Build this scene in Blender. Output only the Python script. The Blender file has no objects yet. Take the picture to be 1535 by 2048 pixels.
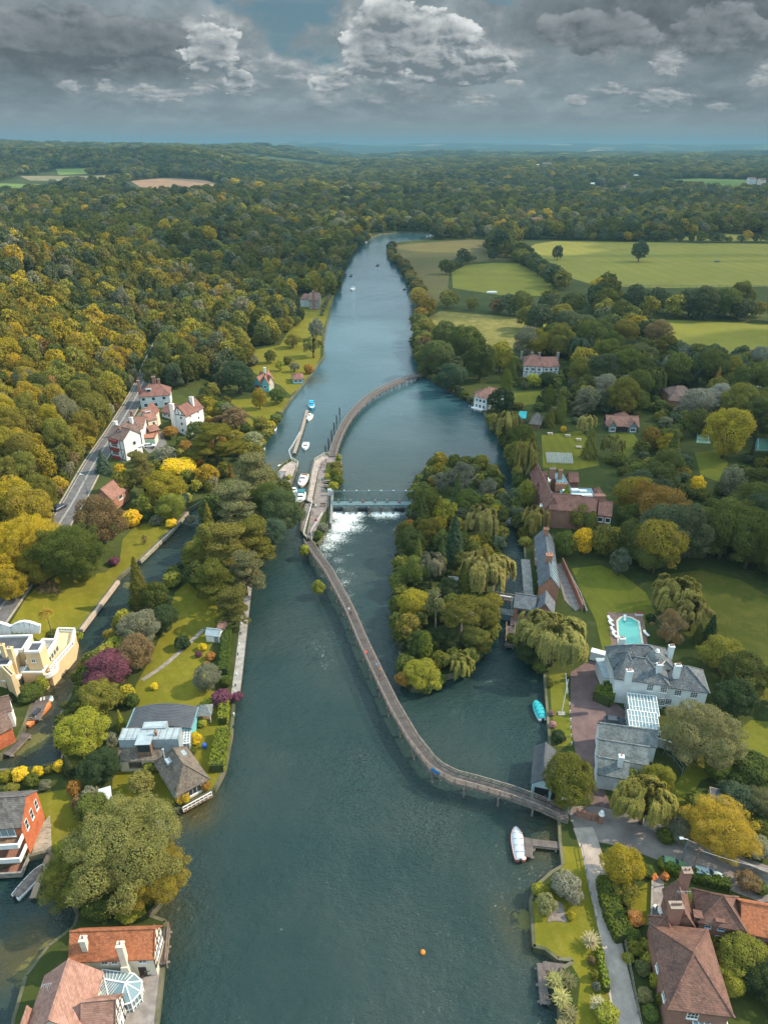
import bpy,bmesh,math,random
import numpy as np
from mathutils import Vector,Matrix,noise as mnoise
from mathutils.geometry import delaunay_2d_cdt
R = math.radians
scene = bpy.context.scene
COL = scene.collection
RNG = random.Random(7)

# ------------------------------------------------------------------ camera
PITCH = R(27.5);FPX = 1400.0;CAMH = 100.0
cd = bpy.data.cameras.new("camera");cam = bpy.data.objects.new("camera",cd);COL.objects.link(cam)
cam.location = (0,0,CAMH);cam.rotation_euler = (R(90) - PITCH,0,0)
cd.sensor_fit = 'VERTICAL';cd.sensor_height = 36.0;cd.lens = FPX / 2048 * 36
cd.clip_start = 1.0;cd.clip_end = 90000.0
scene.camera = cam
cp,sp = math.cos(PITCH),math.sin(PITCH)
def P(x,y,z=0.0):
    u = (x - 767.5) / FPX;v = (y - 1024) / FPX
    dy = cp - v * sp;dz = -sp - v * cp
    t = (z - CAMH) / dz
    return (u * t,dy * t)
def Q(X,Y,Z):
    d = Y * cp - (Z - CAMH) * sp
    u = Y * sp + (Z - CAMH) * cp
    if d < 1: return (-9e3,-9e3,d)
    return (767.5 + FPX * X / d,1024 - FPX * u / d,d)
def PP(pts,z=0.0): return [P(x,y,z) for x,y in pts]

# ------------------------------------------------------------------ light, sky, exposure
SUN_AZ,SUN_EL = R(80),R(40)          # azimuth clockwise from +Y
sl = bpy.data.lights.new("sun",'SUN');sun = bpy.data.objects.new("sun",sl);COL.objects.link(sun)
sl.energy = 5.0;sl.angle = R(0.53);sl.color = (1.0,0.84,0.62)
sv = Vector((math.cos(SUN_EL) * math.sin(SUN_AZ),math.cos(SUN_EL) * math.cos(SUN_AZ),math.sin(SUN_EL)))
sun.rotation_euler = (-sv).to_track_quat('-Z','Y').to_euler()
scene.view_settings.view_transform = 'Standard';scene.view_settings.look = 'None'
scene.view_settings.exposure = 0.45;scene.view_settings.gamma = 1.0;scene.view_settings.use_curve_mapping = False
scene.cycles.use_denoising = True
scene.cycles.max_bounces = 6;scene.cycles.diffuse_bounces = 3;scene.cycles.glossy_bounces = 3
scene.cycles.transmission_bounces = 4;scene.cycles.transparent_max_bounces = 12;scene.cycles.volume_bounces = 0
scene.cycles.use_adaptive_sampling = True;scene.cycles.adaptive_threshold = 0.012
scene.render.use_persistent_data = False

class N:
    """tiny node-expression wrapper"""
    def __init__(s,t,o): s.t = t;s.o = o
    def _m(s,op,*a,clamp=False):
        n = s.t.nodes.new('ShaderNodeMath');n.operation = op;n.use_clamp = clamp
        for i,v in enumerate((s,) + a):
            if isinstance(v,N): s.t.links.new(v.o,n.inputs[i])
            else: n.inputs[i].default_value = v
        return N(s.t,n.outputs[0])
    def __add__(s,b): return s._m('ADD',b)
    __radd__ = __add__
    def __mul__(s,b): return s._m('MULTIPLY',b)
    __rmul__ = __mul__
    def __sub__(s,b): return s._m('SUBTRACT',b)
    def __rsub__(s,b): return (s * -1.0) + b
    def __truediv__(s,b): return s._m('DIVIDE',b)
    def mx(s,b): return s._m('MAXIMUM',b)
    def mn(s,b): return s._m('MINIMUM',b)
    def clamp(s): return s._m('ADD',0.0,clamp=True)
    def pw(s,b): return s._m('POWER',b)
    def ss(s,a,b):
        n = s.t.nodes.new('ShaderNodeMapRange');n.interpolation_type = 'SMOOTHSTEP'
        s.t.links.new(s.o,n.inputs[0]);n.inputs[1].default_value = a;n.inputs[2].default_value = b
        return N(s.t,n.outputs[0])
def node(t,typ,ins=None,**kw):
    n = t.nodes.new(typ)
    for k,v in kw.items(): setattr(n,k,v)
    for k,v in (ins or {}).items():
        if isinstance(v,N): t.links.new(v.o,n.inputs[k])
        else: n.inputs[k].default_value = v
    return n
def xyz(t,x,y,z=0.0): return N(t,node(t,'ShaderNodeCombineXYZ',{0: x,1: y,2: z}).outputs[0])
def fbm(t,vec,scale,detail=4,rough=0.55,dist=0.0,out=0,dim='3D'):
    return N(t,node(t,'ShaderNodeTexNoise',{'Vector': vec,'Scale': scale,'Detail': detail,'Roughness': rough,'Distortion': dist},noise_dimensions=dim).outputs[out])
def mixc(t,f,a,b):
    n = t.nodes.new('ShaderNodeMix');n.data_type = 'RGBA'
    for i,v in ((0,f),(6,a),(7,b)):
        if isinstance(v,N): t.links.new(v.o,n.inputs[i])
        elif isinstance(v,(int,float)): n.inputs[i].default_value = v
        else: n.inputs[i].default_value = (*v[:3],1)
    return N(t,n.outputs[2])

def build_world():
    w = bpy.data.worlds.new("World");scene.world = w;w.use_nodes = True
    t = w.node_tree;t.nodes.clear()
    sky = t.nodes.new('ShaderNodeTexSky');sky.sky_type = 'NISHITA';sky.sun_disc = False
    sky.sun_elevation = SUN_EL;sky.sun_rotation = SUN_AZ;sky.altitude = 100;sky.air_density = 1.0;sky.dust_density = 1.5;sky.ozone_density = 2.0
    tc = t.nodes.new('ShaderNodeTexCoord')
    sep = t.nodes.new('ShaderNodeSeparateXYZ');t.links.new(tc.outputs['Generated'],sep.inputs[0])
    X,Y,Z = (N(t,sep.outputs[i]) for i in range(3))
    az = X._m('ARCTAN2',Y) * 57.2958          # degrees from +Y, towards +X
    el = Z.mn(1.0).mx(-1.0)._m('ARCSINE') * 57.2958
    def ae(x,y):
        u = (x - 767.5) / FPX;v = (y - 1024) / FPX
        d = Vector((u,cp - v * sp,-sp - v * cp)).normalized()
        return math.degrees(math.atan2(d.x,d.y)),math.degrees(math.asin(d.z))
    # cumulus field, stretched with height like real cloud layers in perspective
    elp = el.mx(0.0)
    vy = (elp + 3.0)._m('LOGARITHM',2.718) * 9.0      # compress towards the horizon
    vec = xyz(t,az * 0.34,vy * 0.62,3.7)
    warp = N(t,node(t,'ShaderNodeVectorMath',{0: fbm(t,vec,1.3,5,0.6,out=1),1: (0.5,0.5,0.5)},operation='MULTIPLY').outputs[0])
    vw = N(t,node(t,'ShaderNodeVectorMath',{0: vec,1: warp},operation='ADD').outputs[0])
    def dens(v):
        vo = node(t,'ShaderNodeTexVoronoi',{'Vector': v,'Scale': 1.0,'Detail': 4.0,'Roughness': 0.5,'Lacunarity': 2.3},feature='F1',voronoi_dimensions='2D',normalize=True)
        puff = 1.0 - N(t,vo.outputs['Distance'])
        return fbm(t,v,0.62,7,0.58,dim='2D') * 0.5 + puff * 0.5
    d0 = dens(vw)
    off = N(t,node(t,'ShaderNodeVectorMath',{0: vw,1: (0.16,0.26,0)},operation='ADD').outputs[0])
    d1 = dens(off)
    def blob(x,y,rx,ry,amp,e=None):
        a,b = ae(x,y);a2,b2 = ae(x + rx,y);a3,b3 = ae(x,y + ry)
        dx = (az - a) / abs(a2 - a);dy = (el - b) / abs(b3 - b)
        q = dx * dx + dy * dy
        return (q * -1.0)._m('EXPONENT') * amp
    cov = None
    for b in [(60,20,200,90,.16),(230,110,200,75,.22),(400,75,70,45,.22),(470,140,50,40,.15),(120,210,260,50,.10),(780,60,90,70,.20),(900,100,110,60,.20),
              (960,140,60,40,.12),(820,170,130,40,.16),(660,180,50,30,.14),(1150,50,170,60,.26),(1430,40,170,60,.26),(1340,130,40,26,.22),(1250,190,260,50,.14),
              (1530,140,40,40,.16),(600,30,150,66,-.36),(640,110,90,22,-.12),(985,0,60,22,-.26)]:
        n = blob(*b);cov = n if cov is None else cov + n
    dd = d0 + cov
    mask = dd.ss(0.30,0.46)
    lit = ((d0 - d1) * 4.5 + 0.34).clamp()
    # banks that catch the sun (in front of / beside the sun gap) and dark bases
    sunny = None
    for b in [(430,90,70,56,1.0),(485,165,45,28,1.1),(740,95,70,80,1.2),(870,80,120,75,.8),(985,130,50,28,1.1),(1340,125,34,24,1.1),(1335,190,50,14,.45),(655,175,40,26,.9),
              (210,178,90,20,.35),(330,190,60,20,.5),(90,50,90,50,.14),(1530,150,40,34,.6),(1210,100,120,26,.22),(1250,215,120,16,.3),(560,125,70,22,.5),(820,150,150,30,.35)]:
        n = blob(*b);sunny = n if sunny is None else sunny + n
    sunny = sunny.mn(1.15)
    dark = None
    for b in [(180,115,260,60,.85),(40,90,170,120,.45),(1200,40,260,60,.95),(1450,50,200,90,1.0),(860,190,120,18,.4),(1420,200,160,34,.4),(790,20,60,20,.3),(330,130,120,30,.4)]:
        n = blob(*b);dark = n if dark is None else dark + n
    dark = dark.mn(1.0)
    thick = d0.ss(0.40,0.66)
    fine = fbm(t,vw,1.7,7,0.62)
    # radiances (world strength is 0.1)
    base = mixc(t,(thick * 0.75 + (fine - 0.5) * 0.9).clamp(),(2.35,2.80,3.0),(1.30,1.62,1.80))
    base = mixc(t,(dark * (fine * 1.3 + 0.20)).clamp(),base,(0.80,0.92,1.0))
    bright = mixc(t,lit,(1.5,1.85,2.0),(5.6,5.6,5.5))
    cl = mixc(t,((sunny * 1.0 + 0.06) * (lit * 1.0 + 0.06)).clamp(),base,bright)
    blue = mixc(t,0.55,N(t,sky.outputs[0]),(0.55,1.45,1.95))
    blue = mixc(t,0.6,blue,(0.75,1.35,1.62))
    veil = fbm(t,xyz(t,az * 0.05,elp * 0.75,1.0),1.3,6,0.55).ss(0.45,0.75)
    blue = mixc(t,veil * 0.5,blue,(2.1,2.6,2.8))
    skyc = mixc(t,mask,blue,cl)
    # separate heaps of cumulus in front: crisp cauliflower edges, sunlit shoulders, grey undersides
    def heaps(v,sc,blobs,seed,lo,hi,dark_c,lit_c,under):
        vs = N(t,node(t,'ShaderNodeVectorMath',{0: v,1: (sc,sc * 1.1,1)},operation='MULTIPLY').outputs[0])
        vs = N(t,node(t,'ShaderNodeVectorMath',{0: vs,1: (seed,seed * .7,0)},operation='ADD').outputs[0])
        e0 = dens(vs);e1 = dens(N(t,node(t,'ShaderNodeVectorMath',{0: vs,1: (0.14,0.24,0)},operation='ADD').outputs[0]))
        cv = None;fl = None
        for (x,y,rx,ry,amp) in blobs:
            n = blob(x,y,rx,ry,amp);cv = n if cv is None else cv + n
            m = blob(x,y + ry * 1.05,rx * 1.2,ry * .62,under);fl = m if fl is None else fl + m
        q = e0 + cv - 0.30
        al = q.ss(lo,hi)
        sh = ((e0 - e1) * 3.4 + 0.50 - fl).clamp()
        rim = q.ss(hi + 0.34,hi)
        return al,mixc(t,(sh * (rim * 0.55 + 0.55)).clamp(),dark_c,lit_c)
    for args in [((1.15),[(190,80,130,60,.42),(60,60,110,60,.40),(330,80,90,40,.40),(1180,60,150,50,.42),(1450,60,120,60,.42)],3.1,.50,.58,(0.85,1.0,1.1),(2.3,2.5,2.6),.35),
                 ((1.5),[(415,95,62,48,.52),(478,165,30,26,.5),(735,100,50,60,.52),(860,70,100,62,.5),(985,130,42,26,.5),(900,150,90,24,.4),(655,172,36,26,.48),(770,20,40,40,.4)],7.7,.50,.55,(1.35,1.62,1.78),(6.2,6.3,6.2),.50),
                 ((2.3),[(1338,128,34,26,.52),(1330,190,66,16,.42),(1530,150,34,30,.5),(140,172,26,14,.44),(212,172,22,18,.46),(285,186,30,22,.46),(350,192,30,16,.44),(410,178,24,14,.44),(600,150,40,12,.4),(1150,200,30,16,.42),(1215,178,36,14,.42),(1300,212,40,12,.42),(1440,212,44,12,.4),(955,200,44,14,.4),(1030,165,26,10,.42)],1.9,.46,.64,(1.5,1.8,1.95),(3.9,4.0,4.0),.4)]:
        al,hc = heaps(vw,args[0],args[1],args[2],args[3],args[4],args[5],args[6],args[7])
        skyc = mixc(t,al * 0.93,skyc,hc)
    # low grey air near the horizon
    low = el.ss(3.0,0.1)
    lown = fbm(t,xyz(t,az * 0.12,el * 0.9,9.0),1.0,6,0.6)
    skyc = mixc(t,low * 0.85,skyc,mixc(t,lown,(1.95,2.4,2.55),(2.6,3.0,3.1)))
    skyc = mixc(t,el.ss(1.7,0.2) * 0.75,skyc,(1.55,2.25,2.6))
    # the rest of the sky, out of the picture: thin bright broken cloud over blue
    pn = fbm(t,xyz(t,X / (Z.mx(0.06) + 0.12),Y / (Z.mx(0.06) + 0.12),1.0),1.1,5,0.6).ss(0.40,0.62)
    up = el.ss(7.0,10.5)
    plain = mixc(t,up,(2.0,2.5,2.7),mixc(t,pn,(6.0,9.9,12.6),(11.6,12.8,13.4)))
    plain = mixc(t,el.ss(-0.3,-1.5),plain,(1.0,1.3,1.2))
    sector = el.ss(10.8,9.0) * el.ss(-1.5,-0.5) * az._m('ABSOLUTE').ss(52.0,38.0)
    b1 = t.nodes.new('ShaderNodeBackground');t.links.new(plain.o,b1.inputs[0]);b1.inputs[1].default_value = 0.1
    b2 = t.nodes.new('ShaderNodeBackground');t.links.new(skyc.o,b2.inputs[0]);b2.inputs[1].default_value = 0.1
    ms = t.nodes.new('ShaderNodeMixShader');t.links.new(sector.o,ms.inputs[0]);t.links.new(b1.outputs[0],ms.inputs[1]);t.links.new(b2.outputs[0],ms.inputs[2])
    o = t.nodes.new('ShaderNodeOutputWorld');t.links.new(ms.outputs[0],o.inputs[0])
    w.cycles.sampling_method = 'MANUAL';w.cycles.sample_map_resolution = 512
build_world()

# ------------------------------------------------------------------ small helpers
def tag(o,label=None,cat=None,group=None,kind=None):
    if label: o['label'] = label
    if cat: o['category'] = cat
    if group: o['group'] = group
    if kind: o['kind'] = kind
    return o
def empty(name,loc,rz=0.0,label=None,cat=None,group=None):
    o = bpy.data.objects.new(name,None);COL.objects.link(o)
    o.location = loc;o.rotation_euler = (0,0,rz);o.empty_display_size = 0.5
    o['_m'] = 1
    return tag(o,label,cat,group)
def wmat(o):
    m = Matrix.LocRotScale(o.location,o.rotation_euler,o.scale)
    return wmat(o.parent) @ m if o.parent else m
def frame(x,y,z=0.0,rz=0.0): return Matrix.Translation((x,y,z)) @ Matrix.Rotation(rz,4,'Z')
I4 = Matrix.Identity(4)

class MB:
    def __init__(s): s.v = [];s.f = []
    def add(s,vs,fs,F=I4):
        b = len(s.v);s.v += [tuple(F @ Vector(v)) for v in vs];s.f += [tuple(b + i for i in f) for f in fs];return s
    def box(s,x0,x1,y0,y1,z0,z1,F=I4):
        return s.add([(x0,y0,z0),(x1,y0,z0),(x1,y1,z0),(x0,y1,z0),(x0,y0,z1),(x1,y0,z1),(x1,y1,z1),(x0,y1,z1)],
                     [(0,3,2,1),(4,5,6,7),(0,1,5,4),(1,2,6,5),(2,3,7,6),(3,0,4,7)],F)
    def poly(s,pts,z0,z1,F=I4):
        n = len(pts)
        a = sum(pts[i][0]*pts[(i+1)%n][1]-pts[(i+1)%n][0]*pts[i][1] for i in range(n))
        if a < 0: pts = pts[::-1]
        return s.add([(x,y,z0) for x,y in pts]+[(x,y,z1) for x,y in pts],
                     [tuple(range(n))[::-1],tuple(range(n,2*n))]+[(i,(i+1)%n,n+(i+1)%n,n+i) for i in range(n)],F)
    def beam(s,a,b,w,h=None,up=(0,0,1),F=I4):
        """rectangular bar from a to b"""
        h = h or w;a = Vector(a);b = Vector(b);d = (b-a)
        if d.length < 1e-6: return s
        d.normalize();u = Vector(up)
        if abs(d.dot(u)) > 0.98: u = Vector((1,0,0))
        r = d.cross(u).normalized();q = r.cross(d).normalized()
        c = []
        for p in (a,b):
            for i,j in ((-1,-1),(1,-1),(1,1),(-1,1)): c.append(tuple(p + r*(i*w/2) + q*(j*h/2)))
        return s.add(c,[(0,1,2,3),(7,6,5,4),(0,4,5,1),(1,5,6,2),(2,6,7,3),(3,7,4,0)],F)
    def tube(s,pts,rad,n=8,F=I4,cap=True):
        pts = [Vector(p) for p in pts]
        if not isinstance(rad,(list,tuple)): rad = [rad]*len(pts)
        vs = [];fs = []
        u = Vector((0,0,1))
        for i,p in enumerate(pts):
            d = (pts[min(i+1,len(pts)-1)]-pts[max(i-1,0)]).normalized()
            uu = u if abs(d.dot(u)) < 0.95 else Vector((0,1,0))
            r = d.cross(uu).normalized();q = r.cross(d).normalized()
            for k in range(n):
                a = 2*math.pi*k/n;vs.append(tuple(p + r*(math.cos(a)*rad[i]) + q*(math.sin(a)*rad[i])))
        for i in range(len(pts)-1):
            for k in range(n):
                fs.append((i*n+k,i*n+(k+1)%n,(i+1)*n+(k+1)%n,(i+1)*n+k))
        if cap: fs.append(tuple(range(n))[::-1]);fs.append(tuple(range((len(pts)-1)*n,len(pts)*n)))
        return s.add(vs,fs,F)
    def lathe(s,prof,n=16,F=I4):
        vs = [];fs = []
        for r,z in prof:
            for k in range(n):
                a = 2*math.pi*k/n;vs.append((r*math.cos(a),r*math.sin(a),z))
        for i in range(len(prof)-1):
            for k in range(n): fs.append((i*n+k,i*n+(k+1)%n,(i+1)*n+(k+1)%n,(i+1)*n+k))
        fs.append(tuple(range(n))[::-1]);fs.append(tuple(range((len(prof)-1)*n,len(prof)*n)))
        return s.add(vs,fs,F)
    def ell(s,c,r,n=12,m=8,F=I4):
        prof = []
        vs = [];fs = []
        for i in range(m+1):
            th = math.pi*i/m
            for k in range(n):
                a = 2*math.pi*k/n;vs.append((c[0]+r[0]*math.sin(th)*math.cos(a),c[1]+r[1]*math.sin(th)*math.sin(a),c[2]-r[2]*math.cos(th)))
        for i in range(m):
            for k in range(n): fs.append((i*n+k,i*n+(k+1)%n,(i+1)*n+(k+1)%n,(i+1)*n+k))
        return s.add(vs,fs,F)
    def loft(s,rings,F=I4,closed=True,caps=True):
        n = len(rings[0]);vs = [p for r in rings for p in r];fs = []
        for i in range(len(rings)-1):
            for k in range(n if closed else n-1): fs.append((i*n+k,i*n+(k+1)%n,(i+1)*n+(k+1)%n,(i+1)*n+k))
        if caps: fs.append(tuple(range(n))[::-1]);fs.append(tuple(range((len(rings)-1)*n,len(rings)*n)))
        return s.add(vs,fs,F)
    def build(s,name,mat,parent=None,smooth=False,label=None,cat=None,group=None,kind=None,origin=None):
        me = bpy.data.meshes.new(name)
        if parent is not None:
            inv = wmat(parent).inverted();vs = [tuple(inv @ Vector(v)) for v in s.v];loc = (0,0,0)
        else:
            if origin is None:
                xs = [v[0] for v in s.v];ys = [v[1] for v in s.v];zs = [v[2] for v in s.v]
                origin = ((min(xs)+max(xs))/2,(min(ys)+max(ys))/2,min(zs))
            loc = origin;vs = [(v[0]-loc[0],v[1]-loc[1],v[2]-loc[2]) for v in s.v]
        me.from_pydata(vs,[],s.f);me.update()
        if smooth: me.polygons.foreach_set('use_smooth',[True]*len(me.polygons))
        o = bpy.data.objects.new(name,me);COL.objects.link(o);o.location = loc
        if parent is not None: o.parent = parent
        if mat is not None: me.materials.append(mat)
        return tag(o,label,cat,group,kind)
def copy_tree(o,parent=None):
    c = o.copy();COL.objects.link(c)
    if parent is not None: c.parent = parent
    for ch in o.children: copy_tree(ch,c)
    return c

# ------------------------------------------------------------------ materials
MATS = {}
def newmat(name):
    m = bpy.data.materials.new(name);m.use_nodes = True;t = m.node_tree
    b = t.nodes['Principled BSDF'];return m,t,b
def geo_pos(t): return N(t,t.nodes.new('ShaderNodeNewGeometry').outputs['Position'])
def obj_pos(t): return N(t,t.nodes.new('ShaderNodeTexCoord').outputs['Object'])
def basic(name,col,rough=0.7,var=0.25,scale=1.5,bump=0.0,metal=0.0,col2=None,spec=0.4,det=5):
    if name in MATS: return MATS[name]
    m,t,b = newmat(name);p = geo_pos(t)
    c2 = col2 or tuple(max(0,c*(1-var)) for c in col);c1 = tuple(min(1,c*(1+var*0.6)) for c in col) if not col2 else col
    n = fbm(t,p,scale,det,0.62).ss(0.3,0.7)
    t.links.new(mixc(t,n,c1,c2).o,b.inputs['Base Color'])
    b.inputs['Roughness'].default_value = rough;b.inputs['Metallic'].default_value = metal
    b.inputs['Specular IOR Level'].default_value = spec
    if bump:
        bn = node(t,'ShaderNodeBump',{'Height': fbm(t,p,scale*6,4,0.6),'Strength': bump,'Distance': 0.05})
        t.links.new(bn.outputs[0],b.inputs['Normal'])
    MATS[name] = m;return m
def roofmat(name,col,col2,row=0.22,streak=None,rough=0.75,patch=None,lichen=None,vrow=None):
    """rows of tiles/slates running level round the roof; each tile its own shade"""
    if name in MATS: return MATS[name]
    m,t,b = newmat(name);p = obj_pos(t)
    sp_ = node(t,'ShaderNodeSeparateXYZ',{0: p});x,y,z = (N(t,sp_.outputs[i]) for i in range(3))
    rown = (z / (row*0.62))._m('FLOOR')
    h = (x + y*1.37) / (row*1.3) + rown*0.5
    cell = N(t,node(t,'ShaderNodeTexWhiteNoise',{'Vector': xyz(t,h._m('FLOOR'),rown,0.0)},noise_dimensions='3D').outputs[0])
    big = fbm(t,p,0.55,5,0.65).ss(0.35,0.68)
    c = mixc(t,(cell*0.75 + big*0.6 - .1).clamp(),tuple(q*1.12 for q in col),tuple(q*.78 for q in col2))
    if patch: c = mixc(t,fbm(t,p,1.7,6,0.7).ss(0.55,0.72)*0.75,c,patch)
    if lichen: c = mixc(t,fbm(t,p,5.0,5,0.7).ss(0.60,0.68)*0.6,c,lichen)
    if streak:
        s_ = fbm(t,xyz(t,(x*0.7+y*0.7)*6.0,z*0.5,(x-y)*3.0),1.0,4,0.6)
        c = mixc(t,s_.ss(0.56,0.72)*0.7,c,streak)
    edge = (z / (row*0.62))._m('FRACT')
    c = mixc(t,edge.ss(0.22,0.0)*0.45,c,tuple(v*0.35 for v in col2))
    if vrow: 
        e2 = ((x+y*1.0)/vrow)._m('FRACT');c = mixc(t,e2.ss(0.3,0.0)*0.4,c,tuple(v*0.4 for v in col2))
    t.links.new(c.o,b.inputs['Base Color']);b.inputs['Roughness'].default_value = rough;b.inputs['Specular IOR Level'].default_value = 0.25
    hh = (edge*-1.0 + cell*0.5)
    bn = node(t,'ShaderNodeBump',{'Height': hh,'Strength': 0.6,'Distance': 0.04});t.links.new(bn.outputs[0],b.inputs['Normal'])
    MATS[name] = m;return m
def brickmat(name,col,col2,mortar,scale=4.0):
    if name in MATS: return MATS[name]
    m,t,b = newmat(name);p = obj_pos(t)
    sp_ = node(t,'ShaderNodeSeparateXYZ',{0: p});x,y,z = (N(t,sp_.outputs[i]) for i in range(3))
    br = node(t,'ShaderNodeTexBrick',{'Vector': xyz(t,x+y,z,0.0),'Color1': (*col,1),'Color2': (*col2,1),'Mortar': (*mortar,1),'Scale': scale,'Mortar Size': 0.018})
    c = mixc(t,fbm(t,p,0.8,5,0.6).ss(0.35,0.75)*0.5,N(t,br.outputs[0]),tuple(v*0.55 for v in col))
    t.links.new(c.o,b.inputs['Base Color']);b.inputs['Roughness'].default_value = 0.85
    MATS[name] = m;return m
def plankmat(name,col,col2,w=0.18,axis='auto',rough=0.8):
    """boards across the run, set by the UV map (u along the run in metres)"""
    if name in MATS: return MATS[name]
    m,t,b = newmat(name)
    uv = N(t,t.nodes.new('ShaderNodeTexCoord').outputs['UV']);p = geo_pos(t)
    s = node(t,'ShaderNodeSeparateXYZ',{0: uv});u = N(t,s.outputs[0]);v = N(t,s.outputs[1])
    cell = N(t,node(t,'ShaderNodeTexWhiteNoise',{'Vector': xyz(t,(u/w)._m('FLOOR'),0.0,0.0)}).outputs[0])
    c = mixc(t,(cell*0.7 + fbm(t,p,0.5,5,0.65).ss(.35,.7)*0.5).clamp(),col,col2)
    e = (u/w)._m('FRACT').ss(0.16,0.0)
    c = mixc(t,e*0.7,c,tuple(q*0.25 for q in col2))
    wear = fbm(t,xyz(t,u*0.3,v*2.0,0.0),1.5,5,0.6).ss(0.5,0.75)
    c = mixc(t,wear*0.35,c,tuple(min(1,q*1.7) for q in col))
    t.links.new(c.o,b.inputs['Base Color']);b.inputs['Roughness'].default_value = rough;b.inputs['Specular IOR Level'].default_value = 0.2
    MATS[name] = m;return m
def grassmat(name,c1,c2,c3,stripe=None,sc=0.12,wild=0.0):
    m,t,b = newmat(name);p = geo_pos(t)
    s = node(t,'ShaderNodeSeparateXYZ',{0: p});x,y = N(t,s.outputs[0]),N(t,s.outputs[1])
    c = mixc(t,fbm(t,p,sc,6,0.62).ss(0.32,0.68),c1,c2)
    c = mixc(t,fbm(t,p,sc*5,6,0.68).ss(0.42,0.70)*(0.55+wild),c,c3)
    c = mixc(t,fbm(t,p,sc*14,5,0.7).ss(0.52,0.72)*0.35,c,tuple(v*0.55 for v in c2))
    c = mixc(t,fbm(t,p,9.0,3,0.7).ss(0.3,0.7)*0.22,c,tuple(v*0.45 for v in c2))
    if stripe:
        w,ang,amt = stripe
        q = (x*math.cos(ang) + y*math.sin(ang) + fbm(t,p,0.05,2,0.5)*w*0.5) / w
        c = mixc(t,(q._m('FRACT') - 0.5)._m('ABSOLUTE').ss(0.22,0.28)*amt,c,tuple(v*0.72 for v in c1))
    t.links.new(c.o,b.inputs['Base Color']);b.inputs['Roughness'].default_value = 0.95;b.inputs['Specular IOR Level'].default_value = 0.1
    bn = node(t,'ShaderNodeBump',{'Height': fbm(t,p,4.0 if wild < .2 else 1.2,5,0.7),'Strength': 0.35+wild,'Distance': 0.15+wild});t.links.new(bn.outputs[0],b.inputs['Normal'])
    MATS[name] = m;return m
# ------------------------------------------------------------------ the lie of the land
def sst(x):
    x = np.clip(x,0,1);return x*x*(3-2*x)
_FY = [-200,0,120,200,300,360,430,520,620,750,900,1150,1600,3000,9000]
_FX = [-90,-92,-95,-102,-115,-126,-122,-105,-85,-68,-64,-110,-260,-600,-600]
_HH = [44,46,48,50,50,50,47,36,22,17,16,16,12,10,10]
def hfun(X,Y):
    X = np.asarray(X,float);Y = np.asarray(Y,float)
    xf = np.interp(Y,_FY,_FX);hh = np.interp(Y,_FY,_HH)
    z = 1.1 + 0*X
    z = z + hh*sst((xf - X)/155.0)*(1-.7*sst((xf-170-X)/320.0)*sst((Y-250)/200))
    near = 1 - sst((Y-330)/70)
    z = z + 4.4*sst((-72 - X)/15.0)*near
    far = sst((Y-900)/1500)
    z = z + far*(7*np.sin(X/410+Y/530) + 6*np.sin(X/230-Y/340+1.3) + 6 + 4*np.sin(Y/190+X/700))
    # low valley between the wooded spur and the slope behind it
    z = z + 12*np.exp(-((X+520)/300)**2-((Y-1150)/260)**2)
    z = z + 62*sst((Y-1500)/1700)*sst((-X-120)/700) + 26*sst((Y-2300)/1800)*sst((X+200)/900)
    def g(cx,cy,rx,ry,a): return a*np.exp(-((X-cx)/rx)**2-((Y-cy)/ry)**2)
    z = z + g(-3000,4300,1500,900,52) + g(-1500,4700,1000,700,16) + g(-500,5200,900,500,4) + g(-1500,2600,500,320,10) + g(700,6400,2500,600,26)
    hz = sst((Y-8500)/4500)
    z = z + hz*(98 + 26*sst((X+900)/1800) + 7*np.sin(X/1500+1) + 4*np.sin(X/520) + 3*np.sin(X/233))
    return z
def H(X,Y): return float(hfun(X,Y))
def G(x,y):
    """first ground point seen through a spot of the photograph"""
    u = (x - 767.5) / FPX;v = (y - 1024) / FPX
    d = np.array([u,cp - v*sp,-sp - v*cp])
    ts = np.geomspace(40,26000,900)
    px = d[0]*ts;py = d[1]*ts;pz = CAMH + d[2]*ts
    dd = pz - hfun(px,py);k = np.argmax(dd < 0)
    if dd[k] >= 0: k = len(ts)-1
    a,b = ts[max(k-1,0)],ts[k]
    for _ in range(18):
        m = (a+b)/2
        if CAMH + d[2]*m - H(d[0]*m,d[1]*m) < 0: b = m
        else: a = m
    return (d[0]*b,d[1]*b)
def GG(pts): return [G(x,y) for x,y in pts]

def ribbon(pts,w,close=False):
    L = [];Rr = []
    n = len(pts)
    for i,p in enumerate(pts):
        a = Vector(pts[max(i-1,0)]).to_2d();b = Vector(pts[min(i+1,n-1)]).to_2d()
        d = (b-a).normalized();q = Vector((-d.y,d.x));ww = w[i] if isinstance(w,(list,tuple)) else w
        L.append((p[0]+q.x*ww/2,p[1]+q.y*ww/2));Rr.append((p[0]-q.x*ww/2,p[1]-q.y*ww/2))
    return L + Rr[::-1]
def resample(pts,step):
    out = [tuple(pts[0][:2])]
    for i in range(len(pts)-1):
        a = Vector(pts[i][:2]);b = Vector(pts[i+1][:2]);n = max(1,int((b-a).length/step))
        for k in range(1,n+1): out.append(tuple(a.lerp(b,k/n)))
    return out
def smooth(pts,it=2):
    pts = [Vector(p[:2]) for p in pts]
    for _ in range(it):
        q = [pts[0]]
        for a,b in zip(pts,pts[1:]): q += [a.lerp(b,.25),a.lerp(b,.75)]
        q.append(pts[-1]);pts = q
    return [tuple(p) for p in pts]
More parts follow.
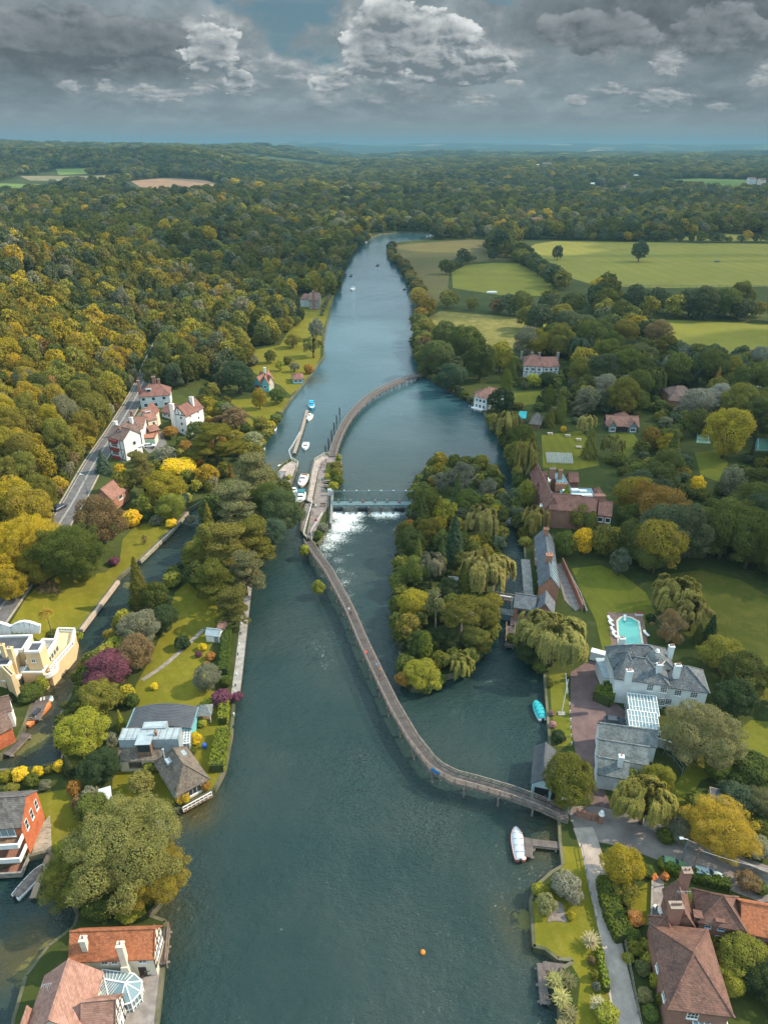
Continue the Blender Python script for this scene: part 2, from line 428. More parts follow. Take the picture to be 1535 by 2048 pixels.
def inpoly(px,py,poly):
    px = np.asarray(px);py = np.asarray(py);c = np.zeros(px.shape,bool)
    n = len(poly);j = n-1
    for i in range(n):
        xi,yi = poly[i];xj,yj = poly[j]
        if yi != yj:
            t = ((yi > py) != (yj > py)) & (px < (xj-xi)*(py-yi)/(yj-yi)+xi);c ^= t
        j = i
    return c

# water outlines, walked on the photograph at water level
RIVER = PP([(330,2300),(318,2048),(336,1880),(334,1850),(300,1838),(322,1815),(352,1740),(346,1690),(318,1656),(330,1640),(372,1618),(400,1603),(430,1588),(452,1545),(465,1475),(470,1400),(479,1330),(486,1250),
            (498,1150),(528,1100),(547,1072),(566,1058),(582,1030),(583,1002),(580,978),(593,943),(596,928),(584,921),(569,929),(549,948),(540,962),(520,985),(505,930),(525,895),(540,865),(560,835),(583,800),(600,780),(630,740),
            (648,715),(648,680),(660,625),(668,590),(676,560),(690,520),(715,490),(735,479),(760,470),(800,466),(868,467),(868,475),(845,481),(790,487),(775,503),(800,528),(820,560),(835,600),(843,640),
            (838,700),(845,752),(905,786),(940,806),(965,826),(980,850),(1010,900),(1028,940),(1034,985),(1028,1040),(1030,1052),(1046,1090),(1048,1120),(1052,1180),(1030,1203),(1022,1228),(1018,1285),(1060,1315),(1085,1344),(1090,1410),(1095,1476),
            (1100,1560),(1113,1600),(1114,1640),(1116,1688),(1122,1739),(1100,1752),(1066,1782),(1058,1809),(1064,1903),(1087,1908),(1113,1928),(1143,1931),(1120,1945),(1112,1985),(1116,2048),(1140,2300)])
RIVER = [(-27,-150)] + RIVER + [(24,-150)]
LOCKLAND = PP([(628.5,922),(649,910),(670,908),(683,917),(683,958),(674,979),(660,984),(659,1050),(636,1096),(630,1094),(610,1078),(601,1066),(605,1029),(612,1010),(617,985),(622,950)])
WEIRISLE = PP([(808,1368),(796,1300),(793,1230),(800,1150),(797,1090),(822,1042),(827,1000),(838,955),(870,940),(960,935),(1000,962),(1004,1000),(1003,1060),(996,1090),(1000,1125),(990,1165),(985,1195),(1000,1225),
               (988,1258),(958,1298),(925,1350),(885,1362),(850,1386),(820,1384)])
BACKWATER = PP([(500,925),(460,985),(420,1000),(376,1025),(345,1063),(281,1124),(237,1163),(163,1262),(152,1290),(95,1360),(72,1400),(55,1450),(38,1490),(-10,1530),(-110,1590),(-110,1620),(0,1548),(85,1540),(126,1528),
                (128,1500),(118,1445),(150,1385),(185,1320),(235,1258),(290,1205),(329,1169),(366,1135),(393,1101),(410,1060),(450,1018),(530,998),(560,965),(545,945)])
CREEK = PP([(-200,1748),(0,1745),(62,1722),(100,1712),(118,1740),(140,1800),(158,1838),(150,1862),(100,1900),(55,1960),(30,2048),(0,2300),(-300,2300)])
WATERS = [RIVER,BACKWATER,CREEK];ISLES = [LOCKLAND,WEIRISLE]
def in_water(x,y):
    w = np.zeros(np.shape(x),bool)
    for p in WATERS: w |= inpoly(x,y,p)
    for p in ISLES: w &= ~inpoly(x,y,p)
    return w

# grass: (deep, fresh, dry)
M_WOODFLOOR = grassmat('woodland_floor',(.028,.040,.012),(.040,.052,.014),(.075,.062,.030),sc=.05,wild=.3)
M_LAWN = grassmat('lawn_grass',(.170,.155,.014),(.118,.118,.011),(.215,.175,.034),(2.6,.5,.3))
M_LAWNR = grassmat('lawn_grass_soft',(.135,.140,.016),(.098,.110,.013),(.170,.150,.030),(2.2,.25,.16))
M_HOTEL = grassmat('lawn_grass_striped',(.155,.150,.018),(.118,.120,.015),(.130,.130,.025),(3.4,-.05,.75))
M_FIELD = grassmat('field_grass_striped',(.215,.200,.035),(.165,.165,.030),(.21,.20,.06),(15.,.12,.35),sc=.012)
M_FIELD2 = grassmat('field_grass',(.180,.175,.024),(.140,.142,.022),(.17,.165,.045),sc=.03,wild=.1)
M_MEADOW = grassmat('rough_meadow',(.130,.125,.030),(.105,.092,.038),(.150,.100,.058),sc=.022,wild=.35)
M_GOLDM = grassmat('dry_meadow',(.165,.150,.035),(.120,.115,.030),(.24,.205,.080),sc=.04,wild=.3)
M_PADDOCK = grassmat('paddock_grass',(.075,.082,.014),(.092,.094,.015),(.135,.115,.024),sc=.05,wild=.25)
M_PLOUGH = grassmat('ploughed_soil',(.30,.175,.105),(.22,.14,.085),(.36,.24,.15),sc=.01)
M_TAN = grassmat('stubble',(.23,.19,.11),(.17,.15,.08),(.30,.25,.15),sc=.01)
M_FARGREEN = grassmat('far_pasture',(.14,.21,.04),(.11,.16,.035),(.2,.22,.06),sc=.01)
M_ROADL = basic('asphalt_grey',(.125,.118,.118),.9,.25,.5,.15)
M_ROADR = basic('lane_asphalt',(.225,.190,.172),.9,.3,.35,.2,col2=(.14,.118,.11))
M_PATH = basic('lane_pale',(.40,.33,.28),.9,.3,.5,.2,col2=(.26,.215,.185))
M_DRIVE = basic('red_gravel_drive',(.155,.098,.092),.95,.3,.45,.2,col2=(.095,.062,.062))
M_PAVE = basic('stone_paving',(.235,.205,.190),.85,.3,.9,.15)
M_LOCKP = basic('lock_concrete',(.34,.275,.24),.85,.3,.7,.1)
M_TOWP = basic('towpath_surface',(.200,.165,.150),.9,.25,.6,.1)
M_TERRACE = basic('terrace_stone',(.30,.26,.20),.85,.35,1.2,.15)

REG = []   # (name, label, world polygon, material)
def reg(name,label,pts,mat,far=False): REG.append((name,label,pts,mat))
reg('field','large pale striped playing field with two lone trees',GG([(1046,500),(1070,488),(1110,482),(1250,484),(1600,489),(1600,572),(1330,576),(1195,572),(1130,553),(1085,525)]),M_FIELD)
reg('field','grass strip beyond the striped field',GG([(1370,474),(1440,468),(1600,473),(1600,483),(1345,480)]),M_FIELD)
reg('field','small green field beside the river meadow',GG([(903,545),(930,530),(985,526),(1038,527),(1070,545),(1108,574),(1085,592),(1000,590),(905,576)]),M_FIELD2)
reg('meadow','rough brown and green river meadow',GG([(790,490),(870,484),(960,478),(1030,484),(1050,500),(1040,520),(985,521),(930,526),(898,545),(895,575),(905,590),(840,620),(835,598),(822,560),(803,530),(780,505)]),M_MEADOW)
reg('meadow','pale golden meadow beyond the riverside trees',GG([(846,640),(880,622),(1000,632),(1082,640),(1070,668),(1020,700),(960,700),(905,680),(860,668)]),M_GOLDM)
reg('field','green field between the hedgerows',GG([(1086,636),(1180,632),(1222,650),(1195,682),(1130,672),(1080,662)]),M_FIELD2)
reg('field','green field below the tree belt',GG([(1300,640),(1360,640),(1600,652),(1600,730),(1500,716),(1420,704),(1360,690),(1320,670)]),M_FIELD2)
reg('field','far green field on the plain',GG([(1290,362),(1400,357),(1520,360),(1470,374),(1410,378),(1340,368)]),M_FARGREEN)
for a in [(1080,388,60,4),(1200,378,50,3),(830,392,40,3),(1010,400,45,3),(960,345,40,2),(700,352,30,2),(560,372,30,3),(690,395,24,3)]:
    reg('field','small far field among the woods',GG([(a[0]-a[2],a[1]),(a[0],a[1]-a[3]),(a[0]+a[2],a[1]-1),(a[0]+a[2]*.3,a[1]+a[3])]),M_FARGREEN)
reg('field','bright green far hillside pasture',GG([(112,338),(190,336),(196,346),(118,350)]),M_FARGREEN)
reg('field','pale stubble field on the far slope',GG([(40,352),(240,350),(262,360),(60,361)]),M_TAN)
reg('field','yellow green strip of far pasture',GG([(-20,366),(120,369),(128,378),(-20,375)]),M_FARGREEN)
reg('field','pinkish ploughed field on the far slope',GG([(262,362),(330,356),(410,360),(455,372),(450,388),(380,386),(320,378),(280,374)]),M_PLOUGH)
reg('field','green field below the ploughed field',GG([(285,380),(350,383),(352,394),(290,392)]),M_FARGREEN)
reg('field','small bare field in the wood',GG([(520,411),(545,408),(565,414),(535,421)]),M_TAN)
reg('clearing','green clearing in the wooded valley',GG([(395,495),(440,488),(486,486),(480,500),(420,508)]),M_FIELD2)
# left bank
ROADW = smooth([(-86,60),(-87.5,110),(-88.8,136),(-89.7,148),(-92.7,184),(-95.8,204),(-98.3,221),(-100.7,247),(-104.2,276),(-107.7,301),(-114,335),(-128,400)],2)
reg('road','grey main road below the hillside wood',ribbon(ROADW,6.4),M_ROADL)
reg('lawn','long bright lawn beside the backwater',PP([(30,1275),(60,1225),(85,1198),(130,1168),(165,1160),(212,1145),(240,1118),(246,1080),(262,1062),(318,1030),(338,1020),(352,1045),(345,1060),(281,1121),(236,1160),(161,1260),(140,1262),(90,1292)],1.1),M_LAWN)
reg('lawn','garden island lawn',PP([(262,1415),(272,1370),(300,1320),(335,1240),(350,1185),(390,1150),(440,1130),(452,1200),(440,1260),(418,1300),(425,1350),(440,1420),(455,1440),(452,1500),(440,1560),(415,1590),(395,1555),(385,1480),(330,1415)],1.1),M_LAWN)
reg('garden_path','narrow garden path across the island lawn',ribbon(smooth(PP([(285,1360),(330,1330),(372,1292),(408,1258)],1.1),1),1.0),M_PAVE)
reg('lawn','small garden lawn in front of the shingled house',PP([(225,1545),(330,1530),(385,1570),(310,1642),(285,1650),(225,1610)],1.1),M_LAWN)
reg('lawn','lawn with stepping stones beside the red house',PP([(70,1590),(150,1575),(175,1640),(120,1700),(92,1708),(95,1640)],1.1),M_LAWN)
reg('terrace','stone terrace below the red house',PP([(78,1655),(100,1630),(104,1690),(98,1712),(60,1722)],1.1),M_TERRACE)
reg('lawn','bright riverside lawn with a row of clipped bushes',PP([(560,690),(590,640),(600,612),(618,605),(640,600),(665,585),(665,592),(657,625),(646,660),(640,700),(600,730),(575,720)],1.1),M_LAWN)
reg('lawn','riverside orchard lawn',PP([(498,738),(510,700),(560,690),(640,700),(640,716),(628,738),(598,776),(580,790),(560,770),(530,760)],1.1),M_LAWN)
reg('lawn','lawn on the bend above the lock',PP([(455,800),(560,794),(583,798),(558,835),(545,850),(520,842),(480,820)],1.1),M_LAWN)
reg('lawn','small lawn below the big cedar',PP([(440,842),(500,835),(530,870),(520,890),(490,885)],1.1),M_LAWN)
reg('driveway','grey driveway behind the timbered houses',PP([(285,905),(300,885),(325,872),(335,890),(300,915)],3.0),M_ROADL)
reg('driveway','grey forecourt beside the road',PP([(222,915),(228,900),(262,905),(250,925)],5.4),M_ROADL)
# lock
reg('lawn','small mown lawn on the lock island',PP([(651,938),(664,938),(664,962),(650,962)],1.1),M_LAWN)
reg('lawn','lawn beside the weir on the lock island',PP([(644,978),(657,978),(655,1010),(641,1010)],1.1),M_LAWN)
reg('towpath','towpath across the lock island',PP([(660,912),(672,912),(670,925),(652,925),(647,975),(657,985),(658,1010),(645,1030),(628,1070),(624,1080),(612,1077),(618,1045),(627,1000),(636,950),(641,925)],1.1),M_TOWP)
reg('lock_side','pale paved lock side on the river side',PP([(628.5,922),(649,910),(660,912),(641,925),(634,950),(622,1010),(612,1010),(617,985),(622,950)],1.1),M_LOCKP)
reg('lock_side','dark concrete below the lower gates',PP([(612,1010),(622,1010),(608,1076),(601,1066),(605,1029)],1.1),M_TOWP)
reg('lock_side','pale paved lock side below the hut',PP([(549,950),(569,930),(584,922),(596,928),(593,943),(580,978),(583,1002),(574,990),(568,970),(552,966)],1.1),M_LOCKP)
reg('embankment','stone embankment beside the weir stream',PP([(659,1035),(659,1050),(636,1096),(632,1092),(650,1055)],1.1),M_TERRACE)
# right bank
reg('lawn','striped hotel lawn with rows of white chairs',PP([(1082,870),(1160,862),(1185,890),(1198,930),(1150,940),(1085,935)],1.1),M_HOTEL)
reg('lawn','strip of lawn between the trees',PP([(1218,868),(1262,862),(1282,890),(1250,920),(1225,900)],1.1),M_LAWNR)
reg('lawn','lawn beside the tennis courts',PP([(1388,905),(1430,900),(1455,925),(1440,965),(1400,950)],1.1),M_LAWNR)
reg('lawn','garden lawn of the timbered mansion',PP([(1010,788),(1078,782),(1085,805),(1040,812),(1008,806)],1.1),M_LAWNR)
reg('lawn','small lawn behind the mansion',PP([(1128,735),(1150,732),(1152,748),(1130,750)],1.1),M_LAWNR)
reg('lawn','long lawn leading to the swimming pool',PP([(1142,1137),(1200,1130),(1245,1150),(1290,1185),(1310,1225),(1290,1245),(1240,1300),(1205,1305),(1190,1240),(1160,1180)],1.1),M_LAWNR)
reg('paddock','dark rough paddock under the tall trees',PP([(1322,1150),(1400,1140),(1480,1160),(1600,1230),(1600,1420),(1480,1390),(1400,1300),(1340,1240)],1.1),M_PADDOCK)
reg('lawn','lawn below the big tree',PP([(1330,1600),(1380,1520),(1440,1490),(1500,1440),(1600,1450),(1600,1510),(1470,1540),(1400,1560),(1370,1620),(1340,1630)],1.1),M_LAWNR)
reg('driveway','reddish gravel drive in front of the white mansion',smooth(PP([(1140,1345),(1180,1318),(1200,1330),(1195,1380),(1255,1425),(1262,1440),(1196,1445),(1195,1540),(1215,1600),(1235,1640),(1190,1642),(1175,1590),(1152,1520),(1140,1440)],1.1),1),M_DRIVE)
reg('lawn','narrow riverside lawn beside the drive',PP([(1098,1350),(1130,1345),(1137,1400),(1142,1492),(1115,1492),(1102,1420)],1.1),M_LAWNR)
LANE = smooth(PP([(1145,1650),(1195,1645),(1290,1672),(1385,1712),(1480,1750),(1620,1800)],1.1),2)
reg('road','lane running past the garden walls',ribbon(LANE,[9.0]+[7.0]*(len(LANE)-1)),M_ROADR)
LANE2 = smooth(PP([(1165,1655),(1178,1690),(1192,1745),(1208,1830),(1228,1930),(1255,2048),(1290,2250)],1.1),2)
reg('road','pale lane running down beside the river gardens',ribbon(LANE2,3.3),M_PATH)
reg('lawn','riverside lawn beside the pale lane',PP([(1118,1692),(1160,1694),(1180,1790),(1205,1900),(1222,2048),(1240,2200),(1150,2200),(1150,2048),(1160,1960),(1143,1931),(1113,1928),(1087,1908),(1064,1903),(1058,1809),(1080,1790),(1120,1745)],1.1),M_LAWN)
reg('lawn','small garden lawn beside the brick houses',PP([(1258,1790),(1300,1760),(1302,1850),(1285,1850),(1262,1830)],1.1),M_LAWN)
reg('patio','pale patio with garden chairs',PP([(1302,1752),(1325,1752),(1332,1850),(1300,1850)],1.1),M_PAVE)
reg('pool_terrace','brick terrace around the swimming pool',PP([(1214,1224),(1285,1228),(1294,1290),(1222,1292)],1.1),basic('brick_paving',(.20,.125,.10),.9,.3,2.,.1))
reg('garden_path','gravel yard beside the long mill',PP([(1108,1130),(1130,1125),(1162,1215),(1150,1222),(1128,1200)],1.1),M_PAVE)
reg('wharf','paved wharf below the conservatory',PP([(180,1948),(338,1895),(318,2048),(300,2300),(200,2300),(230,2048)],1.1),M_PAVE)

def build_land():
    verts = [];edges = []
    def addpoly(poly,step=9):
        pr = resample(list(poly)+[poly[0]],step)[:-1];b = len(verts)
        verts.extend(pr);n = len(pr);edges.extend([(b+i,b+(i+1) % n) for i in range(n)])
    for w in WATERS: addpoly(w,8)
    for w in ISLES: addpoly(w,8)
    for r in REG:
        far = max(p[1] for p in r[2]) > 700
        addpoly(r[2],60 if far else 9)
    def grid(x0,x1,y0,y1,st,hole=None):
        nx = int((x1-x0)/st);ny = int((y1-y0)/st)
        for i in range(nx+1):
            for j in range(ny+1):
                x = x0+st*i+RNG.uniform(-.2,.2)*st;y = y0+st*j+RNG.uniform(-.2,.2)*st
                if hole and hole[0] < x < hole[1] and hole[2] < y < hole[3]: continue
                verts.append((x,y))
    grid(-300,260,10,480,8)
    grid(-900,900,-200,1500,36,(-300,260,10,480))
    grid(-4700,4700,-500,7000,170,(-900,900,-200,1500))
    grid(-19000,19000,-3000,20000,600,(-4700,4700,-500,7000))
    vv,_,ff,_,_,_ = delaunay_2d_cdt([Vector(v) for v in verts],edges,[],0,1e-4)
    V = np.array([(v.x,v.y) for v in vv]);F = [tuple(f) for f in ff]
    F = [t for f in F for t in [(f[0],f[i],f[i+1]) for i in range(1,len(f)-1)]]
    F = np.array(F);C = V[F].mean(axis=1)
    a = V[F[:,1]]-V[F[:,0]];b = V[F[:,2]]-V[F[:,0]]
    area = (a[:,0]*b[:,1]-a[:,1]*b[:,0]);flip = area < 0;F[flip] = F[flip][:,::-1]
    keep = np.abs(area) > 1e-7;F = F[keep];C = C[keep]
    Z = hfun(V[:,0],V[:,1])
    wat = in_water(C[:,0],C[:,1])
    cls = np.full(len(F),-1)
    for i,r in enumerate(REG): cls[inpoly(C[:,0],C[:,1],r[2])] = i
    cls[wat] = -2
    # edges between land and water become the bank
    land = {}
    for t,c in zip(F,cls):
        if c == -2: continue
        for k in range(3): land[(t[k],t[(k+1) % 3])] = 1
    bank = [(a,b) for (a,b) in land if (b,a) not in land]
    bb = MB()
    for a,b in bank:
        pa,pb = V[a],V[b]
        if max(abs(pa[0]),abs(pa[1])) > 2000: continue
        d = Vector((pb[0]-pa[0],pb[1]-pa[1],0)).normalized();nn = Vector((d.y,-d.x,0))*0.12   # coping a hand's width proud
        ta,tb = Z[a]+.05,Z[b]+.05
        bb.add([(pa[0]-nn.x*3,pa[1]-nn.y*3,ta),(pb[0]-nn.x*3,pb[1]-nn.y*3,tb),(pb[0]+nn.x,pb[1]+nn.y,tb),(pa[0]+nn.x,pa[1]+nn.y,ta),(pb[0]+nn.x,pb[1]+nn.y,-1.5),(pa[0]+nn.x,pa[1]+nn.y,-1.5)],[(0,3,2,1),(3,5,4,2)])
    bb.build('river_bank',basic('bank_stone',(.15,.13,.085),.9,.4,.25,.2,col2=(.05,.06,.025)),origin=(0,0,0),label='low stone and earth river banks',kind='structure')
    def emit(name,label,sel,mat):
        f = F[sel]
        if not len(f): return
        u,inv = np.unique(f,return_inverse=True);inv = inv.reshape(-1,3)
        me = bpy.data.meshes.new(name)
        me.from_pydata([(float(V[i,0]),float(V[i,1]),float(Z[i])) for i in u],[],[tuple(map(int,t)) for t in inv]);me.update()
        me.polygons.foreach_set('use_smooth',[True]*len(me.polygons))
        me.materials.append(mat)
        o = bpy.data.objects.new(name,me);COL.objects.link(o);tag(o,label,kind='structure')
    emit('ground','grassy ground, wooded hillside and distant plain',cls == -1,M_GROUND)
    for i,r in enumerate(REG): emit(r[0],r[1],cls == i,r[3])

def groundmat():
    m,t,b = newmat('ground_cover');p = geo_pos(t)
    s = node(t,'ShaderNodeSeparateXYZ',{0: p});x,y = N(t,s.outputs[0]),N(t,s.outputs[1])
    c = mixc(t,fbm(t,p,.05,6,.6).ss(.35,.65),(.050,.062,.015),(.032,.045,.012))
    c = mixc(t,fbm(t,p,.35,6,.65).ss(.5,.7)*.5,c,(.095,.085,.030))
    # far away: fields and woods as patches
    v = N(t,node(t,'ShaderNodeTexVoronoi',{'Vector': xyz(t,x,y*0.6,0.0),'Scale': .0030}).outputs['Color'])
    sv_ = N(t,node(t,'ShaderNodeSeparateXYZ',{0: v}).outputs[0])
    fc = mixc(t,sv_.ss(.72,.75),(.022,.036,.014),(.085,.11,.035))
    fc = mixc(t,sv_.ss(.93,.95),fc,(.20,.17,.11))
    c = mixc(t,y.ss(3200,5200),c,fc)
    t.links.new(c.o,b.inputs['Base Color']);b.inputs['Roughness'].default_value = .95;b.inputs['Specular IOR Level'].default_value = .1
    return m
M_GROUND = groundmat()
build_land()

def watermat():
    m,t,b = newmat('river_water');p = geo_pos(t)
    s = node(t,'ShaderNodeSeparateXYZ',{0: p});x,y = N(t,s.outputs[0]),N(t,s.outputs[1])
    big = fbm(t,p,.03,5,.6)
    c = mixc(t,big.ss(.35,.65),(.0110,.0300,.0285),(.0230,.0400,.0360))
    c = mixc(t,y.ss(195,330)*.8,c,(.036,.092,.112))  # bright sky reflection on the upstream reach, put into the body colour
    med = fbm(t,p,.25,6,.65)
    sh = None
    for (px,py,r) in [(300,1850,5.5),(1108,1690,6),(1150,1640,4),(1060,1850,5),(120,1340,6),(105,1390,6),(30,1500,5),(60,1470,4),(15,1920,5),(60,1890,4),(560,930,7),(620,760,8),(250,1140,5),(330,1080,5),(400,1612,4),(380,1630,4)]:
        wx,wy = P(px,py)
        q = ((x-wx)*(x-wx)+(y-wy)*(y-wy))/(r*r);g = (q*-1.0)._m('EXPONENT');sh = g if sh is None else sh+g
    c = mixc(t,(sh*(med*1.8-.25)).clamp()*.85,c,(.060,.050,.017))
    weed = None                                                  # mats of floating weed
    for (px,py,r) in [(290,1105,3.2),(258,1170,2.5),(45,1495,3.5),(1048,1840,2.6),(60,1945,3),(80,1480,2.2),(105,1355,2.4),(105,1890,1.6)]:
        wx,wy = P(px,py)
        q = ((x-wx)*(x-wx)+(y-wy)*(y-wy))/(r*r);g = (q*-1.0)._m('EXPONENT');weed = g if weed is None else weed+g
    wm = (weed*fbm(t,p,1.1,6,.7)).ss(.30,.42)
    c = mixc(t,wm*.8,c,(.13,.12,.035))
    t.links.new(c.o,b.inputs['Base Color'])
    b.inputs['Roughness'].default_value = .07;b.inputs['IOR'].default_value = 1.33
    t.links.new((wm*.5+.07).o,b.inputs['Roughness'])
    dist = ((x*x+y*y)._m('SQRT'))
    w1 = fbm(t,xyz(t,x*.55+y*.35,y*.9-x*.3,0.0),1.0,4,.6)
    w2 = fbm(t,xyz(t,x*.8-y*.2,y*.8,4.0),3.4,3,.6)
    w3 = fbm(t,p,.16,3,.5)
    calm = fbm(t,p,.02,3,.5).ss(.3,.7)*.5+.55
    hgt = (w1*.75 + w2*.34 + w3*1.1)*calm*y.ss(188,215).__mul__(-.72).__add__(1.0)
    bn = node(t,'ShaderNodeBump',{'Height': hgt,'Strength': 1.0,'Distance': .62});t.links.new(bn.outputs[0],b.inputs['Normal'])
    return m
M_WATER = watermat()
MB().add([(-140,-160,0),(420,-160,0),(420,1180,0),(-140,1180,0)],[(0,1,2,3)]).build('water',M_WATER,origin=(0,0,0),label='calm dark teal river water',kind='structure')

def white_water():
    m,t,b = newmat('foam_white');p = geo_pos(t)
    at = N(t,node(t,'ShaderNodeAttribute',attribute_name='w').outputs['Fac'])
    s = node(t,'ShaderNodeSeparateXYZ',{0: p});x,y = N(t,s.outputs[0]),N(t,s.outputs[1])
    n = fbm(t,xyz(t,x*1.5,y*.7,0.0),1.4,9,.78,.6)
    a = (at*.60 + n*1.25 - .56).ss(.24,.72)
    t.links.new(mixc(t,fbm(t,p,2.5,4,.6),(.86,.90,.90),(.52,.60,.60)).o,b.inputs['Base Color'])
    b.inputs['Roughness'].default_value = .6;t.links.new(a.o,b.inputs['Alpha'])
    pts = [(676,1030,3.8,1.0),(694,1038,4.2,1.0),(712,1028,3.4,.9),(705,1055,4.0,.7),(682,1055,4.2,1.0),(668,1075,4.,.8),(655,1092,3.6,.65),(645,1110,3,.5),(690,1080,3,.45),(760,1028,3.2,.95),(782,1028,3.2,.95),(740,1030,2.2,.4),(825,1028,3.2,.85),(800,1030,3.,.45),
           (680,1142,2.2,.42),(686,1165,2.4,.5),(692,1190,2.2,.45),(700,1205,2,.3),(640,1302,3.0,.27),(655,1270,2.6,.25),(700,1111,1.3,.4),(650,1330,2.2,.28),(640,1130,2.2,.42),(652,1150,2.,.4),(668,1175,2.,.42),(676,1120,2.4,.42),(704,1225,2.,.38),(712,1245,1.8,.34),(630,1290,2.4,.26),(662,1290,2.2,.26),(790,1060,2.6,.36),(735,1062,2.6,.34),(700,1150,2,.36),(765,1044,2.4,.35)]
    W = [(*P(a,b_),r*1.25,w) for a,b_,r,w in pts]
    x0,x1,y0,y1 = -34,14,112,200
    st = .5;nx = int((x1-x0)/st);ny = int((y1-y0)/st)
    gx,gy = np.meshgrid(np.linspace(x0,x1,nx),np.linspace(y0,y1,ny))
    ww = np.zeros_like(gx)
    for wx,wy,r,w in W: ww = np.maximum(ww,w*np.exp(-((gx-wx)**2+(gy-wy)**2)/(r*r)))
    ww[inpoly(gx,gy,LOCKLAND) | inpoly(gx,gy,WEIRISLE) | ~inpoly(gx,gy,RIVER)] = 0
    gz = .02+ww*(.10+.22*np.abs(np.sin(gx*3.1+np.sin(gy*2.3)*1.7)*np.cos(gy*2.7+gx)))
    idx = np.arange(nx*ny).reshape(ny,nx);fs = []
    for j in range(ny-1):
        for i in range(nx-1):
            if ww[j,i] > .06: fs.append((int(idx[j,i]),int(idx[j,i+1]),int(idx[j+1,i+1]),int(idx[j+1,i])))
    me = bpy.data.meshes.new('white_water');me.from_pydata(list(zip(gx.ravel().tolist(),gy.ravel().tolist(),gz.ravel().tolist())),[],fs)
    at_ = me.attributes.new('w','FLOAT','POINT');at_.data.foreach_set('value',ww.ravel().astype(np.float32))
    me.materials.append(m);me.polygons.foreach_set('use_smooth',[True]*len(fs))
    o = bpy.data.objects.new('white_water',me);COL.objects.link(o);tag(o,'white foaming water below the weir gates','foam',kind='stuff')
white_water()

def haze():
    m = bpy.data.materials.new('haze_air');m.use_nodes = True;t = m.node_tree;t.nodes.clear()
    v = node(t,'ShaderNodeVolumePrincipled',{'Color': (.19,.37,.47,1),'Density': 1/8200.,'Anisotropy': .1})
    o = t.nodes.new('ShaderNodeOutputMaterial');t.links.new(v.outputs[0],o.inputs['Volume'])
    b = MB();b.box(-24000,24000,-4500,23000,-3,185)
    b.build('haze',m,origin=(0,0,0),label='thin blue grey air haze over the whole valley',kind='stuff')
haze()

def clouds():
    """clouds out of view, placed high above the haze to throw the dappled shade"""
    m,t,b = newmat('cloud_white');nt = t.nodes;nt.remove(b)
    d = node(t,'ShaderNodeBsdfDiffuse',{'Color': (.85,.86,.88,1)});tr = node(t,'ShaderNodeBsdfTranslucent',{'Color': (.85,.86,.88,1)});tp = t.nodes.new('ShaderNodeBsdfTransparent')
    a = t.nodes.new('ShaderNodeMixShader');t.links.new(d.outputs[0],a.inputs[1]);t.links.new(tr.outputs[0],a.inputs[2]);a.inputs[0].default_value = .6
    c = t.nodes.new('ShaderNodeMixShader');t.links.new(a.outputs[0],c.inputs[1]);t.links.new(tp.outputs[0],c.inputs[2]);c.inputs[0].default_value = .60
    t.links.new(c.outputs[0],nt['Material Output'].inputs[0])
    k = 1/math.tan(SUN_EL)
    for i,(sx,sy,rx,ry,h) in enumerate([(190,255,125,125,650),(190,620,330,150,800),(-250,760,330,170,800),(620,900,380,160,850),(-60,1330,560,190,850),(900,1500,500,230,900),(-900,1500,420,200,850),(240,2150,800,260,900),(-1100,2500,700,300,950),(1500,2400,600,330,950)]):
        bm = bmesh.new();bmesh.ops.create_icosphere(bm,subdivisions=5,radius=1)
        for v in bm.verts:
            n = mnoise.fractal(v.co*1.6+Vector((i*7.1,0,0)),1.,2.1,5);f = 1+.42*n
            v.co = Vector((v.co.x*rx*f,v.co.y*ry*f,max(v.co.z,-.25)*min(rx,ry)*.55*(1+.8*max(0,n))))
        me = bpy.data.meshes.new('cloud');bm.to_mesh(me);bm.free();me.materials.append(m);me.polygons.foreach_set('use_smooth',[True]*len(me.polygons))
        o = bpy.data.objects.new('cloud',me);COL.objects.link(o);o.location = (sx+h*k*math.sin(SUN_AZ),sy+h*k*math.cos(SUN_AZ),h);tag(o,'cumulus cloud drifting over the valley','cloud',kind='structure')
clouds()
# ------------------------------------------------------------------ foliage
def leafmat():
    m,t,b = newmat('foliage');nt = t.nodes;nt.remove(b)
    tint = N(t,node(t,'ShaderNodeAttribute',attribute_name='tint',attribute_type='INSTANCER').outputs['Color'])
    g = t.nodes.new('ShaderNodeNewGeometry');isl = N(t,g.outputs['Random Per Island'])
    oi = N(t,t.nodes.new('ShaderNodeObjectInfo').outputs['Random'])
    op = obj_pos(t)
    cl = fbm(t,op,5.0,4,.6)
    v = isl*.38 + cl*1.15 - .28
    hs = node(t,'ShaderNodeHueSaturation',{'Hue': (isl-.5)*.02 + (cl-.5)*-.03 + (oi-.5)*.02 + .505,'Saturation': (isl-.5)*.25+1.0,'Value': (v*.75+.66),'Color': tint})
    c = N(t,hs.outputs[0])
    d = node(t,'ShaderNodeBsdfDiffuse',{'Color': c});tr = node(t,'ShaderNodeBsdfTranslucent',{'Color': c})
    mx = t.nodes.new('ShaderNodeMixShader');mx.inputs[0].default_value = .34
    t.links.new(d.outputs[0],mx.inputs[1]);t.links.new(tr.outputs[0],mx.inputs[2])
    t.links.new(mx.outputs[0],t.nodes['Material Output'].inputs[0])
    return m
M_LEAF = leafmat()
M_BARK = basic('bark',(.115,.082,.060),.95,.4,2.0,.4)
M_BARKP = basic('pale_bark',(.27,.22,.19),.9,.4,2.0,.3)

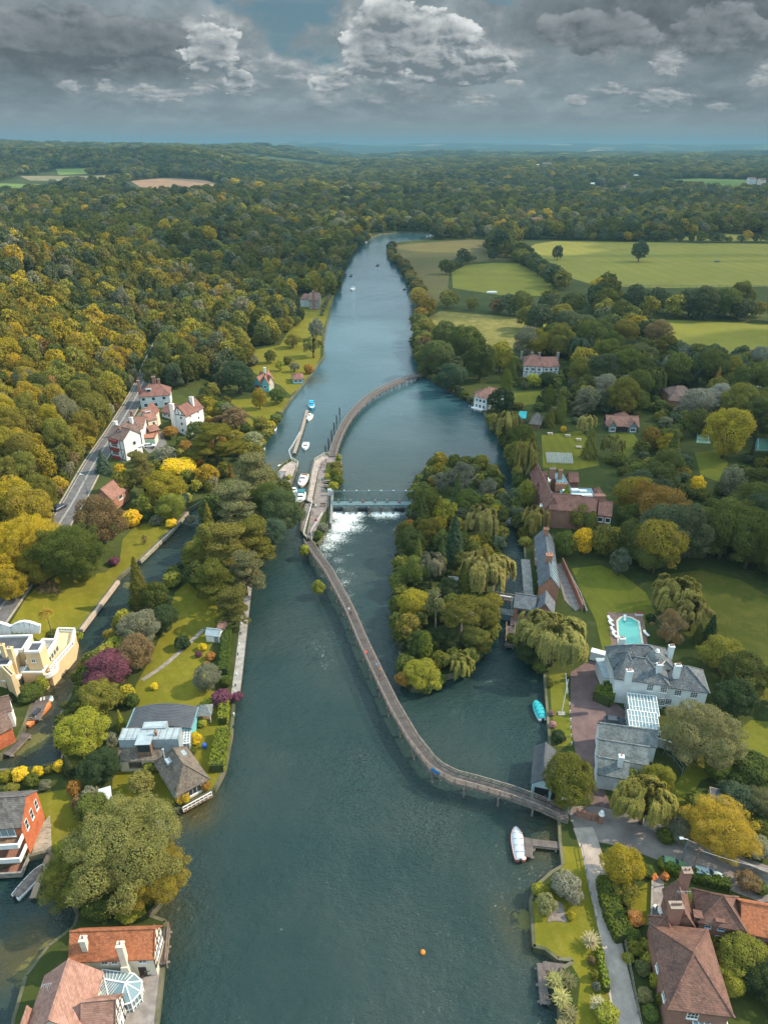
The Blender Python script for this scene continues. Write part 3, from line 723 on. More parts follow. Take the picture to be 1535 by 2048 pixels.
def quads(C,Nn,sx,sy,rng,along=None):
    """one leaf cluster quad per centre, facing its normal"""
    n = len(C);C = np.asarray(C);Nn = np.asarray(Nn);Nn = Nn/np.maximum(np.linalg.norm(Nn,axis=1,keepdims=True),1e-6)
    r = rng.normal(size=(n,3)) if along is None else np.asarray(along)
    U = r - (r*Nn).sum(1,keepdims=True)*Nn;U /= np.maximum(np.linalg.norm(U,axis=1,keepdims=True),1e-6)
    V = np.cross(Nn,U);k = rng.uniform(.6,1.4,(n,1))
    U = U*(sx*k/2);V = V*(sy*k/2)
    pts = np.stack([C-U-V*.6,C+U*.7-V,C+U+V*.7,C-U*.6+V],1).reshape(-1,3)
    return pts
def qmesh(name,pts,mat):
    n = len(pts)//4;me = bpy.data.meshes.new(name)
    me.vertices.add(len(pts));me.vertices.foreach_set('co',pts.astype(np.float32).ravel())
    me.loops.add(n*4);me.loops.foreach_set('vertex_index',np.arange(n*4,dtype=np.int32))
    me.polygons.add(n);me.polygons.foreach_set('loop_start',np.arange(0,n*4,4,dtype=np.int32));me.polygons.foreach_set('loop_total',np.full(n,4,np.int32))
    me.update();me.validate();me.materials.append(mat);return me
def sph(n,rng):
    v = rng.normal(size=(n,3));return v/np.linalg.norm(v,axis=1,keepdims=True)
def fromlobes(L,n,sz,rng,jit=.55,fl=1.0,lowcut=-.65,asp=1.0):
    """L: (x,y,z,rx,rz). leaves lie on the outside of the union of the lobes"""
    L = np.array(L);area = L[:,3]**2;k = rng.choice(len(L),size=int(n*2.2),p=area/area.sum())
    d = sph(len(k),rng);d = d[:];ok = d[:,2] > lowcut
    k = k[ok];d = d[ok]
    rr = rng.uniform(.86,1.08,(len(k),1))
    off = d*rr*np.stack([L[k,3],L[k,3],L[k,4]],1);C = L[k,:3]+off
    ins = np.zeros(len(k),bool)
    for q in L:
        e = (C-q[:3])/np.array([q[3],q[3],q[4]]);ins |= (e*e).sum(1) < .66
    C = C[~ins][:n];d = d[~ins][:n]
    # extra sprigs thrown a little clear of the crown break its outline
    m = len(C)//9;j = rng.integers(0,len(C),m);C = np.concatenate([C,C[j]+d[j]*rng.uniform(.01,.045,(m,1))]);d = np.concatenate([d,d[j]])
    nn = d + rng.normal(size=d.shape)*jit;nn[:,2] += .15
    return quads(C,nn,sz*asp,sz,rng)
def crown(kind,n,sz,seed):
    rng = np.random.default_rng(seed);L = []
    if kind == 'broad':
        L.append((0,0,.52,.28,.28));nl = 34 if n < 30000 else 60
        for i in range(nl):
            d = sph(1,rng)[0];d[2] = d[2]*.9+.08
            rad = rng.uniform(.24,.37) if n < 30000 else rng.uniform(.18,.42);r = rng.uniform(.10,.19)*(1 if n < 30000 else .78)
            L.append((d[0]*rad,d[1]*rad,.55+d[2]*.36*rng.uniform(.7,1.05),r,r*rng.uniform(.75,1.0)))
        for i in range(26 if n < 30000 else 70):
            d = sph(1,rng)[0];qq = .43 if n < 30000 else rng.uniform(.34,.50);L.append((d[0]*qq,d[1]*qq,.54+d[2]*qq*.93,rng.uniform(.05,.085),rng.uniform(.04,.07)))
        return fromlobes(L,n,sz,rng)
    if kind == 'tall':
        for i in range(40):
            z = rng.uniform(.15,.93);a = rng.uniform(0,6.28);r0 = .30*math.sin(math.pi*min(1,(z*.9+.08)))**.6
            rad = r0*rng.uniform(.5,1.1);r = rng.uniform(.09,.17);L.append((math.cos(a)*rad,math.sin(a)*rad,z,r,r*.8))
        return fromlobes(L,n,sz,rng)
    if kind == 'cone':
        z = rng.uniform(0,1,n*2)**1.3*.92+.05;z = z[:n];a = rng.uniform(0,6.283,n)
        tier = (z*11+np.sin(a*3)*.35) % 1.0
        r = .48*(1-z)**.85*(.62+.42*(1-tier))*(1+.13*np.sin(a*7+z*20))*rng.uniform(.72,1.0,n)
        C = np.stack([np.cos(a)*r,np.sin(a)*r,z-.06*tier*.3-r*.12],1)
        nn = np.stack([np.cos(a),np.sin(a),.9+0*a],1)+rng.normal(size=(n,3))*.5
        return quads(C,nn,sz,sz,rng)
    if kind == 'pine':
        for i in range(26):
            z = rng.uniform(.50,.96);a = rng.uniform(0,6.28);rad = .40*rng.uniform(.2,1.0)*(1.15-(z-.5)*1.3)
            L.append((math.cos(a)*rad,math.sin(a)*rad,z,rng.uniform(.10,.19),rng.uniform(.025,.05)))
        return fromlobes(L,n,sz,rng,.8)
    if kind == 'bigpine':      # heavy crown of pads down most of the trunk
        for i in range(46):
            z = rng.uniform(.22,.97);a = rng.uniform(0,6.28);rad = .40*rng.uniform(.3,1.05)*(1.12-z*.72)
            L.append((math.cos(a)*rad,math.sin(a)*rad,z-rad*.12,rng.uniform(.09,.17),rng.uniform(.03,.055)))
        return fromlobes(L,n,sz,rng,.8)
    if kind == 'cedar':
        for lv,z in enumerate((.42,.56,.70,.83,.94)):
            R0 = .46*(1-.13*lv)*rng.uniform(.85,1)
            for i in range(11-lv*2):
                a = rng.uniform(0,6.28);rad = R0*rng.uniform(.35,.95);L.append((math.cos(a)*rad,math.sin(a)*rad,z+rng.uniform(-.03,.03),rng.uniform(.08,.14),rng.uniform(.018,.03)))
        return fromlobes(L,n,sz,rng,.6)
    if kind == 'column':
        z = rng.uniform(.03,1,n);a = rng.uniform(0,6.283,n)
        r = .46*np.sin(np.pi*np.clip(z*.86+.12,0,1))**.55*(1+.16*np.sin(a*5+z*9)*np.cos(z*23+a))*rng.uniform(.8,1,n)
        C = np.stack([np.cos(a)*r,np.sin(a)*r,z],1);nn = np.stack([np.cos(a),np.sin(a),.35+0*a],1)+rng.normal(size=(n,3))*.5
        return quads(C,nn,sz*.8,sz*1.1,rng)
    if kind == 'bush':
        L.append((0,0,.45,.36,.42))
        for i in range(16):
            d = sph(1,rng)[0];L.append((d[0]*.30,d[1]*.30,.5+d[2]*.28,rng.uniform(.13,.2),rng.uniform(.13,.2)))
        return fromlobes(L,n,sz,rng,lowcut=-.9)
    if kind == 'clump':        # a stretch of far woodland
        for i in range(60):
            r = rng.uniform(.05,.085);L.append((rng.uniform(-.47,.47),rng.uniform(-.47,.47),rng.uniform(.3,.62),r,rng.uniform(.28,.42)))
        return fromlobes(L,n,sz,rng,.4,lowcut=-.3)
    if kind == 'willow':
        out = []
        # heads: several domes, each shedding curtains of hanging shoots
        heads = [(0,0,.98,.30)]+[(math.cos(a)*rng.uniform(.2,.3),math.sin(a)*rng.uniform(.2,.3),rng.uniform(.74,.93),rng.uniform(.15,.22)) for a in rng.uniform(0,6.28,11)]
        ns = int(n/13);C = [];D = [];Nn = [];K = 130 if n > 60000 else 80;cur = []
        for i in range(K):      # curtains
            h = heads[rng.integers(0,len(heads))];q = math.sqrt(rng.uniform(.08,1));cur.append((h,rng.uniform(0,6.283),q,rng.uniform(.22,.58),rng.uniform(-.02,.035)))
        for i in range(ns):
            h,a0,q0,ln0,out = cur[rng.integers(0,K)];a = a0+rng.normal()*.11/max(q0,.3);q = min(1.05,max(.05,q0+rng.normal()*.06));r = h[3]*q+out*q
            x,y = h[0]+math.cos(a)*r,h[1]+math.sin(a)*r;z0 = h[2]-q*q*h[3]*.62+rng.normal()*.008
            ln = ln0*rng.uniform(.75,1.1)*min(1.,z0)*(.3+.7*q);oa = math.atan2(y,x)
            for j in range(13):
                f = j/12;s_ = .05*f*(1-f*.3)
                C.append((x+math.cos(oa)*s_+rng.normal()*.005,y+math.sin(oa)*s_+rng.normal()*.005,max(.02,z0-ln*f)))
                D.append((rng.normal()*.25,rng.normal()*.25,-1));Nn.append((math.cos(oa)+rng.normal()*.6,math.sin(oa)+rng.normal()*.6,.45+.9*(1-f)))
        if n > 60000: sz *= 1.25
        return quads(C,Nn,sz*2.3,sz*.75,rng,D)
    if kind == 'thin':         # half bare crown
        for i in range(34):
            d = sph(1,rng)[0];rad = rng.uniform(.15,.42);r = rng.uniform(.05,.10)
            L.append((d[0]*rad,d[1]*rad,.56+d[2]*.38,r,r))
        return fromlobes(L,n,sz*.8,rng,1.0)
    if kind == 'blades':       # pampas, flax: arching blades
        C = [];D = [];Nn = []
        for i in range(int(n/7)):
            a = rng.uniform(0,6.283);tilt = rng.uniform(.05,1.0)**.7;ln = rng.uniform(.75,1.05)
            for j in range(7):
                f = (j+.5)/7;r = .48*tilt*f*ln;z = .95*ln*(f-.55*tilt*f*f)
                C.append((math.cos(a)*r,math.sin(a)*r,max(.02,z)));D.append((math.cos(a)*tilt,math.sin(a)*tilt,1-1.2*tilt*f));Nn.append((math.cos(a)*-.3+rng.normal()*.4,math.sin(a)*-.3+rng.normal()*.4,1))
        return quads(C,Nn,.15,sz*.55,rng,D)
    if kind == 'frond':        # palm head, sits on its own trunk
        C = [];D = [];Nn = []
        for i in range(34):
            a = rng.uniform(0,6.283);up = rng.uniform(-.5,1)
            for j in range(10):
                f = (j+.5)/10
                for sgn in (-1,1):
                    r = .48*f;z = .86+.12*up*f-.16*f*f*(1.4-up*.5)
                    w = .05*math.sin(math.pi*min(1,f+.12));C.append((math.cos(a)*r-sgn*math.sin(a)*w,math.sin(a)*r+sgn*math.cos(a)*w,z));D.append((math.cos(a)-sgn*math.sin(a)*.7,math.sin(a)+sgn*math.cos(a)*.7,-.4));Nn.append((rng.normal()*.2,rng.normal()*.2,1))
        return quads(C,Nn,.11,.035,rng,D)
def trunkmesh(kind,seed):
    rng = random.Random(seed);mb = MB()
    if kind == 'frond': mb.tube([(0,0,0),(.02,0,.3),(.0,0,.6),(0,0,.88)],[.035,.026,.024,.03],8)
    elif kind in ('pine','bigpine','cedar','cone'):
        top = .93;mb.tube([(0,0,0),(.01,.01,.35),(0,0,.7),(0,0,top)],[.032,.025,.016,.004],7)
        for i in range(16 if kind != 'cone' else 4):
            z = rng.uniform(.3 if kind != 'pine' else .5,.88);a = rng.uniform(0,6.28);r = rng.uniform(.2,.36)
            mb.tube([(0,0,z-.04),(math.cos(a)*r*.5,math.sin(a)*r*.5,z-.01),(math.cos(a)*r,math.sin(a)*r,z)],[.010,.007,.003],5)
    elif kind in ('column','bush','blades'): mb.tube([(0,0,0),(0,0,.4),(0,0,.8)],[.03,.02,.006],6)
    else:
        mb.tube([(0,0,0),(.01,-.01,.18),(0,.01,.34),(.02,0,.55)],[.036,.027,.023,.012],8)
        for i in range(11):
            a = i*2.4+rng.uniform(-.3,.3);z = rng.uniform(.16,.4);r = rng.uniform(.2,.40);h = rng.uniform(.55,.85)
            p1 = (math.cos(a)*r*.45,math.sin(a)*r*.45,z+(h-z)*.5);p2 = (math.cos(a)*r,math.sin(a)*r,h)
            mb.tube([(0,0,z),p1,p2],[.014,.009,.003],5)
            for k in range(3 if kind == 'thin' else 1):
                b = a+rng.uniform(-.9,.9);mb.tube([p1,(p1[0]+math.cos(b)*.14,p1[1]+math.sin(b)*.14,p1[2]+rng.uniform(.05,.2))],[.006,.002],4)
    me = bpy.data.meshes.new('trunk');me.from_pydata(mb.v,[],mb.f);me.update()
    me.polygons.foreach_set('use_smooth',[True]*len(me.polygons));me.materials.append(M_BARKP if kind in ('pine','thin') else M_BARK)
    return me
FR = dict(broad=.55,tall=.53,cone=.42,pine=.74,bigpine=.60,cedar=.68,column=.5,bush=.48,willow=.55,thin=.56,blades=.40,frond=.8)
PROTO = {}
def proto(kind,lod,var):
    k = (kind,lod,var)
    if k not in PROTO:
        n,sz = {'xl': (80000,.0088),'hi': (24000,.0165),'mid': (5200,.034),'lo': (1300,.062)}[lod]
        if kind in ('cone','column','bush'): n = int(n*.8);sz *= 1.15
        if kind == 'bush': n = int(n*.5);sz *= 1.6
        if kind in ('blades',): n = int(n*.25)
        if kind == 'willow': n = int(n*1.6)
        if kind in ('pine','thin'): n = int(n*.5)
        PROTO[k] = (qmesh('crown',crown(kind,n,sz,var*31+hash_(kind)),M_LEAF),trunkmesh(kind,var+3))
    return PROTO[k]
def hash_(s): return sum(ord(c)*(i+3) for i,c in enumerate(s)) % 997
GOLD = (.275,.225,.022);OLIVE = (.125,.134,.024);GREEN = (.080,.110,.022);DARK = (.040,.062,.022);TEAL = (.056,.090,.046);YEL = (.46,.36,.022);LIME = (.205,.225,.030)
RUST = (.230,.130,.030);BROWN = (.145,.112,.045);PURP = (.110,.050,.062);SILV = (.235,.265,.185);GREYG = (.135,.155,.085);WIL = (.225,.215,.060);ORNG = (.50,.25,.07);PAMP = (.29,.29,.15)
def mixt(a,b,f): return tuple(x*(1-f)+y*f for x,y in zip(a,b))
def calm(c): return mixt(c,(.150,.145,.034),.18)
TREES = []      # everything planted: dict
NAMES = dict(broad='broadleaf_tree',tall='tall_tree',cone='conifer',pine='pine_tree',bigpine='big_pine_tree',cedar='cedar_tree',column='columnar_tree',bush='shrub',willow='willow_tree',thin='sparse_tree',blades='pampas_grass',frond='palm_tree')
def T(cx,cy,w,hr,kind,tint,label,g=1.1,name=None,group=None):
    H0 = 8.
    for _ in range(6):
        x,y = P(cx,cy,g+FR[kind]*H0);d = Q(x,y,g+FR[kind]*H0)[2];W = w/FPX*d;H0 = W*hr
    TREES.append(dict(x=x,y=y,z=g,W=W,H=H0,kind=kind,tint=tint,label=label,name=name or NAMES[kind],cat=(name or NAMES[kind]).replace('_',' '),group=group,px=w,hand=True))
def TB(bx,by,W,Hh,kind,tint,label,g=1.1,name=None,group=None):
    """by its foot and metres"""
    x,y = P(bx,by,g);d = Q(x,y,g)[2]
    TREES.append(dict(x=x,y=y,z=g,W=W,H=Hh,kind=kind,tint=tint,label=label,name=name or NAMES[kind],cat=(name or NAMES[kind]).replace('_',' '),group=group,px=W*FPX/d,hand=True))
def plant(t,i):
    lod = 'xl' if t['px'] > 120 else 'hi' if t['px'] > 58 else ('mid' if t['px'] > 22 else 'lo')
    nv = 4 if t['kind'] == 'broad' else (3 if t['kind'] in ('tall','willow','bigpine') else 2)
    if lod in ('hi','xl'): nv = min(nv,3 if lod == 'hi' else 2)
    cm,tm = proto(t['kind'],lod,i % nv)
    r = random.Random(i*17+5);f = r.uniform(.84,1.26);h = r.uniform(-.06,.06)
    tint = t['tint'] if t['hand'] else calm(t['tint']);tint = (tint[0]*(f+h)*1.45,tint[1]*f*1.26,tint[2]*(f-h)*1.5)
    rz = r.uniform(0,6.28)
    if t['px'] > 15:
        e = empty(t['name'],(t['x'],t['y'],t['z']-.1),rz,t['label'],t['cat'],t.get('group'))
        c = bpy.data.objects.new('crown',cm);COL.objects.link(c);c.parent = e;c.scale = (t['W'],t['W'],t['H']);c['tint'] = tint
        if t['kind'] not in ('blades',):
            k = bpy.data.objects.new('trunk',tm);COL.objects.link(k);k.parent = e;k.scale = (t['W'],t['W'],t['H'])
    else:
        c = bpy.data.objects.new(t['name'],cm);COL.objects.link(c);c.location = (t['x'],t['y'],t['z']-.1);c.rotation_euler = (0,0,rz)
        c.scale = (t['W'],t['W'],t['H']);c['tint'] = tint;tag(c,t['label'],t['cat'],t.get('group'))
# ------------------------------------------------------------------ trees one by one
for a in [
 (40,1085,132,.95,'broad',GOLD,'golden tree overhanging the wooded side of the main road'),(52,1012,96,1.0,'broad',mixt(GOLD,OLIVE,.5),'olive gold tree at the road bend above the overhanging golden tree'),(14,1128,90,.95,'broad',mixt(GOLD,YEL,.3),'bright gold tree hiding the main road at the photo edge'),(88,1068,66,1.1,'broad',mixt(GOLD,LIME,.4),'yellow green tree reaching over the main road'),(74,1130,78,1.0,'broad',mixt(OLIVE,GOLD,.4),'olive tree hiding the main road beside the dark green tree'),(24,1186,62,.9,'broad',mixt(GOLD,OLIVE,.4),'golden olive tree between the villa and the main road'),(22,1000,90,1.,'broad',GOLD,'golden tree at the photo edge above the road'),
 (245,1700,236,.72,'broad',mixt(OLIVE,GREYG,.25),'huge golden green tree spreading over the river above the orange roofed boathouse'),
 (148,1752,134,.75,'broad',OLIVE,'lower olive tree on the creek side of the huge golden green tree'),
 (308,1748,136,.72,'broad',mixt(GOLD,OLIVE,.8),'broad green gold crown dipping to the river below the huge golden tree'),
 (200,1808,80,.5,'bush',GREEN,'dark green undergrowth behind the orange roofed boathouse','shrub'),
 (262,1820,60,.5,'bush',LIME,'bright green scrub beside the orange boathouse roof ridge','shrub'),
 (200,1532,82,.8,'broad',DARK,'round dark green tree beside the shingled house'),
 (165,1462,108,.75,'broad',LIME,'yellow green tree leaning over the backwater near the orange launch'),
 (196,1392,86,.8,'broad',OLIVE,'mid green tree just below the purple tree'),
 (175,1350,50,.9,'bush',GREEN,'green shrub against the backwater beside the purple tree','shrub'),
 (214,1337,102,.72,'broad',PURP,'large round purple leaved tree on the backwater bank','purple_tree'),
 (207,1362,42,1.0,'broad',LIME,'yellow green tree in front of the purple tree'),
 (270,1305,78,.95,'broad',BROWN,'brownish olive tree above the purple tree'),
 (278,1256,88,.85,'broad',GREYG,'grey green tree on the garden island beside the backwater'),
 (232,1290,50,.7,'bush',LIME,'pale yellow green shrub at the waters edge above the purple tree','shrub'),
 (328,1236,62,1.0,'broad',DARK,'very dark green tree beside the island lawn'),
 (276,1168,62,1.9,'cone',OLIVE,'tall green conifer beside the stone steps on the backwater'),
 (310,1190,56,1.2,'broad',GREEN,'green tree behind the tall conifer on the backwater'),
 (345,1158,44,.7,'bush',mixt(GREEN,LIME,.4),'bright green bush at the top of the island lawn','shrub'),
 (365,1284,36,.8,'bush',DARK,'small round dark bush on the island lawn','shrub'),
 (308,1372,18,.8,'bush',YEL,'small round yellow shrub in a lawn bed','shrub'),
 (413,1354,62,.85,'broad',GREYG,'round grey green tree beside the long hedge on the island'),
 (443,1396,46,.7,'bush',PURP,'purple leaved shrub at the foot of the round grey green tree','purple_shrub'),
 (474,1392,26,.7,'bush',PURP,'small purple shrub overhanging the river wall','purple_shrub'),
 (452,1362,28,.9,'bush',GREEN,'green shrub by the river wall above the purple shrubs','shrub'),
 (405,1293,20,.8,'bush',YEL,'yellow flowering shrub beside the white garden shed','shrub'),
 (420,1312,24,.7,'bush',RUST,'rust coloured shrub in the border below the white garden shed','shrub'),
 (412,1330,22,.6,'bush',BROWN,'brown purple shrub in the border above the round tree','shrub'),
 (397,1308,16,.8,'bush',PURP,'dark purple shrub in the border by the garden path','shrub'),
 (415,1402,22,.6,'bush',LIME,'bright lime bush beside the grey roofed gazebo','shrub'),
 (404,1445,22,.7,'bush',LIME,'yellow green shrub on the patio edge below the gazebo','shrub'),
 (390,1476,30,.8,'bush',YEL,'bright yellow shrub beside the glazed verandah','shrub'),
 (382,1500,24,.7,'bush',GREEN,'green shrub by the shingled house wall','shrub'),
 (300,1530,34,.8,'bush',LIME,'green shrub under the cream wall of the shingled house','shrub'),
 (284,1565,56,.85,'broad',mixt(LIME,GREYG,.4),'pale yellow green tree on the lawn before the shingled house'),
 (366,1594,32,.8,'bush',GOLD,'golden shrub beside the deck posts of the shingled house','shrub'),
 (408,1570,26,1.0,'bush',RUST,'orange brown climber at the river corner of the shingled house','shrub'),
 (265,1400,28,1.2,'bush',GREEN,'green shrub behind the curved dark roof','shrub'),
 (255,1385,36,1.0,'bush',GOLD,'golden shrub by the rose path','shrub'),
 (240,1440,26,2.0,'cone',LIME,'narrow yellow green conifer beside the curved dark roof'),
 (246,1395,34,1.0,'bush',OLIVE,'olive shrub at the corner of the curved dark roof','shrub'),
 (222,1480,32,1.1,'bush',GREYG,'grey green shrub beside the shingled house gable','shrub'),
 (134,1532,36,1.5,'cone',DARK,'dark conifer at the end of the flowering hedge'),
 (148,1575,32,1.1,'bush',RUST,'orange leaved shrub beside the stepping stone lawn','shrub'),
 (118,1532,28,.9,'bush',YEL,'yellow bush beside the dark conifer','shrub'),
 (178,1590,44,.8,'bush',GREYG,'grey shrub over the white shed roof','shrub'),
 (158,1604,36,.8,'bush',BROWN,'brownish shrub beside the white shed','shrub'),
 (10,1552,30,.8,'bush',LIME,'yellow green shrub at the far end of the flowering hedge','shrub'),(40,1548,36,.8,'bush',YEL,'golden flowering shrub above the grey roofed red house','shrub'),(76,1542,26,.9,'bush',YEL,'bright yellow round shrub on the creek dam','shrub'),
 (62,1560,34,.8,'bush',GREEN,'green shrub in the middle of the creek dam','shrub'),(22,1578,34,.7,'bush',OLIVE,'olive shrub just behind the grey roofed red house','shrub'),(90,1570,28,.7,'bush',GREYG,'dull green shrub on the creek dam','shrub'),(118,1690,26,.8,'bush',LIME,'yellow green shrub beside the small creek jetty','shrub'),
 (60,1385,60,.5,'bush',GREEN,'green garden shrubs below the cream villa','shrub'),(82,1368,30,1.2,'bush',LIME,'yellow green shrub at the water corner of the cream villa','shrub'),(30,1392,34,.5,'bush',DARK,'dark low shrub below the cream villa bay window','shrub'),(156,1272,22,.9,'bush',LIME,'yellow green shrub against the villa terrace','shrub'),(108,1268,30,.6,'bush',GREEN,'green bush at the foot of the palm','shrub'),
 (92,1224,30,2.45,'frond',(.26,.19,.03),'tall palm with a golden head on the villa lawn'),
 (50,1214,38,.75,'bush',GREEN,'clipped round green bush near the palm','shrub'),(70,1196,32,.8,'bush',PURP,'dark purple shrub near the white garden bench','shrub'),
 (95,1182,54,.75,'bush',BROWN,'brownish pink flowering shrub at the top of the long lawn','shrub'),(74,1150,44,.9,'bush',OLIVE,'olive bush beside the main road','shrub'),(20,1232,50,.8,'bush',GREEN,'leafy green shrub behind the cream villa','shrub'),(14,1205,46,.9,'bush',OLIVE,'olive shrub between the road and the cream villa','shrub'),
 (134,1100,140,.85,'broad',GREEN,'large dark green tree between the road and the long lawn'),
 (200,1038,108,.95,'broad',BROWN,'large brown green tree behind the long lawn'),
 (170,1135,60,.8,'broad',GREEN,'smaller dark green tree at the edge of the long lawn'),
 (228,1122,24,.8,'bush',PURP,'small purple bush by the stone steps','shrub'),
 (262,1036,44,.8,'bush',YEL,'yellow shrub beside the clipped hedge block','shrub'),(312,1040,28,.8,'bush',GREYG,'clipped grey green ball on the upper lawn','shrub'),(288,1078,16,1.3,'thin',BROWN,'tiny bare tree on the upper lawn'),
 (340,1012,66,.9,'broad',mixt(GREEN,LIME,.4),'flat topped green tree at the top of the backwater lawn'),(342,1046,26,.7,'bush',YEL,'yellow green shrub at the backwater wall','shrub'),(380,1038,24,.7,'bush',GREYG,'grey shrub at the backwater head','shrub'),
 (360,1000,44,.8,'bush',TEAL,'blue green shrub near the backwater head','shrub'),(325,976,90,.85,'broad',mixt(LIME,GOLD,.4),'yellow green tree below the golden hedge'),(245,965,50,1.0,'bush',OLIVE,'olive shrub beside the red roofed barn','shrub'),
 (282,935,76,1.15,'bigpine',mixt(OLIVE,BROWN,.4),'brownish pine below the timbered houses'),(205,925,44,1.1,'cone',TEAL,'blue green conifer at the corner of the timbered house'),(240,938,26,.9,'bush',YEL,'bright yellow shrub beside the timbered house','shrub'),
 (355,938,86,.5,'bush',YEL,'long golden yellow hedge bush below the houses','shrub'),(385,925,44,.6,'bush',RUST,'orange round tree below the big cedar'),
 (430,876,124,.72,'cedar',(.120,.120,.020),'spreading layered cedar above the backwater'),(395,905,50,.7,'bush',DARK,'dark clipped bush beside the cedar trunk','shrub'),(330,910,50,.7,'bush',GREYG,'dull green shrub beside the driveway','shrub'),
 (395,860,50,.8,'broad',GREEN,'green tree between the white house and the cedar'),(507,880,46,.8,'broad',mixt(SILV,LIME,.5),'pale green round tree on the riverside below the cedar'),(470,835,56,.8,'broad',BROWN,'brownish tree beside the riverside lawn'),(445,815,36,.8,'bush',GREEN,'green round bush beside the white house','shrub'),
 (355,838,24,.8,'bush',GREEN,'round clipped bush before the white house','shrub'),(372,845,20,.8,'bush',DARK,'dark clipped bush near the white house','shrub'),(340,862,34,.6,'bush',RUST,'brown orange shrub on the driveway bend','shrub'),
 (500,945,112,.95,'bigpine',mixt(OLIVE,GREYG,.5),'dark pine at the head of the island'),(470,1005,110,1.0,'bigpine',mixt(OLIVE,GREYG,.5),'big dark pine in the middle of the island wood'),(418,1048,44,2.0,'cone',mixt(OLIVE,GOLD,.3),'narrow golden green conifer over the backwater'),
 (455,1085,118,.95,'bigpine',mixt(OLIVE,BROWN,.25),'broad pine over the backwater bend'),(505,1075,96,1.0,'bigpine',OLIVE,'pine beside the river wall below the lock'),(430,1160,104,.95,'bigpine',mixt(OLIVE,GREEN,.5),'green pine above the island lawn'),
 (488,1140,96,1.05,'bigpine',mixt(OLIVE,GREYG,.5),'large pine leaning over the river wall'),(465,1205,84,1.05,'bigpine',mixt(OLIVE,BROWN,.2),'pine at the lower end of the island wood'),(390,1110,70,1.1,'bigpine',OLIVE,'pine reaching over the backwater pool'),
 (565,1018,92,1.0,'broad',mixt(TEAL,GREEN,.5),'rounded blue green tree beside the lock chamber'),(535,1000,80,1.0,'broad',GREEN,'green tree behind the lock chamber'),(545,1062,60,1.0,'broad',TEAL,'dark tree hanging over the lower lock cut'),(528,960,60,.9,'broad',OLIVE,'olive tree by the lock hut'),
 (577,954,14,.7,'bush',LIME,'small green bush on the lock side','shrub'),(573,968,14,.7,'bush',OLIVE,'small olive bush on the lock side','shrub'),
 (672,946,30,.8,'bush',OLIVE,'olive bush on the lock island','shrub'),(676,960,26,.8,'bush',GREEN,'green bush on the weir side of the lock island','shrub'),(672,932,26,.8,'bush',mixt(OLIVE,BROWN,.3),'brown green bush at the top of the lock island','shrub'),(666,972,24,.8,'bush',LIME,'yellow green bush on the lock island above the weir','shrub'),(677,914,12,.8,'bush',LIME,'small bush at the end of the upper footbridge','shrub'),
 (646,1056,26,.9,'bush',GREYG,'grey green scrub on the embankment below the weir','shrub'),(636,1070,22,.9,'bush',GREEN,'dark scrub at the start of the long footbridge','shrub'),(609,1100,22,1.1,'bush',LIME,'yellow green bush growing beside the footbridge start','shrub'),(637,1174,30,1.0,'bush',LIME,'round yellow green bush in the water beside the long footbridge','shrub'),
 # weir island
 (925,955,86,.8,'thin',GREYG,'loose grey green tree at the top of the weir island'),(885,962,56,.8,'thin',GREYG,'feathery grey tree near the weir gates'),(852,1006,68,1.0,'bigpine',mixt(GREEN,OLIVE,.4),'dark pine at the end of the weir'),(890,1022,56,.9,'broad',LIME,'yellow green tree behind the dark weir pine'),
 (968,1042,86,.9,'willow',WIL,'golden weeping willow over the mill stream'),(908,1085,66,1.75,'cone',mixt(DARK,TEAL,.4),'tall dark cypress in the middle of the weir island'),(972,1138,112,.9,'willow',WIL,'large golden weeping willow facing the mill'),
 (862,1135,62,1.3,'willow',mixt(GREYG,BROWN,.35),'grey brown weeping willow on the weir island'),(823,1085,60,1.1,'broad',mixt(DARK,GREEN,.4),'dark green tree at the weir side of the island'),(830,1140,64,1.1,'broad',GREEN,'green tree below the grey brown willow'),(860,1060,60,.9,'broad',OLIVE,'olive tree behind the weir pine'),(935,1005,60,.9,'broad',GREEN,'green tree at the top of the weir island'),(978,975,52,.9,'thin',GREYG,'wispy tree at the stream corner of the weir island'),
 (872,1200,54,1.9,'pine',mixt(OLIVE,GREYG,.4),'tall pine with a bare pale trunk on the weir island'),(925,1222,92,1.25,'pine',OLIVE,'tall leaning pine near the sluice'),(964,1225,74,1.0,'broad',OLIVE,'olive tree beside the sluice gate'),(985,1205,44,1.0,'broad',mixt(GREEN,GOLD,.3),'yellow tinged tree at the sluice footbridge'),
 (826,1205,66,.9,'broad',mixt(GOLD,OLIVE,.4),'golden green tree on the bridge side of the weir island'),(818,1252,56,1.1,'broad',mixt(OLIVE,RUST,.3),'rust tinged tree on the bridge side of the weir island'),(836,1285,50,1.2,'broad',mixt(DARK,GREEN,.6),'dark green tree near the tip of the weir island'),(849,1290,34,2.0,'column',mixt(LIME,GREEN,.5),'narrow ivy green tree near the tip of the weir island'),
 (900,1180,60,.9,'broad',DARK,'dark tree behind the summerhouse on the weir island'),(945,1275,60,.8,'broad',mixt(DARK,OLIVE,.4),'shaded dark tree beside the sluice pool'),(890,1275,60,.9,'broad',DARK,'dark understorey tree under the pines'),
 (842,1345,76,.65,'broad',LIME,'yellow green tree at the tip of the weir island'),(806,1356,36,.8,'bush',RUST,'rusty brown shrub at the tip of the weir island','shrub'),(916,1328,66,.8,'willow',mixt(WIL,OLIVE,.5),'small weeping willow at the tip of the weir island'),(880,1318,44,.8,'bush',OLIVE,'olive shrub between the willow and the island tip','shrub'),(818,1050,22,1.2,'bush',RUST,'orange shrub on the weir island bank','shrub'),
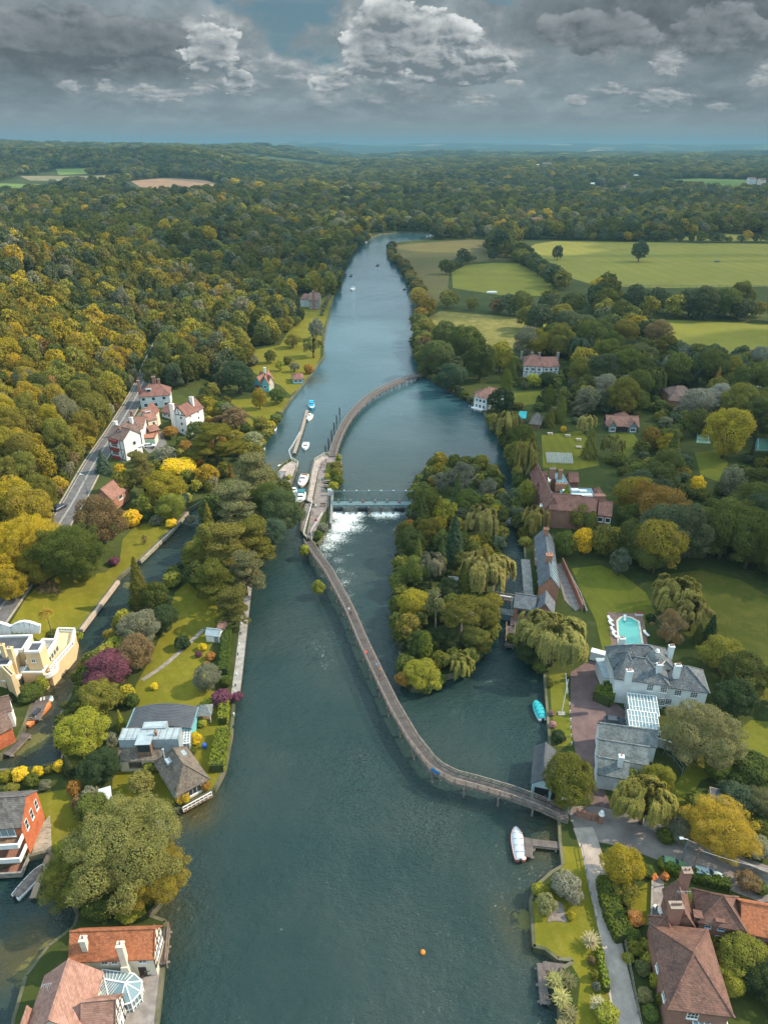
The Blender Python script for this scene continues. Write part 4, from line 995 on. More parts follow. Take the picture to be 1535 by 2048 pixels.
 (846,1015,40,2.3,'cone',mixt(DARK,OLIVE,.4),'slim dark conifer beside the weir pine'),(882,1120,40,2.4,'cone',mixt(DARK,GREEN,.4),'slim dark conifer behind the grey brown willow'),(836,1118,42,2.1,'cone',mixt(GREEN,OLIVE,.4),'green conifer on the weir stream side of the island'),(928,1168,42,2.3,'cone',mixt(OLIVE,GREEN,.4),'olive conifer between the willows on the weir island'),(915,985,38,2.2,'cone',mixt(GREEN,TEAL,.4),'blue green conifer near the top of the weir island'),
 (18,1168,72,.95,'broad',mixt(GOLD,OLIVE,.3),'golden tree between the photo edge and the villa garden'),
 # right bank near
 (1106,1278,156,.78,'willow',mixt(WIL,GREEN,.42),'enormous weeping willow between the mill and the riverside lawn'),(1064,1300,66,.9,'broad',DARK,'dark green tree under the enormous willow'),
 (1066,1036,66,1.0,'willow',mixt(WIL,OLIVE,.5),'weeping willow at the head of the mill stream'),(1052,985,40,1.5,'broad',mixt(LIME,OLIVE,.4),'upright yellow green tree beside the hotel'),(1050,915,56,2.0,'willow',mixt(OLIVE,WIL,.4),'tall trailing willow beside the hotel lawn'),(1072,955,40,1.1,'broad',DARK,'dark tree between the hotel and the stream'),
 (1012,852,62,1.2,'willow',WIL,'golden willow on the river bank above the hotel'),(1040,875,64,.9,'broad',GREEN,'green tree between the riverside willows'),(1030,905,50,1.0,'broad',OLIVE,'olive tree overhanging the river below the golden willow'),
 (1130,1005,50,1.5,'cone',LIME,'pointed yellow green conifer in front of the hotel'),(1160,1030,54,1.0,'broad',mixt(LIME,OLIVE,.5),'rounded yellow green tree in front of the hotel'),(1100,1090,34,1.1,'broad',mixt(OLIVE,LIME,.3),'small round tree beside the mill roof'),(1182,1045,28,1.8,'column',OLIVE,'narrow tree against the hotel gable'),
 (1165,1082,48,1.2,'broad',YEL,'golden yellow tree below the hotel'),(1210,1080,58,1.2,'broad',OLIVE,'olive green tree below the hotel gable'),(1130,1085,50,1.1,'broad',GREEN,'green tree between the mill and the golden yellow tree'),(1240,1122,44,1.4,'broad',mixt(TEAL,GREYG,.4),'blue green tree at the corner of the long lawn'),
 (1354,1190,112,.75,'willow',mixt(WIL,GOLD,.2),'golden willow beside the long lawn'),(1385,1228,92,.8,'willow',mixt(WIL,OLIVE,.3),'lower golden willow beside the paddock'),(1340,1250,90,.85,'thin',BROWN,'half bare grey brown tree beside the pool'),(1420,1262,46,1.6,'cone',DARK,'dark drooping conifer behind the white mansion'),(1396,1268,32,1.6,'cone',mixt(DARK,OLIVE,.3),'slim dark conifer behind the half bare tree'),
 (1440,1305,92,.85,'broad',OLIVE,'olive tree behind the end of the white mansion'),(1490,1345,110,.8,'broad',mixt(DARK,OLIVE,.4),'dark green tree beyond the white mansion gable'),(1470,1395,90,.8,'broad',DARK,'dark tree beside the paddock edge'),(1300,1235,22,.7,'bush',DARK,'small round bush beside the pool','shrub'),
 (1402,1468,158,.82,'broad',mixt(OLIVE,GREYG,.5),'large olive grey tree beside the white mansion'),(1140,1562,112,.95,'broad',mixt(OLIVE,GREEN,.4),'full green tree beside the end of the long footbridge'),(1116,1472,32,.75,'bush',DARK,'round dark bush on the narrow riverside lawn','shrub'),
 (1105,1448,16,.8,'bush',(.30,.19,.15),'pink hydrangea bush on the riverside lawn','shrub'),(1103,1425,14,.8,'bush',(.26,.18,.15),'small pale pink shrub by the river wall','shrub'),(1101,1365,16,1.2,'bush',OLIVE,'thin climber shrub on the river wall under the willow','shrub'),
 (1290,1605,130,.85,'willow',mixt(WIL,OLIVE,.5),'feathery drooping tree beside the lane'),(1315,1560,66,1.1,'broad',mixt(OLIVE,LIME,.4),'upright leafy tree beside the slate roofed outbuilding'),(1228,1560,24,.9,'bush',LIME,'bright lime shrub at the outbuilding wall','shrub'),
 (1440,1655,142,.82,'broad',mixt(GOLD,ORNG,.22),'large amber horse chestnut tree beside the lane'),(1360,1660,60,.7,'bush',GREYG,'pale green shrubs behind the lane wall','shrub'),(1330,1672,40,.7,'bush',GREEN,'green shrub against the lane wall','shrub'),
 (1500,1540,110,.55,'bush',mixt(GREEN,DARK,.3),'wide mass of dark green laurel below the lawn','shrub'),(1440,1540,70,.6,'bush',GREEN,'green laurel beside the grey shed roof','shrub'),(1470,1590,80,.6,'bush',TEAL,'blue green shrubs behind the amber chestnut','shrub'),(1520,1600,70,.7,'broad',mixt(GREYG,GREEN,.5),'grey green tree above the garden deck'),(1510,1690,66,.6,'bush',GREYG,'grey green shrub beside the lane wall end','shrub'),
 (1242,1728,88,1.05,'broad',mixt(GOLD,OLIVE,.45),'golden olive tree at the lane corner'),(1250,1782,56,.8,'broad',OLIVE,'olive tree behind the garden hedge at the lane corner'),(1296,1742,30,.8,'bush',GREEN,'green shrub at the garden corner by the lane','shrub'),
 (1306,1752,18,.9,'bush',ORNG,'orange leaved shrub at the patio gate','shrub'),(1329,1752,18,1.0,'bush',ORNG,'second orange leaved shrub across the patio gate','shrub'),(1271,1836,36,.8,'bush',ORNG,'bright orange maple on the garden lawn','shrub'),
 (1130,1768,58,1.0,'broad',mixt(SILV,GREYG,.6),'silvery green tree on the riverside lawn'),(1146,1790,40,1.0,'broad',mixt(SILV,GREYG,.5),'second silvery green tree beside the lawn bed'),(1092,1806,46,.9,'broad',mixt(GREYG,LIME,.3),'small round olive tree by the river edge lawn'),(1078,1778,34,.8,'bush',LIME,'green bush at the river edge of the lawn','shrub'),(1110,1773,30,.8,'bush',GREEN,'green bush between the silvery trees','shrub'),
 (1142,1830,18,1.0,'bush',GOLD,'golden edging shrub beside the gravel bed','shrub'),
 (1181,1880,46,.9,'blades',PAMP,'round pampas grass beside the pale lane','pampas_grass'),(1196,2008,44,.9,'blades',PAMP,'pampas grass behind the clipped yellow green dome','pampas_grass'),
 (1214,2030,54,.7,'bush',LIME,'clipped yellow green dome beside the pale lane','shrub'),
 (1110,1960,46,.7,'blades',mixt(PAMP,LIME,.6),'spiky flax clump behind the small wooden jetty','flax_plant'),(1135,1960,44,.7,'blades',mixt(PAMP,GREEN,.6),'spiky flax clump beside the lawn edge','flax_plant'),(1120,1995,50,.7,'blades',mixt(PAMP,LIME,.5),'spiky flax clump in the middle of the bank bed','flax_plant'),(1138,2028,46,.7,'blades',mixt(PAMP,GREEN,.5),'spiky flax clump at the lower end of the bank bed','flax_plant'),
 (1125,2058,50,.7,'blades',mixt(PAMP,GREEN,.5),'spiky flax clump cut by the photo edge','flax_plant'),
 (1188,1950,20,1.2,'bush',OLIVE,'thin border shrubs between the lawn and the lane','shrub'),(1192,1972,18,1.2,'bush',GREYG,'grey border shrub between the lawn and the lane','shrub'),(1182,1920,18,1.0,'bush',BROWN,'brownish border shrub below the pampas','shrub'),
 (1262,1870,40,.8,'bush',GREEN,'green garden shrub beside the brick house','shrub'),(1270,1895,36,.8,'bush',OLIVE,'olive garden shrub beside the brick house wall','shrub'),(1285,1935,34,.8,'bush',mixt(GREEN,PAMP,.2),'white flowered shrub in the narrow garden','shrub'),(1288,1990,34,.9,'bush',mixt(OLIVE,PAMP,.3),'pale flowered shrub lower in the narrow garden','shrub'),
 (1310,1960,28,1.2,'bush',LIME,'climbing plant on the brick house wall','shrub'),(1325,2000,30,1.2,'bush',OLIVE,'green climber lower on the brick house wall','shrub'),(1255,1915,26,.8,'bush',LIME,'lime shrub beside the lane railing','shrub'),(1300,2025,36,.8,'bush',GREEN,'dark green shrub at the bottom of the narrow garden','shrub'),
 (1490,1915,110,.75,'broad',OLIVE,'olive tree behind the brick houses'),(1455,1960,70,.8,'broad',mixt(LIME,GREEN,.4),'yellow green tree beside the big hipped roof'),(1530,1960,90,.9,'broad',DARK,'dark tree in the yard behind the brick houses'),(1438,1885,50,.7,'bush',OLIVE,'olive shrub by the glazed porch','shrub'),
 (1494,1760,52,.8,'broad',BROWN,'small brownish tree beside the lane'),(1388,1752,26,.9,'bush',GREEN,'green shrub beside the telegraph pole','shrub'),(1520,1775,36,.7,'bush',GREEN,'green shrub over the brick garden wall','shrub'),
 (1330,1728,34,.6,'bush',mixt(GREEN,LIME,.5),'end bush of the clipped lane hedge','shrub'),
 # further right
 (893,672,66,1.0,'broad',mixt(GREEN,DARK,.4),'dark tree at the top of the riverside clump'),(930,690,84,1.0,'broad',GREEN,'tall green tree in the riverside clump'),(872,712,76,.95,'broad',mixt(TEAL,GREEN,.6),'large green tree at the waterside above the upper footbridge'),(900,752,66,.9,'broad',mixt(TEAL,DARK,.3),'dark green tree where the upper footbridge lands'),(850,690,40,1.1,'thin',BROWN,'brown leafed tree at the waterside of the clump'),(960,722,66,1.1,'broad',mixt(GREEN,DARK,.5),'dark green tree behind the pink roofed house'),(855,665,28,1.0,'broad',BROWN,'brownish tree at the meadow corner'),(1000,712,52,1.2,'broad',mixt(GOLD,OLIVE,.5),'golden olive tree beyond the pink roofed house'),(1022,742,20,2.2,'column',GREEN,'narrow dark cypress near the pink roofed house'),
 (1012,770,28,2.3,'column',mixt(GREEN,LIME,.3),'tall columnar tree beside the pink roofed house'),(1002,800,56,.9,'broad',DARK,'dark tree below the pink roofed house'),(1068,760,34,.8,'broad',LIME,'light green round tree before the timbered mansion'),(1098,795,22,2.4,'column',GREEN,'slim dark cypress on the garden lawn'),(1092,760,36,.9,'bush',DARK,'dark yew at the timbered mansion','shrub'),(1076,801,10,2.2,'column',DARK,'tiny dark cypress on the garden lawn edge'),
 (1122,820,22,2.6,'column',mixt(OLIVE,GREEN,.5),'first tall cypress above the hotel lawn'),(1100,835,30,1.6,'cone',OLIVE,'pointed conifer above the hotel lawn'),(1172,845,40,1.0,'willow',WIL,'pale willow behind the hotel lawn'),(1180,890,44,1.5,'cone',OLIVE,'pointed green conifer beside the hotel lawn'),(1228,890,52,1.0,'willow',mixt(WIL,OLIVE,.5),'weeping willow beyond the hotel pond'),(1126,858,14,1.0,'bush',YEL,'yellow bush at the top of the hotel lawn','shrub'),
 (1300,875,42,1.2,'broad',mixt(RUST,GREEN,.5),'reddish topped tree near the tennis courts'),(1335,888,46,1.0,'broad',mixt(GOLD,OLIVE,.4),'golden tree beside the tennis court path'),(1455,862,96,1.1,'broad',mixt(GOLD,OLIVE,.4),'big golden chestnut beside the tennis courts'),(1520,835,80,1.5,'cedar',mixt(DARK,OLIVE,.4),'dark cedar at the edge of the tennis courts'),(1395,965,32,1.0,'broad',YEL,'bright yellow tree at the end of the garden path'),
 (1396,805,80,.8,'broad',mixt(SILV,GREYG,.4),'silvery grey willow group below the brown roofed house'),(1440,795,66,.9,'broad',mixt(SILV,GREYG,.3),'second silvery willow beside the cedar'),(1335,735,34,1.5,'column',mixt(SILV,TEAL,.4),'pale silver upright willow near the brown roof'),(1285,715,66,.9,'broad',mixt(OLIVE,GREYG,.4),'broad olive tree above the brown roofed house'),(1470,735,70,.8,'broad',TEAL,'blue green tree at the edge of the lower field'),(1518,720,60,1.0,'broad',mixt(SILV,TEAL,.6),'silver blue willow at the field edge'),(1280,700,30,.9,'broad',mixt(GOLD,ORNG,.2),'amber tree among the green ones'),
 (1115,504,24,1.15,'broad',TEAL,'smaller lone tree in the striped field'),(1279,500,35,1.15,'broad',TEAL,'larger lone tree in the striped field'),
 (1065,500,8,1.,'bush',TEAL,'bush at the field track bend','shrub'),
 # left bank upstream
 (476,752,70,.95,'broad',mixt(DARK,TEAL,.3),'dense dark yew beside the turquoise house'),(518,795,34,1.3,'broad',mixt(GOLD,OLIVE,.5),'golden tree in front of the turquoise house'),(555,790,36,.9,'broad',GREEN,'dark green tree at the river lawn corner'),(516,776,18,.8,'bush',PURP,'purple shrub before the turquoise gables','shrub'),(588,733,22,.9,'broad',GREYG,'small grey green tree above the summerhouse'),
 (626,692,50,.85,'willow',mixt(WIL,OLIVE,.6),'weeping willow on the riverside lawn'),(632,657,34,1.2,'broad',mixt(SILV,TEAL,.5),'grey conical tree on the river lawn'),(600,629,20,1.3,'broad',DARK,'small dark tree with a clear trunk on the bright lawn'),(585,680,36,.8,'broad',OLIVE,'olive tree behind the weeping willow'),(560,730,20,1.1,'broad',LIME,'slim yellow green orchard tree'),(540,712,26,1.0,'broad',OLIVE,'olive orchard tree above the brown roofed summerhouse'),(617,738,22,.9,'bush',RUST,'rusty shrub at the waters edge near the summerhouse','shrub'),(505,720,26,.9,'bush',GREYG,'grey shrub beside the orchard','shrub'),
 (575,720,20,.9,'bush',OLIVE,'olive shrub on the orchard lawn','shrub'),(487,705,50,1.0,'broad',OLIVE,'olive tree above the turquoise house'),(520,845,34,.8,'bush',OLIVE,'olive shrub on the river bend lawn','shrub'),(540,850,24,.8,'bush',GOLD,'golden shrub at the river bend','shrub'),(490,855,26,.8,'bush',GREEN,'green round shrub below the bend lawn','shrub'),
]:
    a = list(a);nm = a.pop() if a[-1] in ('shrub','pampas_grass','flax_plant','purple_shrub','purple_tree') else None
    x0,y0 = P(a[0],a[1],3);g = H(x0,y0) if a[0] < 430 and a[1] < 1180 else 1.1
    T(*a[:7],g=g,name=nm)
for i,y in enumerate((627,620,613,607,601,596,591)):
    T(643+i*2.6,y,9.5,.9,'bush',GREYG,'clipped round bush in the row along the bright riverside lawn',name='shrub',group='clipped bushes along the riverside lawn')

# ------------------------------------------------------------------ woods, hedgerows
CLEAR = [(1040,700,1122,742),(936,752,1004,800),(1195,820,1285,865),(1335,765,1400,800),(1075,935,1225,1050),(1050,1062,1140,1230),(268,765,388,860),(208,840,290,918),(284,862,332,895),(172,948,250,1008),(498,733,556,782),(583,740,622,762),(596,578,645,615),
         (1085,868,1165,930),(1372,860,1535,905),(1032,818,1080,850),(1388,905,1440,960),(1215,860,1250,905),(1212,1220,1300,1300),(1205,1278,1425,1410)]
ROADPOLY = ribbon(ROADW,10)
SKIP = [r[2] for r in REG if r[0] not in ('driveway',)]
FARF = [(r[2],(0,15,30,50,80,120,160)) for r in REG if r[0] == 'field' and min(p[1] for p in r[2]) > 1000]+[(r[2],(12,24)) for r in REG if r[0] in ('field','meadow') and min(p[1] for p in r[2]) < 1000]
HAND = np.array([(t['x'],t['y'],t['W']) for t in TREES])
def scatter(poly,step,kinds,tints,hr,W,zone,zi,bounds=None,cond=None,keepclear=True,kc=.75,seed=1,slack=.5,skipreg=True):
    r = random.Random(seed);xs = [p[0] for p in poly];ys = [p[1] for p in poly];out = []
    x = min(xs)
    while x < max(xs):
        y = min(ys)
        while y < max(ys):
            out.append((x+r.uniform(-slack,slack)*step,y+r.uniform(-slack,slack)*step));y += step
        x += step
    a = np.array(out);ok = inpoly(a[:,0],a[:,1],poly)
    m = step*.35
    for dx,dy in ((0,0),(m,0),(-m,0),(0,m),(0,-m)): ok &= ~in_water(a[:,0]+dx,a[:,1]+dy)
    if skipreg:
        for q in SKIP:
            for dx,dy in ((0,0),(m,0),(-m,0),(0,-m*1.6)): ok &= ~inpoly(a[:,0]+dx,a[:,1]+dy,q)
    ok &= ~inpoly(a[:,0],a[:,1],ROADPOLY)
    for q in FARF:
        for dy in q[1]: ok &= ~inpoly(a[:,0],a[:,1]+dy,q[0])
    a = a[ok]
    a = a[np.abs(a[:,0]) < (a[:,1]*.66+55)]
    z = hfun(a[:,0],a[:,1])
    for (x,y),g in zip(a,z):
        if cond and not cond(x,y): continue
        k = r.choices([q[0] for q in kinds],[q[1] for q in kinds])[0]
        w = W*r.uniform(.72,1.3);h = w*hr*r.uniform(.85,1.2)
        if k in ('column','cone'): w *= .5
        if len(HAND) and y < 560:
            d2 = (HAND[:,0]-x)**2+(HAND[:,1]-y)**2
            if (d2 < ((HAND[:,2]+w)*.33)**2).any(): continue
        px,py,d = Q(x,y,g+h*.6);pw = w*FPX/d
        if keepclear and y < 700 and any(c[0]-pw*.42 < px < c[2]+pw*.42 and c[1]-pw*.3 < py < c[3]+pw*kc for c in CLEAR): continue
        nm,tn = r.choices([(q[0],q[1]) for q in tints],[q[2] for q in tints])[0]
        kn = {'cone': 'conifer','column': 'columnar tree','tall': 'tall tree','bush': 'shrub','thin': 'sparse tree','bigpine': 'pine','willow': 'willow'}.get(k,'tree')
        lb = f'{nm} {kn} {zone}'
        TREES.append(dict(x=x,y=y,z=float(g),W=w,H=h,kind=k,tint=tn,label=lb,name=NAMES[k],cat=NAMES[k].replace('_',' '),group=lb,px=pw,hand=False,sx=px,sy=py))
hill_t = [('golden',GOLD,2.4),('olive gold',mixt(GOLD,OLIVE,.5),5),('olive green',OLIVE,5),('dark green',mixt(GREEN,DARK,.4),2.2),('bright yellow',mixt(YEL,GOLD,.7),.5),('rusty brown',mixt(RUST,BROWN,.5),.5),('grey green',GREYG,.8),('purplish brown',mixt(PURP,BROWN,.6),.35)]
up_t = [('bright golden',mixt(YEL,GOLD,.65),4.0),('golden',GOLD,4),('olive gold',mixt(GOLD,OLIVE,.4),3),('olive green',OLIVE,1.3),('rusty',RUST,.7),('pale green',mixt(SILV,LIME,.5),.8)]
mid_t = [('yellow green',mixt(LIME,OLIVE,.5),1.2),('olive green',mixt(OLIVE,GREEN,.5),4),('dark green',mixt(GREEN,DARK,.5),4),('teal green',TEAL,3),('brownish',mixt(BROWN,OLIVE,.5),1.0),('golden',GOLD,.3),('grey green',GREYG,1.0)]
right_t = [('olive green',OLIVE,3),('dark green',mixt(GREEN,DARK,.4),4),('mid green',GREEN,4),('teal green',TEAL,2),('golden green',mixt(GOLD,OLIVE,.4),1.2),('grey green',GREYG,1.2),('silvery',mixt(SILV,GREYG,.5),.3),('rusty',mixt(RUST,OLIVE,.4),.4)]
BR = [('broad',5),('tall',1.6)]
def xf(y): return float(np.interp(y,_FY,_FX))
# hillside wood beside the road
scatter([(-330,70),(-92.5,70),(-94,140),(-97.5,184),(-103,221),(-106,247),(-110,276),(-113,301),(-120,335),(-130,380),(-330,380)],6.8,BR,hill_t,1.25,9.2,'on the wooded hillside above the road',0,seed=3,cond=lambda x,y: not (x < -150 and y > 200 and (-x-150) > 0 and hfun(x,y) > 26),keepclear=False)
scatter([(-330,180),(-140,180),(-140,420),(-330,420)],6.8,BR,up_t,1.2,9.2,'on the sunny top of the hillside wood',0,seed=4,cond=lambda x,y: hfun(x,y) > 26)
# left bank wood behind the riverside gardens
scatter([(-330,380),(-131,380),(-123,345),(-113,300),(-92,300),(-70,330),(-40,400),(-34,520),(-30,640),(-330,640)],7.4,BR,[('olive gold',mixt(GOLD,OLIVE,.6),2.5),('golden',GOLD,.8)]+mid_t,1.25,9.8,'in the wood behind the riverside gardens',0,seed=5)
scatter([(-92,195),(-80,195),(-76,300),(-104,300)],8.,[('broad',3),('bush',2)],hill_t,.95,6.5,'in the gardens below the timbered houses',0,seed=6)
scatter([(-84,205),(-52,205),(-40,262),(-52,300),(-84,300)],8.2,[('broad',3),('bush',2)],hill_t,.9,6.5,'in the riverside gardens above the lock',0,seed=7)
scatter([(-88,120),(-80,120),(-80,195),(-90,195)],6.,[('broad',2),('bush',3)],hill_t,.9,5.5,'on the bank between the road and the lawn',0,seed=16)
# right bank woods (world polygons from the photograph)
scatter(PP([(980,790),(1010,700),(1060,690),(1130,668),(1240,715),(1320,738),(1400,768),(1535,778),(1640,780),(1640,1060),(1320,1140),(1215,1150),(1140,1110),(1170,1000),(1250,960),(1090,870),(1040,850)],1.1),8.4,BR+[('cone',.3),('willow',.3),('bush',.5)],right_t,1.0,12.5,'in the parkland wood behind the hotel',0,seed=8)
scatter(PP([(1215,1150),(1140,1095),(1190,1060),(1300,1040),(1640,1020),(1640,1190),(1480,1160),(1400,1140),(1320,1150),(1300,1185)],1.1),8.5,BR,right_t[1:5],1.1,14.,'in the dark wood above the paddock',0,seed=9,skipreg=True)
scatter(PP([(980,790),(1010,700),(1060,690),(1130,668),(1240,715),(1320,738),(1400,768),(1535,778),(1640,780),(1640,1060),(1320,1140),(1215,1150),(1140,1110),(1170,1000),(1250,960),(1090,870),(1040,850)],1.1),6.2,[('bush',3),('broad',1)],right_t,.85,5.0,'among the gardens and parkland by the hotel',0,seed=58,kc=.25)
scatter(PP([(1030,1050),(1215,1040),(1240,1130),(1140,1130),(1100,1060)],1.1),5.5,[('bush',2),('broad',2)],right_t,.95,6.0,'between the hotel and the mill',0,seed=59,kc=.25)
scatter(PP([(1535,1180),(1640,1200),(1640,1500),(1535,1460),(1500,1440),(1480,1400),(1535,1380)],1.1),9.,BR,right_t[1:4],.95,11.,'at the far edge of the paddock',0,seed=10)
scatter(PP([(1420,1400),(1535,1400),(1560,1440),(1500,1440),(1440,1490),(1400,1500)],1.1),8.,BR,right_t[1:4],.85,9.,'beyond the large olive grey tree',0,seed=13)
scatter(PP([(1215,1010),(1290,960),(1330,980),(1330,1040),(1240,1050)],1.1),9.,BR+[('bush',1)],right_t,1.,10.,'beside the hotel garden',0,seed=14)
scatter(WEIRISLE,4.2,[('bush',3),('broad',1)],right_t[:5],1.0,5.,'filling the weir island',0,seed=31,slack=.4)
scatter(PP([(583,1002),(580,1040),(545,1075),(528,1100),(500,1150),(488,1250),(440,1240),(400,1180),(372,1140),(400,1100),(415,1060),(450,1020),(500,1000),(545,965),(568,980)],1.1),5.,[('bush',3),('broad',2)],right_t[:4],1.1,6.5,'under the island pines',0,seed=32,slack=.4,skipreg=False)
scatter(PP([(130,1530),(150,1385),(185,1320),(235,1258),(290,1205),(300,1240),(265,1340),(255,1390),(235,1440),(225,1500),(160,1560)],1.1),4.2,[('bush',3),('broad',1)],right_t[:4]+[('yellow green',LIME,2)],.9,3.8,'along the island side of the backwater',0,seed=33,slack=.4,skipreg=False)
scatter(PP([(838,640),(960,640),(1010,700),(990,760),(905,790),(845,752)],1.1),7.,[('broad',3),('bush',1)],right_t[1:4],1.0,9.,'in the riverside clump',0,seed=34,slack=.4,skipreg=False)
scatter(PP([(90,1700),(140,1640),(240,1610),(330,1650),(346,1700),(345,1745),(310,1810),(160,1835),(120,1740)],1.1),4.5,[('bush',3)],[('yellow green',LIME,2),('olive green',OLIVE,2),('green',GREEN,2)],.8,5.5,'under the huge golden tree',0,seed=35,slack=.4,skipreg=False)
# hedgerows: lines walked on the photograph
def hedge(px,w,step,tints,zone,seed,hr=.85,kinds=(('broad',1),),rows=1):
    pl = resample(GG(px),step);r = random.Random(seed)
    for j in range(rows):
        for (x,y) in pl:
            x += r.uniform(-.3,.3)*w;y += r.uniform(-.3,.3)*w + j*w*.8
            g = H(x,y);ww = w*r.uniform(.7,1.35);k = r.choices([q[0] for q in kinds],[q[1] for q in kinds])[0];h = ww*hr*r.uniform(.85,1.2)
            px_,py_,d = Q(x,y,g+h*.6);nm,tn = r.choices([(q[0],q[1]) for q in tints],[q[2] for q in tints])[0]
            lb = f'{nm} {"shrub" if k == "bush" else "tree"} {zone}'
            TREES.append(dict(x=x,y=y,z=g,W=ww,H=h,kind=k,tint=tn,label=lb,name=NAMES[k],cat=NAMES[k].replace('_',' '),group=lb,px=ww*FPX/d,hand=False,sx=px_,sy=py_))
hd = [('teal green',mixt(TEAL,DARK,.2),4),('dark green',mixt(GREEN,DARK,.5),4),('olive green',OLIVE,2),('golden',GOLD,.4)]
hg = [('golden yellow',mixt(GOLD,YEL,.3),2),('olive green',OLIVE,2),('pale brown',BROWN,1)]
hedge([(905,618),(940,622),(985,624)],12,9,hg,'in the golden hedgerow by the meadow',1)
hedge([(985,626),(1040,632),(1085,640)],14,9,hd,'in the hedgerow beyond the dry meadow',2)
hedge([(1100,630),(1150,632),(1200,628),(1212,612)],15,11,hd,'in the clump between the two fields',3,.95,rows=2)
hedge([(1215,622),(1300,634),(1400,636),(1535,642),(1600,646)],16,10,hd,'in the tall belt between the large fields',4,.95,rows=2)
hedge([(1120,580),(1105,566),(1080,548),(1050,528),(1036,518)],13,10,hd,'in the hedge between the small field and the striped field',5,rows=2)
hedge([(1036,518),(1010,516),(985,512),(1000,500),(1020,490)],18,11,hd,'in the copse at the bend of the field track',6,1.0,rows=2)
hedge([(985,520),(950,522),(925,528),(905,538),(888,548)],11,11,hd,'in the hedge above the small field',7)
hedge([(1225,644),(1260,660),(1295,678),(1315,690)],13,10,[('brownish',BROWN,2)]+hd,'along the diagonal hedgerow',8,.9,rows=2)
hedge([(1215,600),(1195,640),(1215,665),(1240,690)],14,10,hd,'beside the hedged field',9)
hedge([(1325,718),(1400,740),(1480,750),(1560,756)],12,10,hd+[('silvery',mixt(SILV,TEAL,.5),1)],'along the bottom of the lower field',10,.9,rows=2)
hedge([(1060,664),(1120,672),(1180,690)],14,10,hd,'behind the timbered mansion',15,.9,rows=2)
hedge([(1535,484),(1400,485),(1330,482),(1200,482),(1100,478),(1030,478)],12,11,hd,'in the hedge behind the striped field',11,.8)
hedge([(788,494),(780,506),(796,524),(812,545),(824,566),(836,590)],9,7,[('olive brown',mixt(BROWN,OLIVE,.5),3),('green',TEAL,2)],'along the meadow river bank',12,.7,(('bush',1),))
hedge([(840,600),(846,622),(848,640)],11,8,[('golden brown',mixt(GOLD,BROWN,.4),3)],'at the lower corner of the meadow',13,.8)
hedge([(560,672),(590,650),(605,640)],8,8,hd,'at the back of the bright lawn',14,.8)
hedge([(838,660),(842,690),(846,720)],12,10,hd,'overhanging the river at the clump',16,.9)
# shrubs along the waterlines
def shore(px,w,step,tints,zone,seed,hr=.8):
    pl = resample(PP(px,.8),step);r = random.Random(seed)
    for (x,y) in pl:
        x += r.uniform(-.8,.8);y += r.uniform(-.8,.8);ww = w*r.uniform(.6,1.4);h = ww*hr*r.uniform(.8,1.3);k = 'bush' if r.random() < .8 else 'broad'
        px_,py_,d = Q(x,y,.8+h*.5);nm,tn = r.choices([(q[0],q[1]) for q in tints],[q[2] for q in tints])[0];lb = f'{nm} {"shrub" if k == "bush" else "tree"} {zone}'
        TREES.append(dict(x=x,y=y,z=.7,W=ww,H=h,kind=k,tint=tn,label=lb,name=NAMES[k],cat=NAMES[k].replace('_',' '),group=lb,px=ww*FPX/d,hand=False,sx=px_,sy=py_))
shore([(814,1366),(800,1300),(798,1230),(804,1150),(801,1090),(826,1042),(830,1000),(842,957),(872,943),(958,938),(998,965),(1001,1004),(1000,1060),(993,1090),(997,1125),(987,1165)],4.2,3.0,right_t[:4],'at the waterline of the weir island',41)
shore([(985,1258),(955,1298),(922,1348),(884,1360),(848,1384)],4.2,2.4,right_t[:4]+[('yellow green',LIME,2)],'at the waterline of the island tip',42)
shore([(850,752),(905,783),(935,803)],5,4,right_t[:4],'on the wooded river bank by the upper footbridge',43)
shore([(985,850),(1014,900),(1032,940),(1040,985),(1034,1030),(1038,1060),(1050,1090)],5.5,3.6,right_t[:5],'on the river bank below the hotel',44)
shore([(843,640),(838,700),(844,750)],7,5,right_t[:4],'on the wooded bank above the upper footbridge',45)
shore([(500,930),(522,895),(537,866),(556,838)],4.5,3.5,right_t[:5]+[('yellow green',LIME,2)],'on the garden bank above the lock',46)
shore([(545,1068),(526,1098),(500,1140)],5,3.5,right_t[1:4],'under the pines at the river wall',47)
shore([(420,1003),(450,1015),(410,1058),(393,1100),(366,1134),(331,1168),(292,1203),(237,1256),(188,1318),(153,1383),(121,1444),(131,1500)],2.8,3.4,right_t[:5]+[('yellow green',LIME,2)],'along the island bank of the backwater',48)
shore([(690,520),(676,560),(668,590)],7,6,right_t[1:5],'on the far left river bank',49);shore([(735,479),(715,490),(690,520)],10,7,right_t[1:5],'on the far left river bank',50)
shore([(1024,1285),(1060,1316),(1084,1340)],4.,2.5,right_t[1:4],'under the enormous willow',51)
hedge([(30,1165),(60,1120),(100,1052)],5,5,hill_t[:5],'on the wooded verge of the main road',60,.9)
pl_ = [(x-5.6,y) for x,y in ROADW if 118 < y < 330]
for i_,(x_,y_) in enumerate(resample(pl_,4.)):
    r_ = random.Random(i_);w_ = r_.uniform(3.5,6.5);h_ = w_*r_.uniform(.7,1.1);g_ = H(x_,y_);q_ = Q(x_,y_,g_+h_/2);nm_,tn_ = [('golden',GOLD),('olive green',OLIVE),('grey green',GREYG),('dark green',GREEN),('brownish',BROWN)][r_.randrange(5)]
    TREES.append(dict(x=x_+r_.uniform(-1,.6),y=y_,z=g_,W=w_,H=h_,kind='bush',tint=tn_,label=nm_+' shrub on the steep verge above the main road',name='shrub',cat='shrub',group=nm_+' shrubs on the verge above the road',px=w_*FPX/q_[2],hand=False,sx=q_[0],sy=q_[1]))
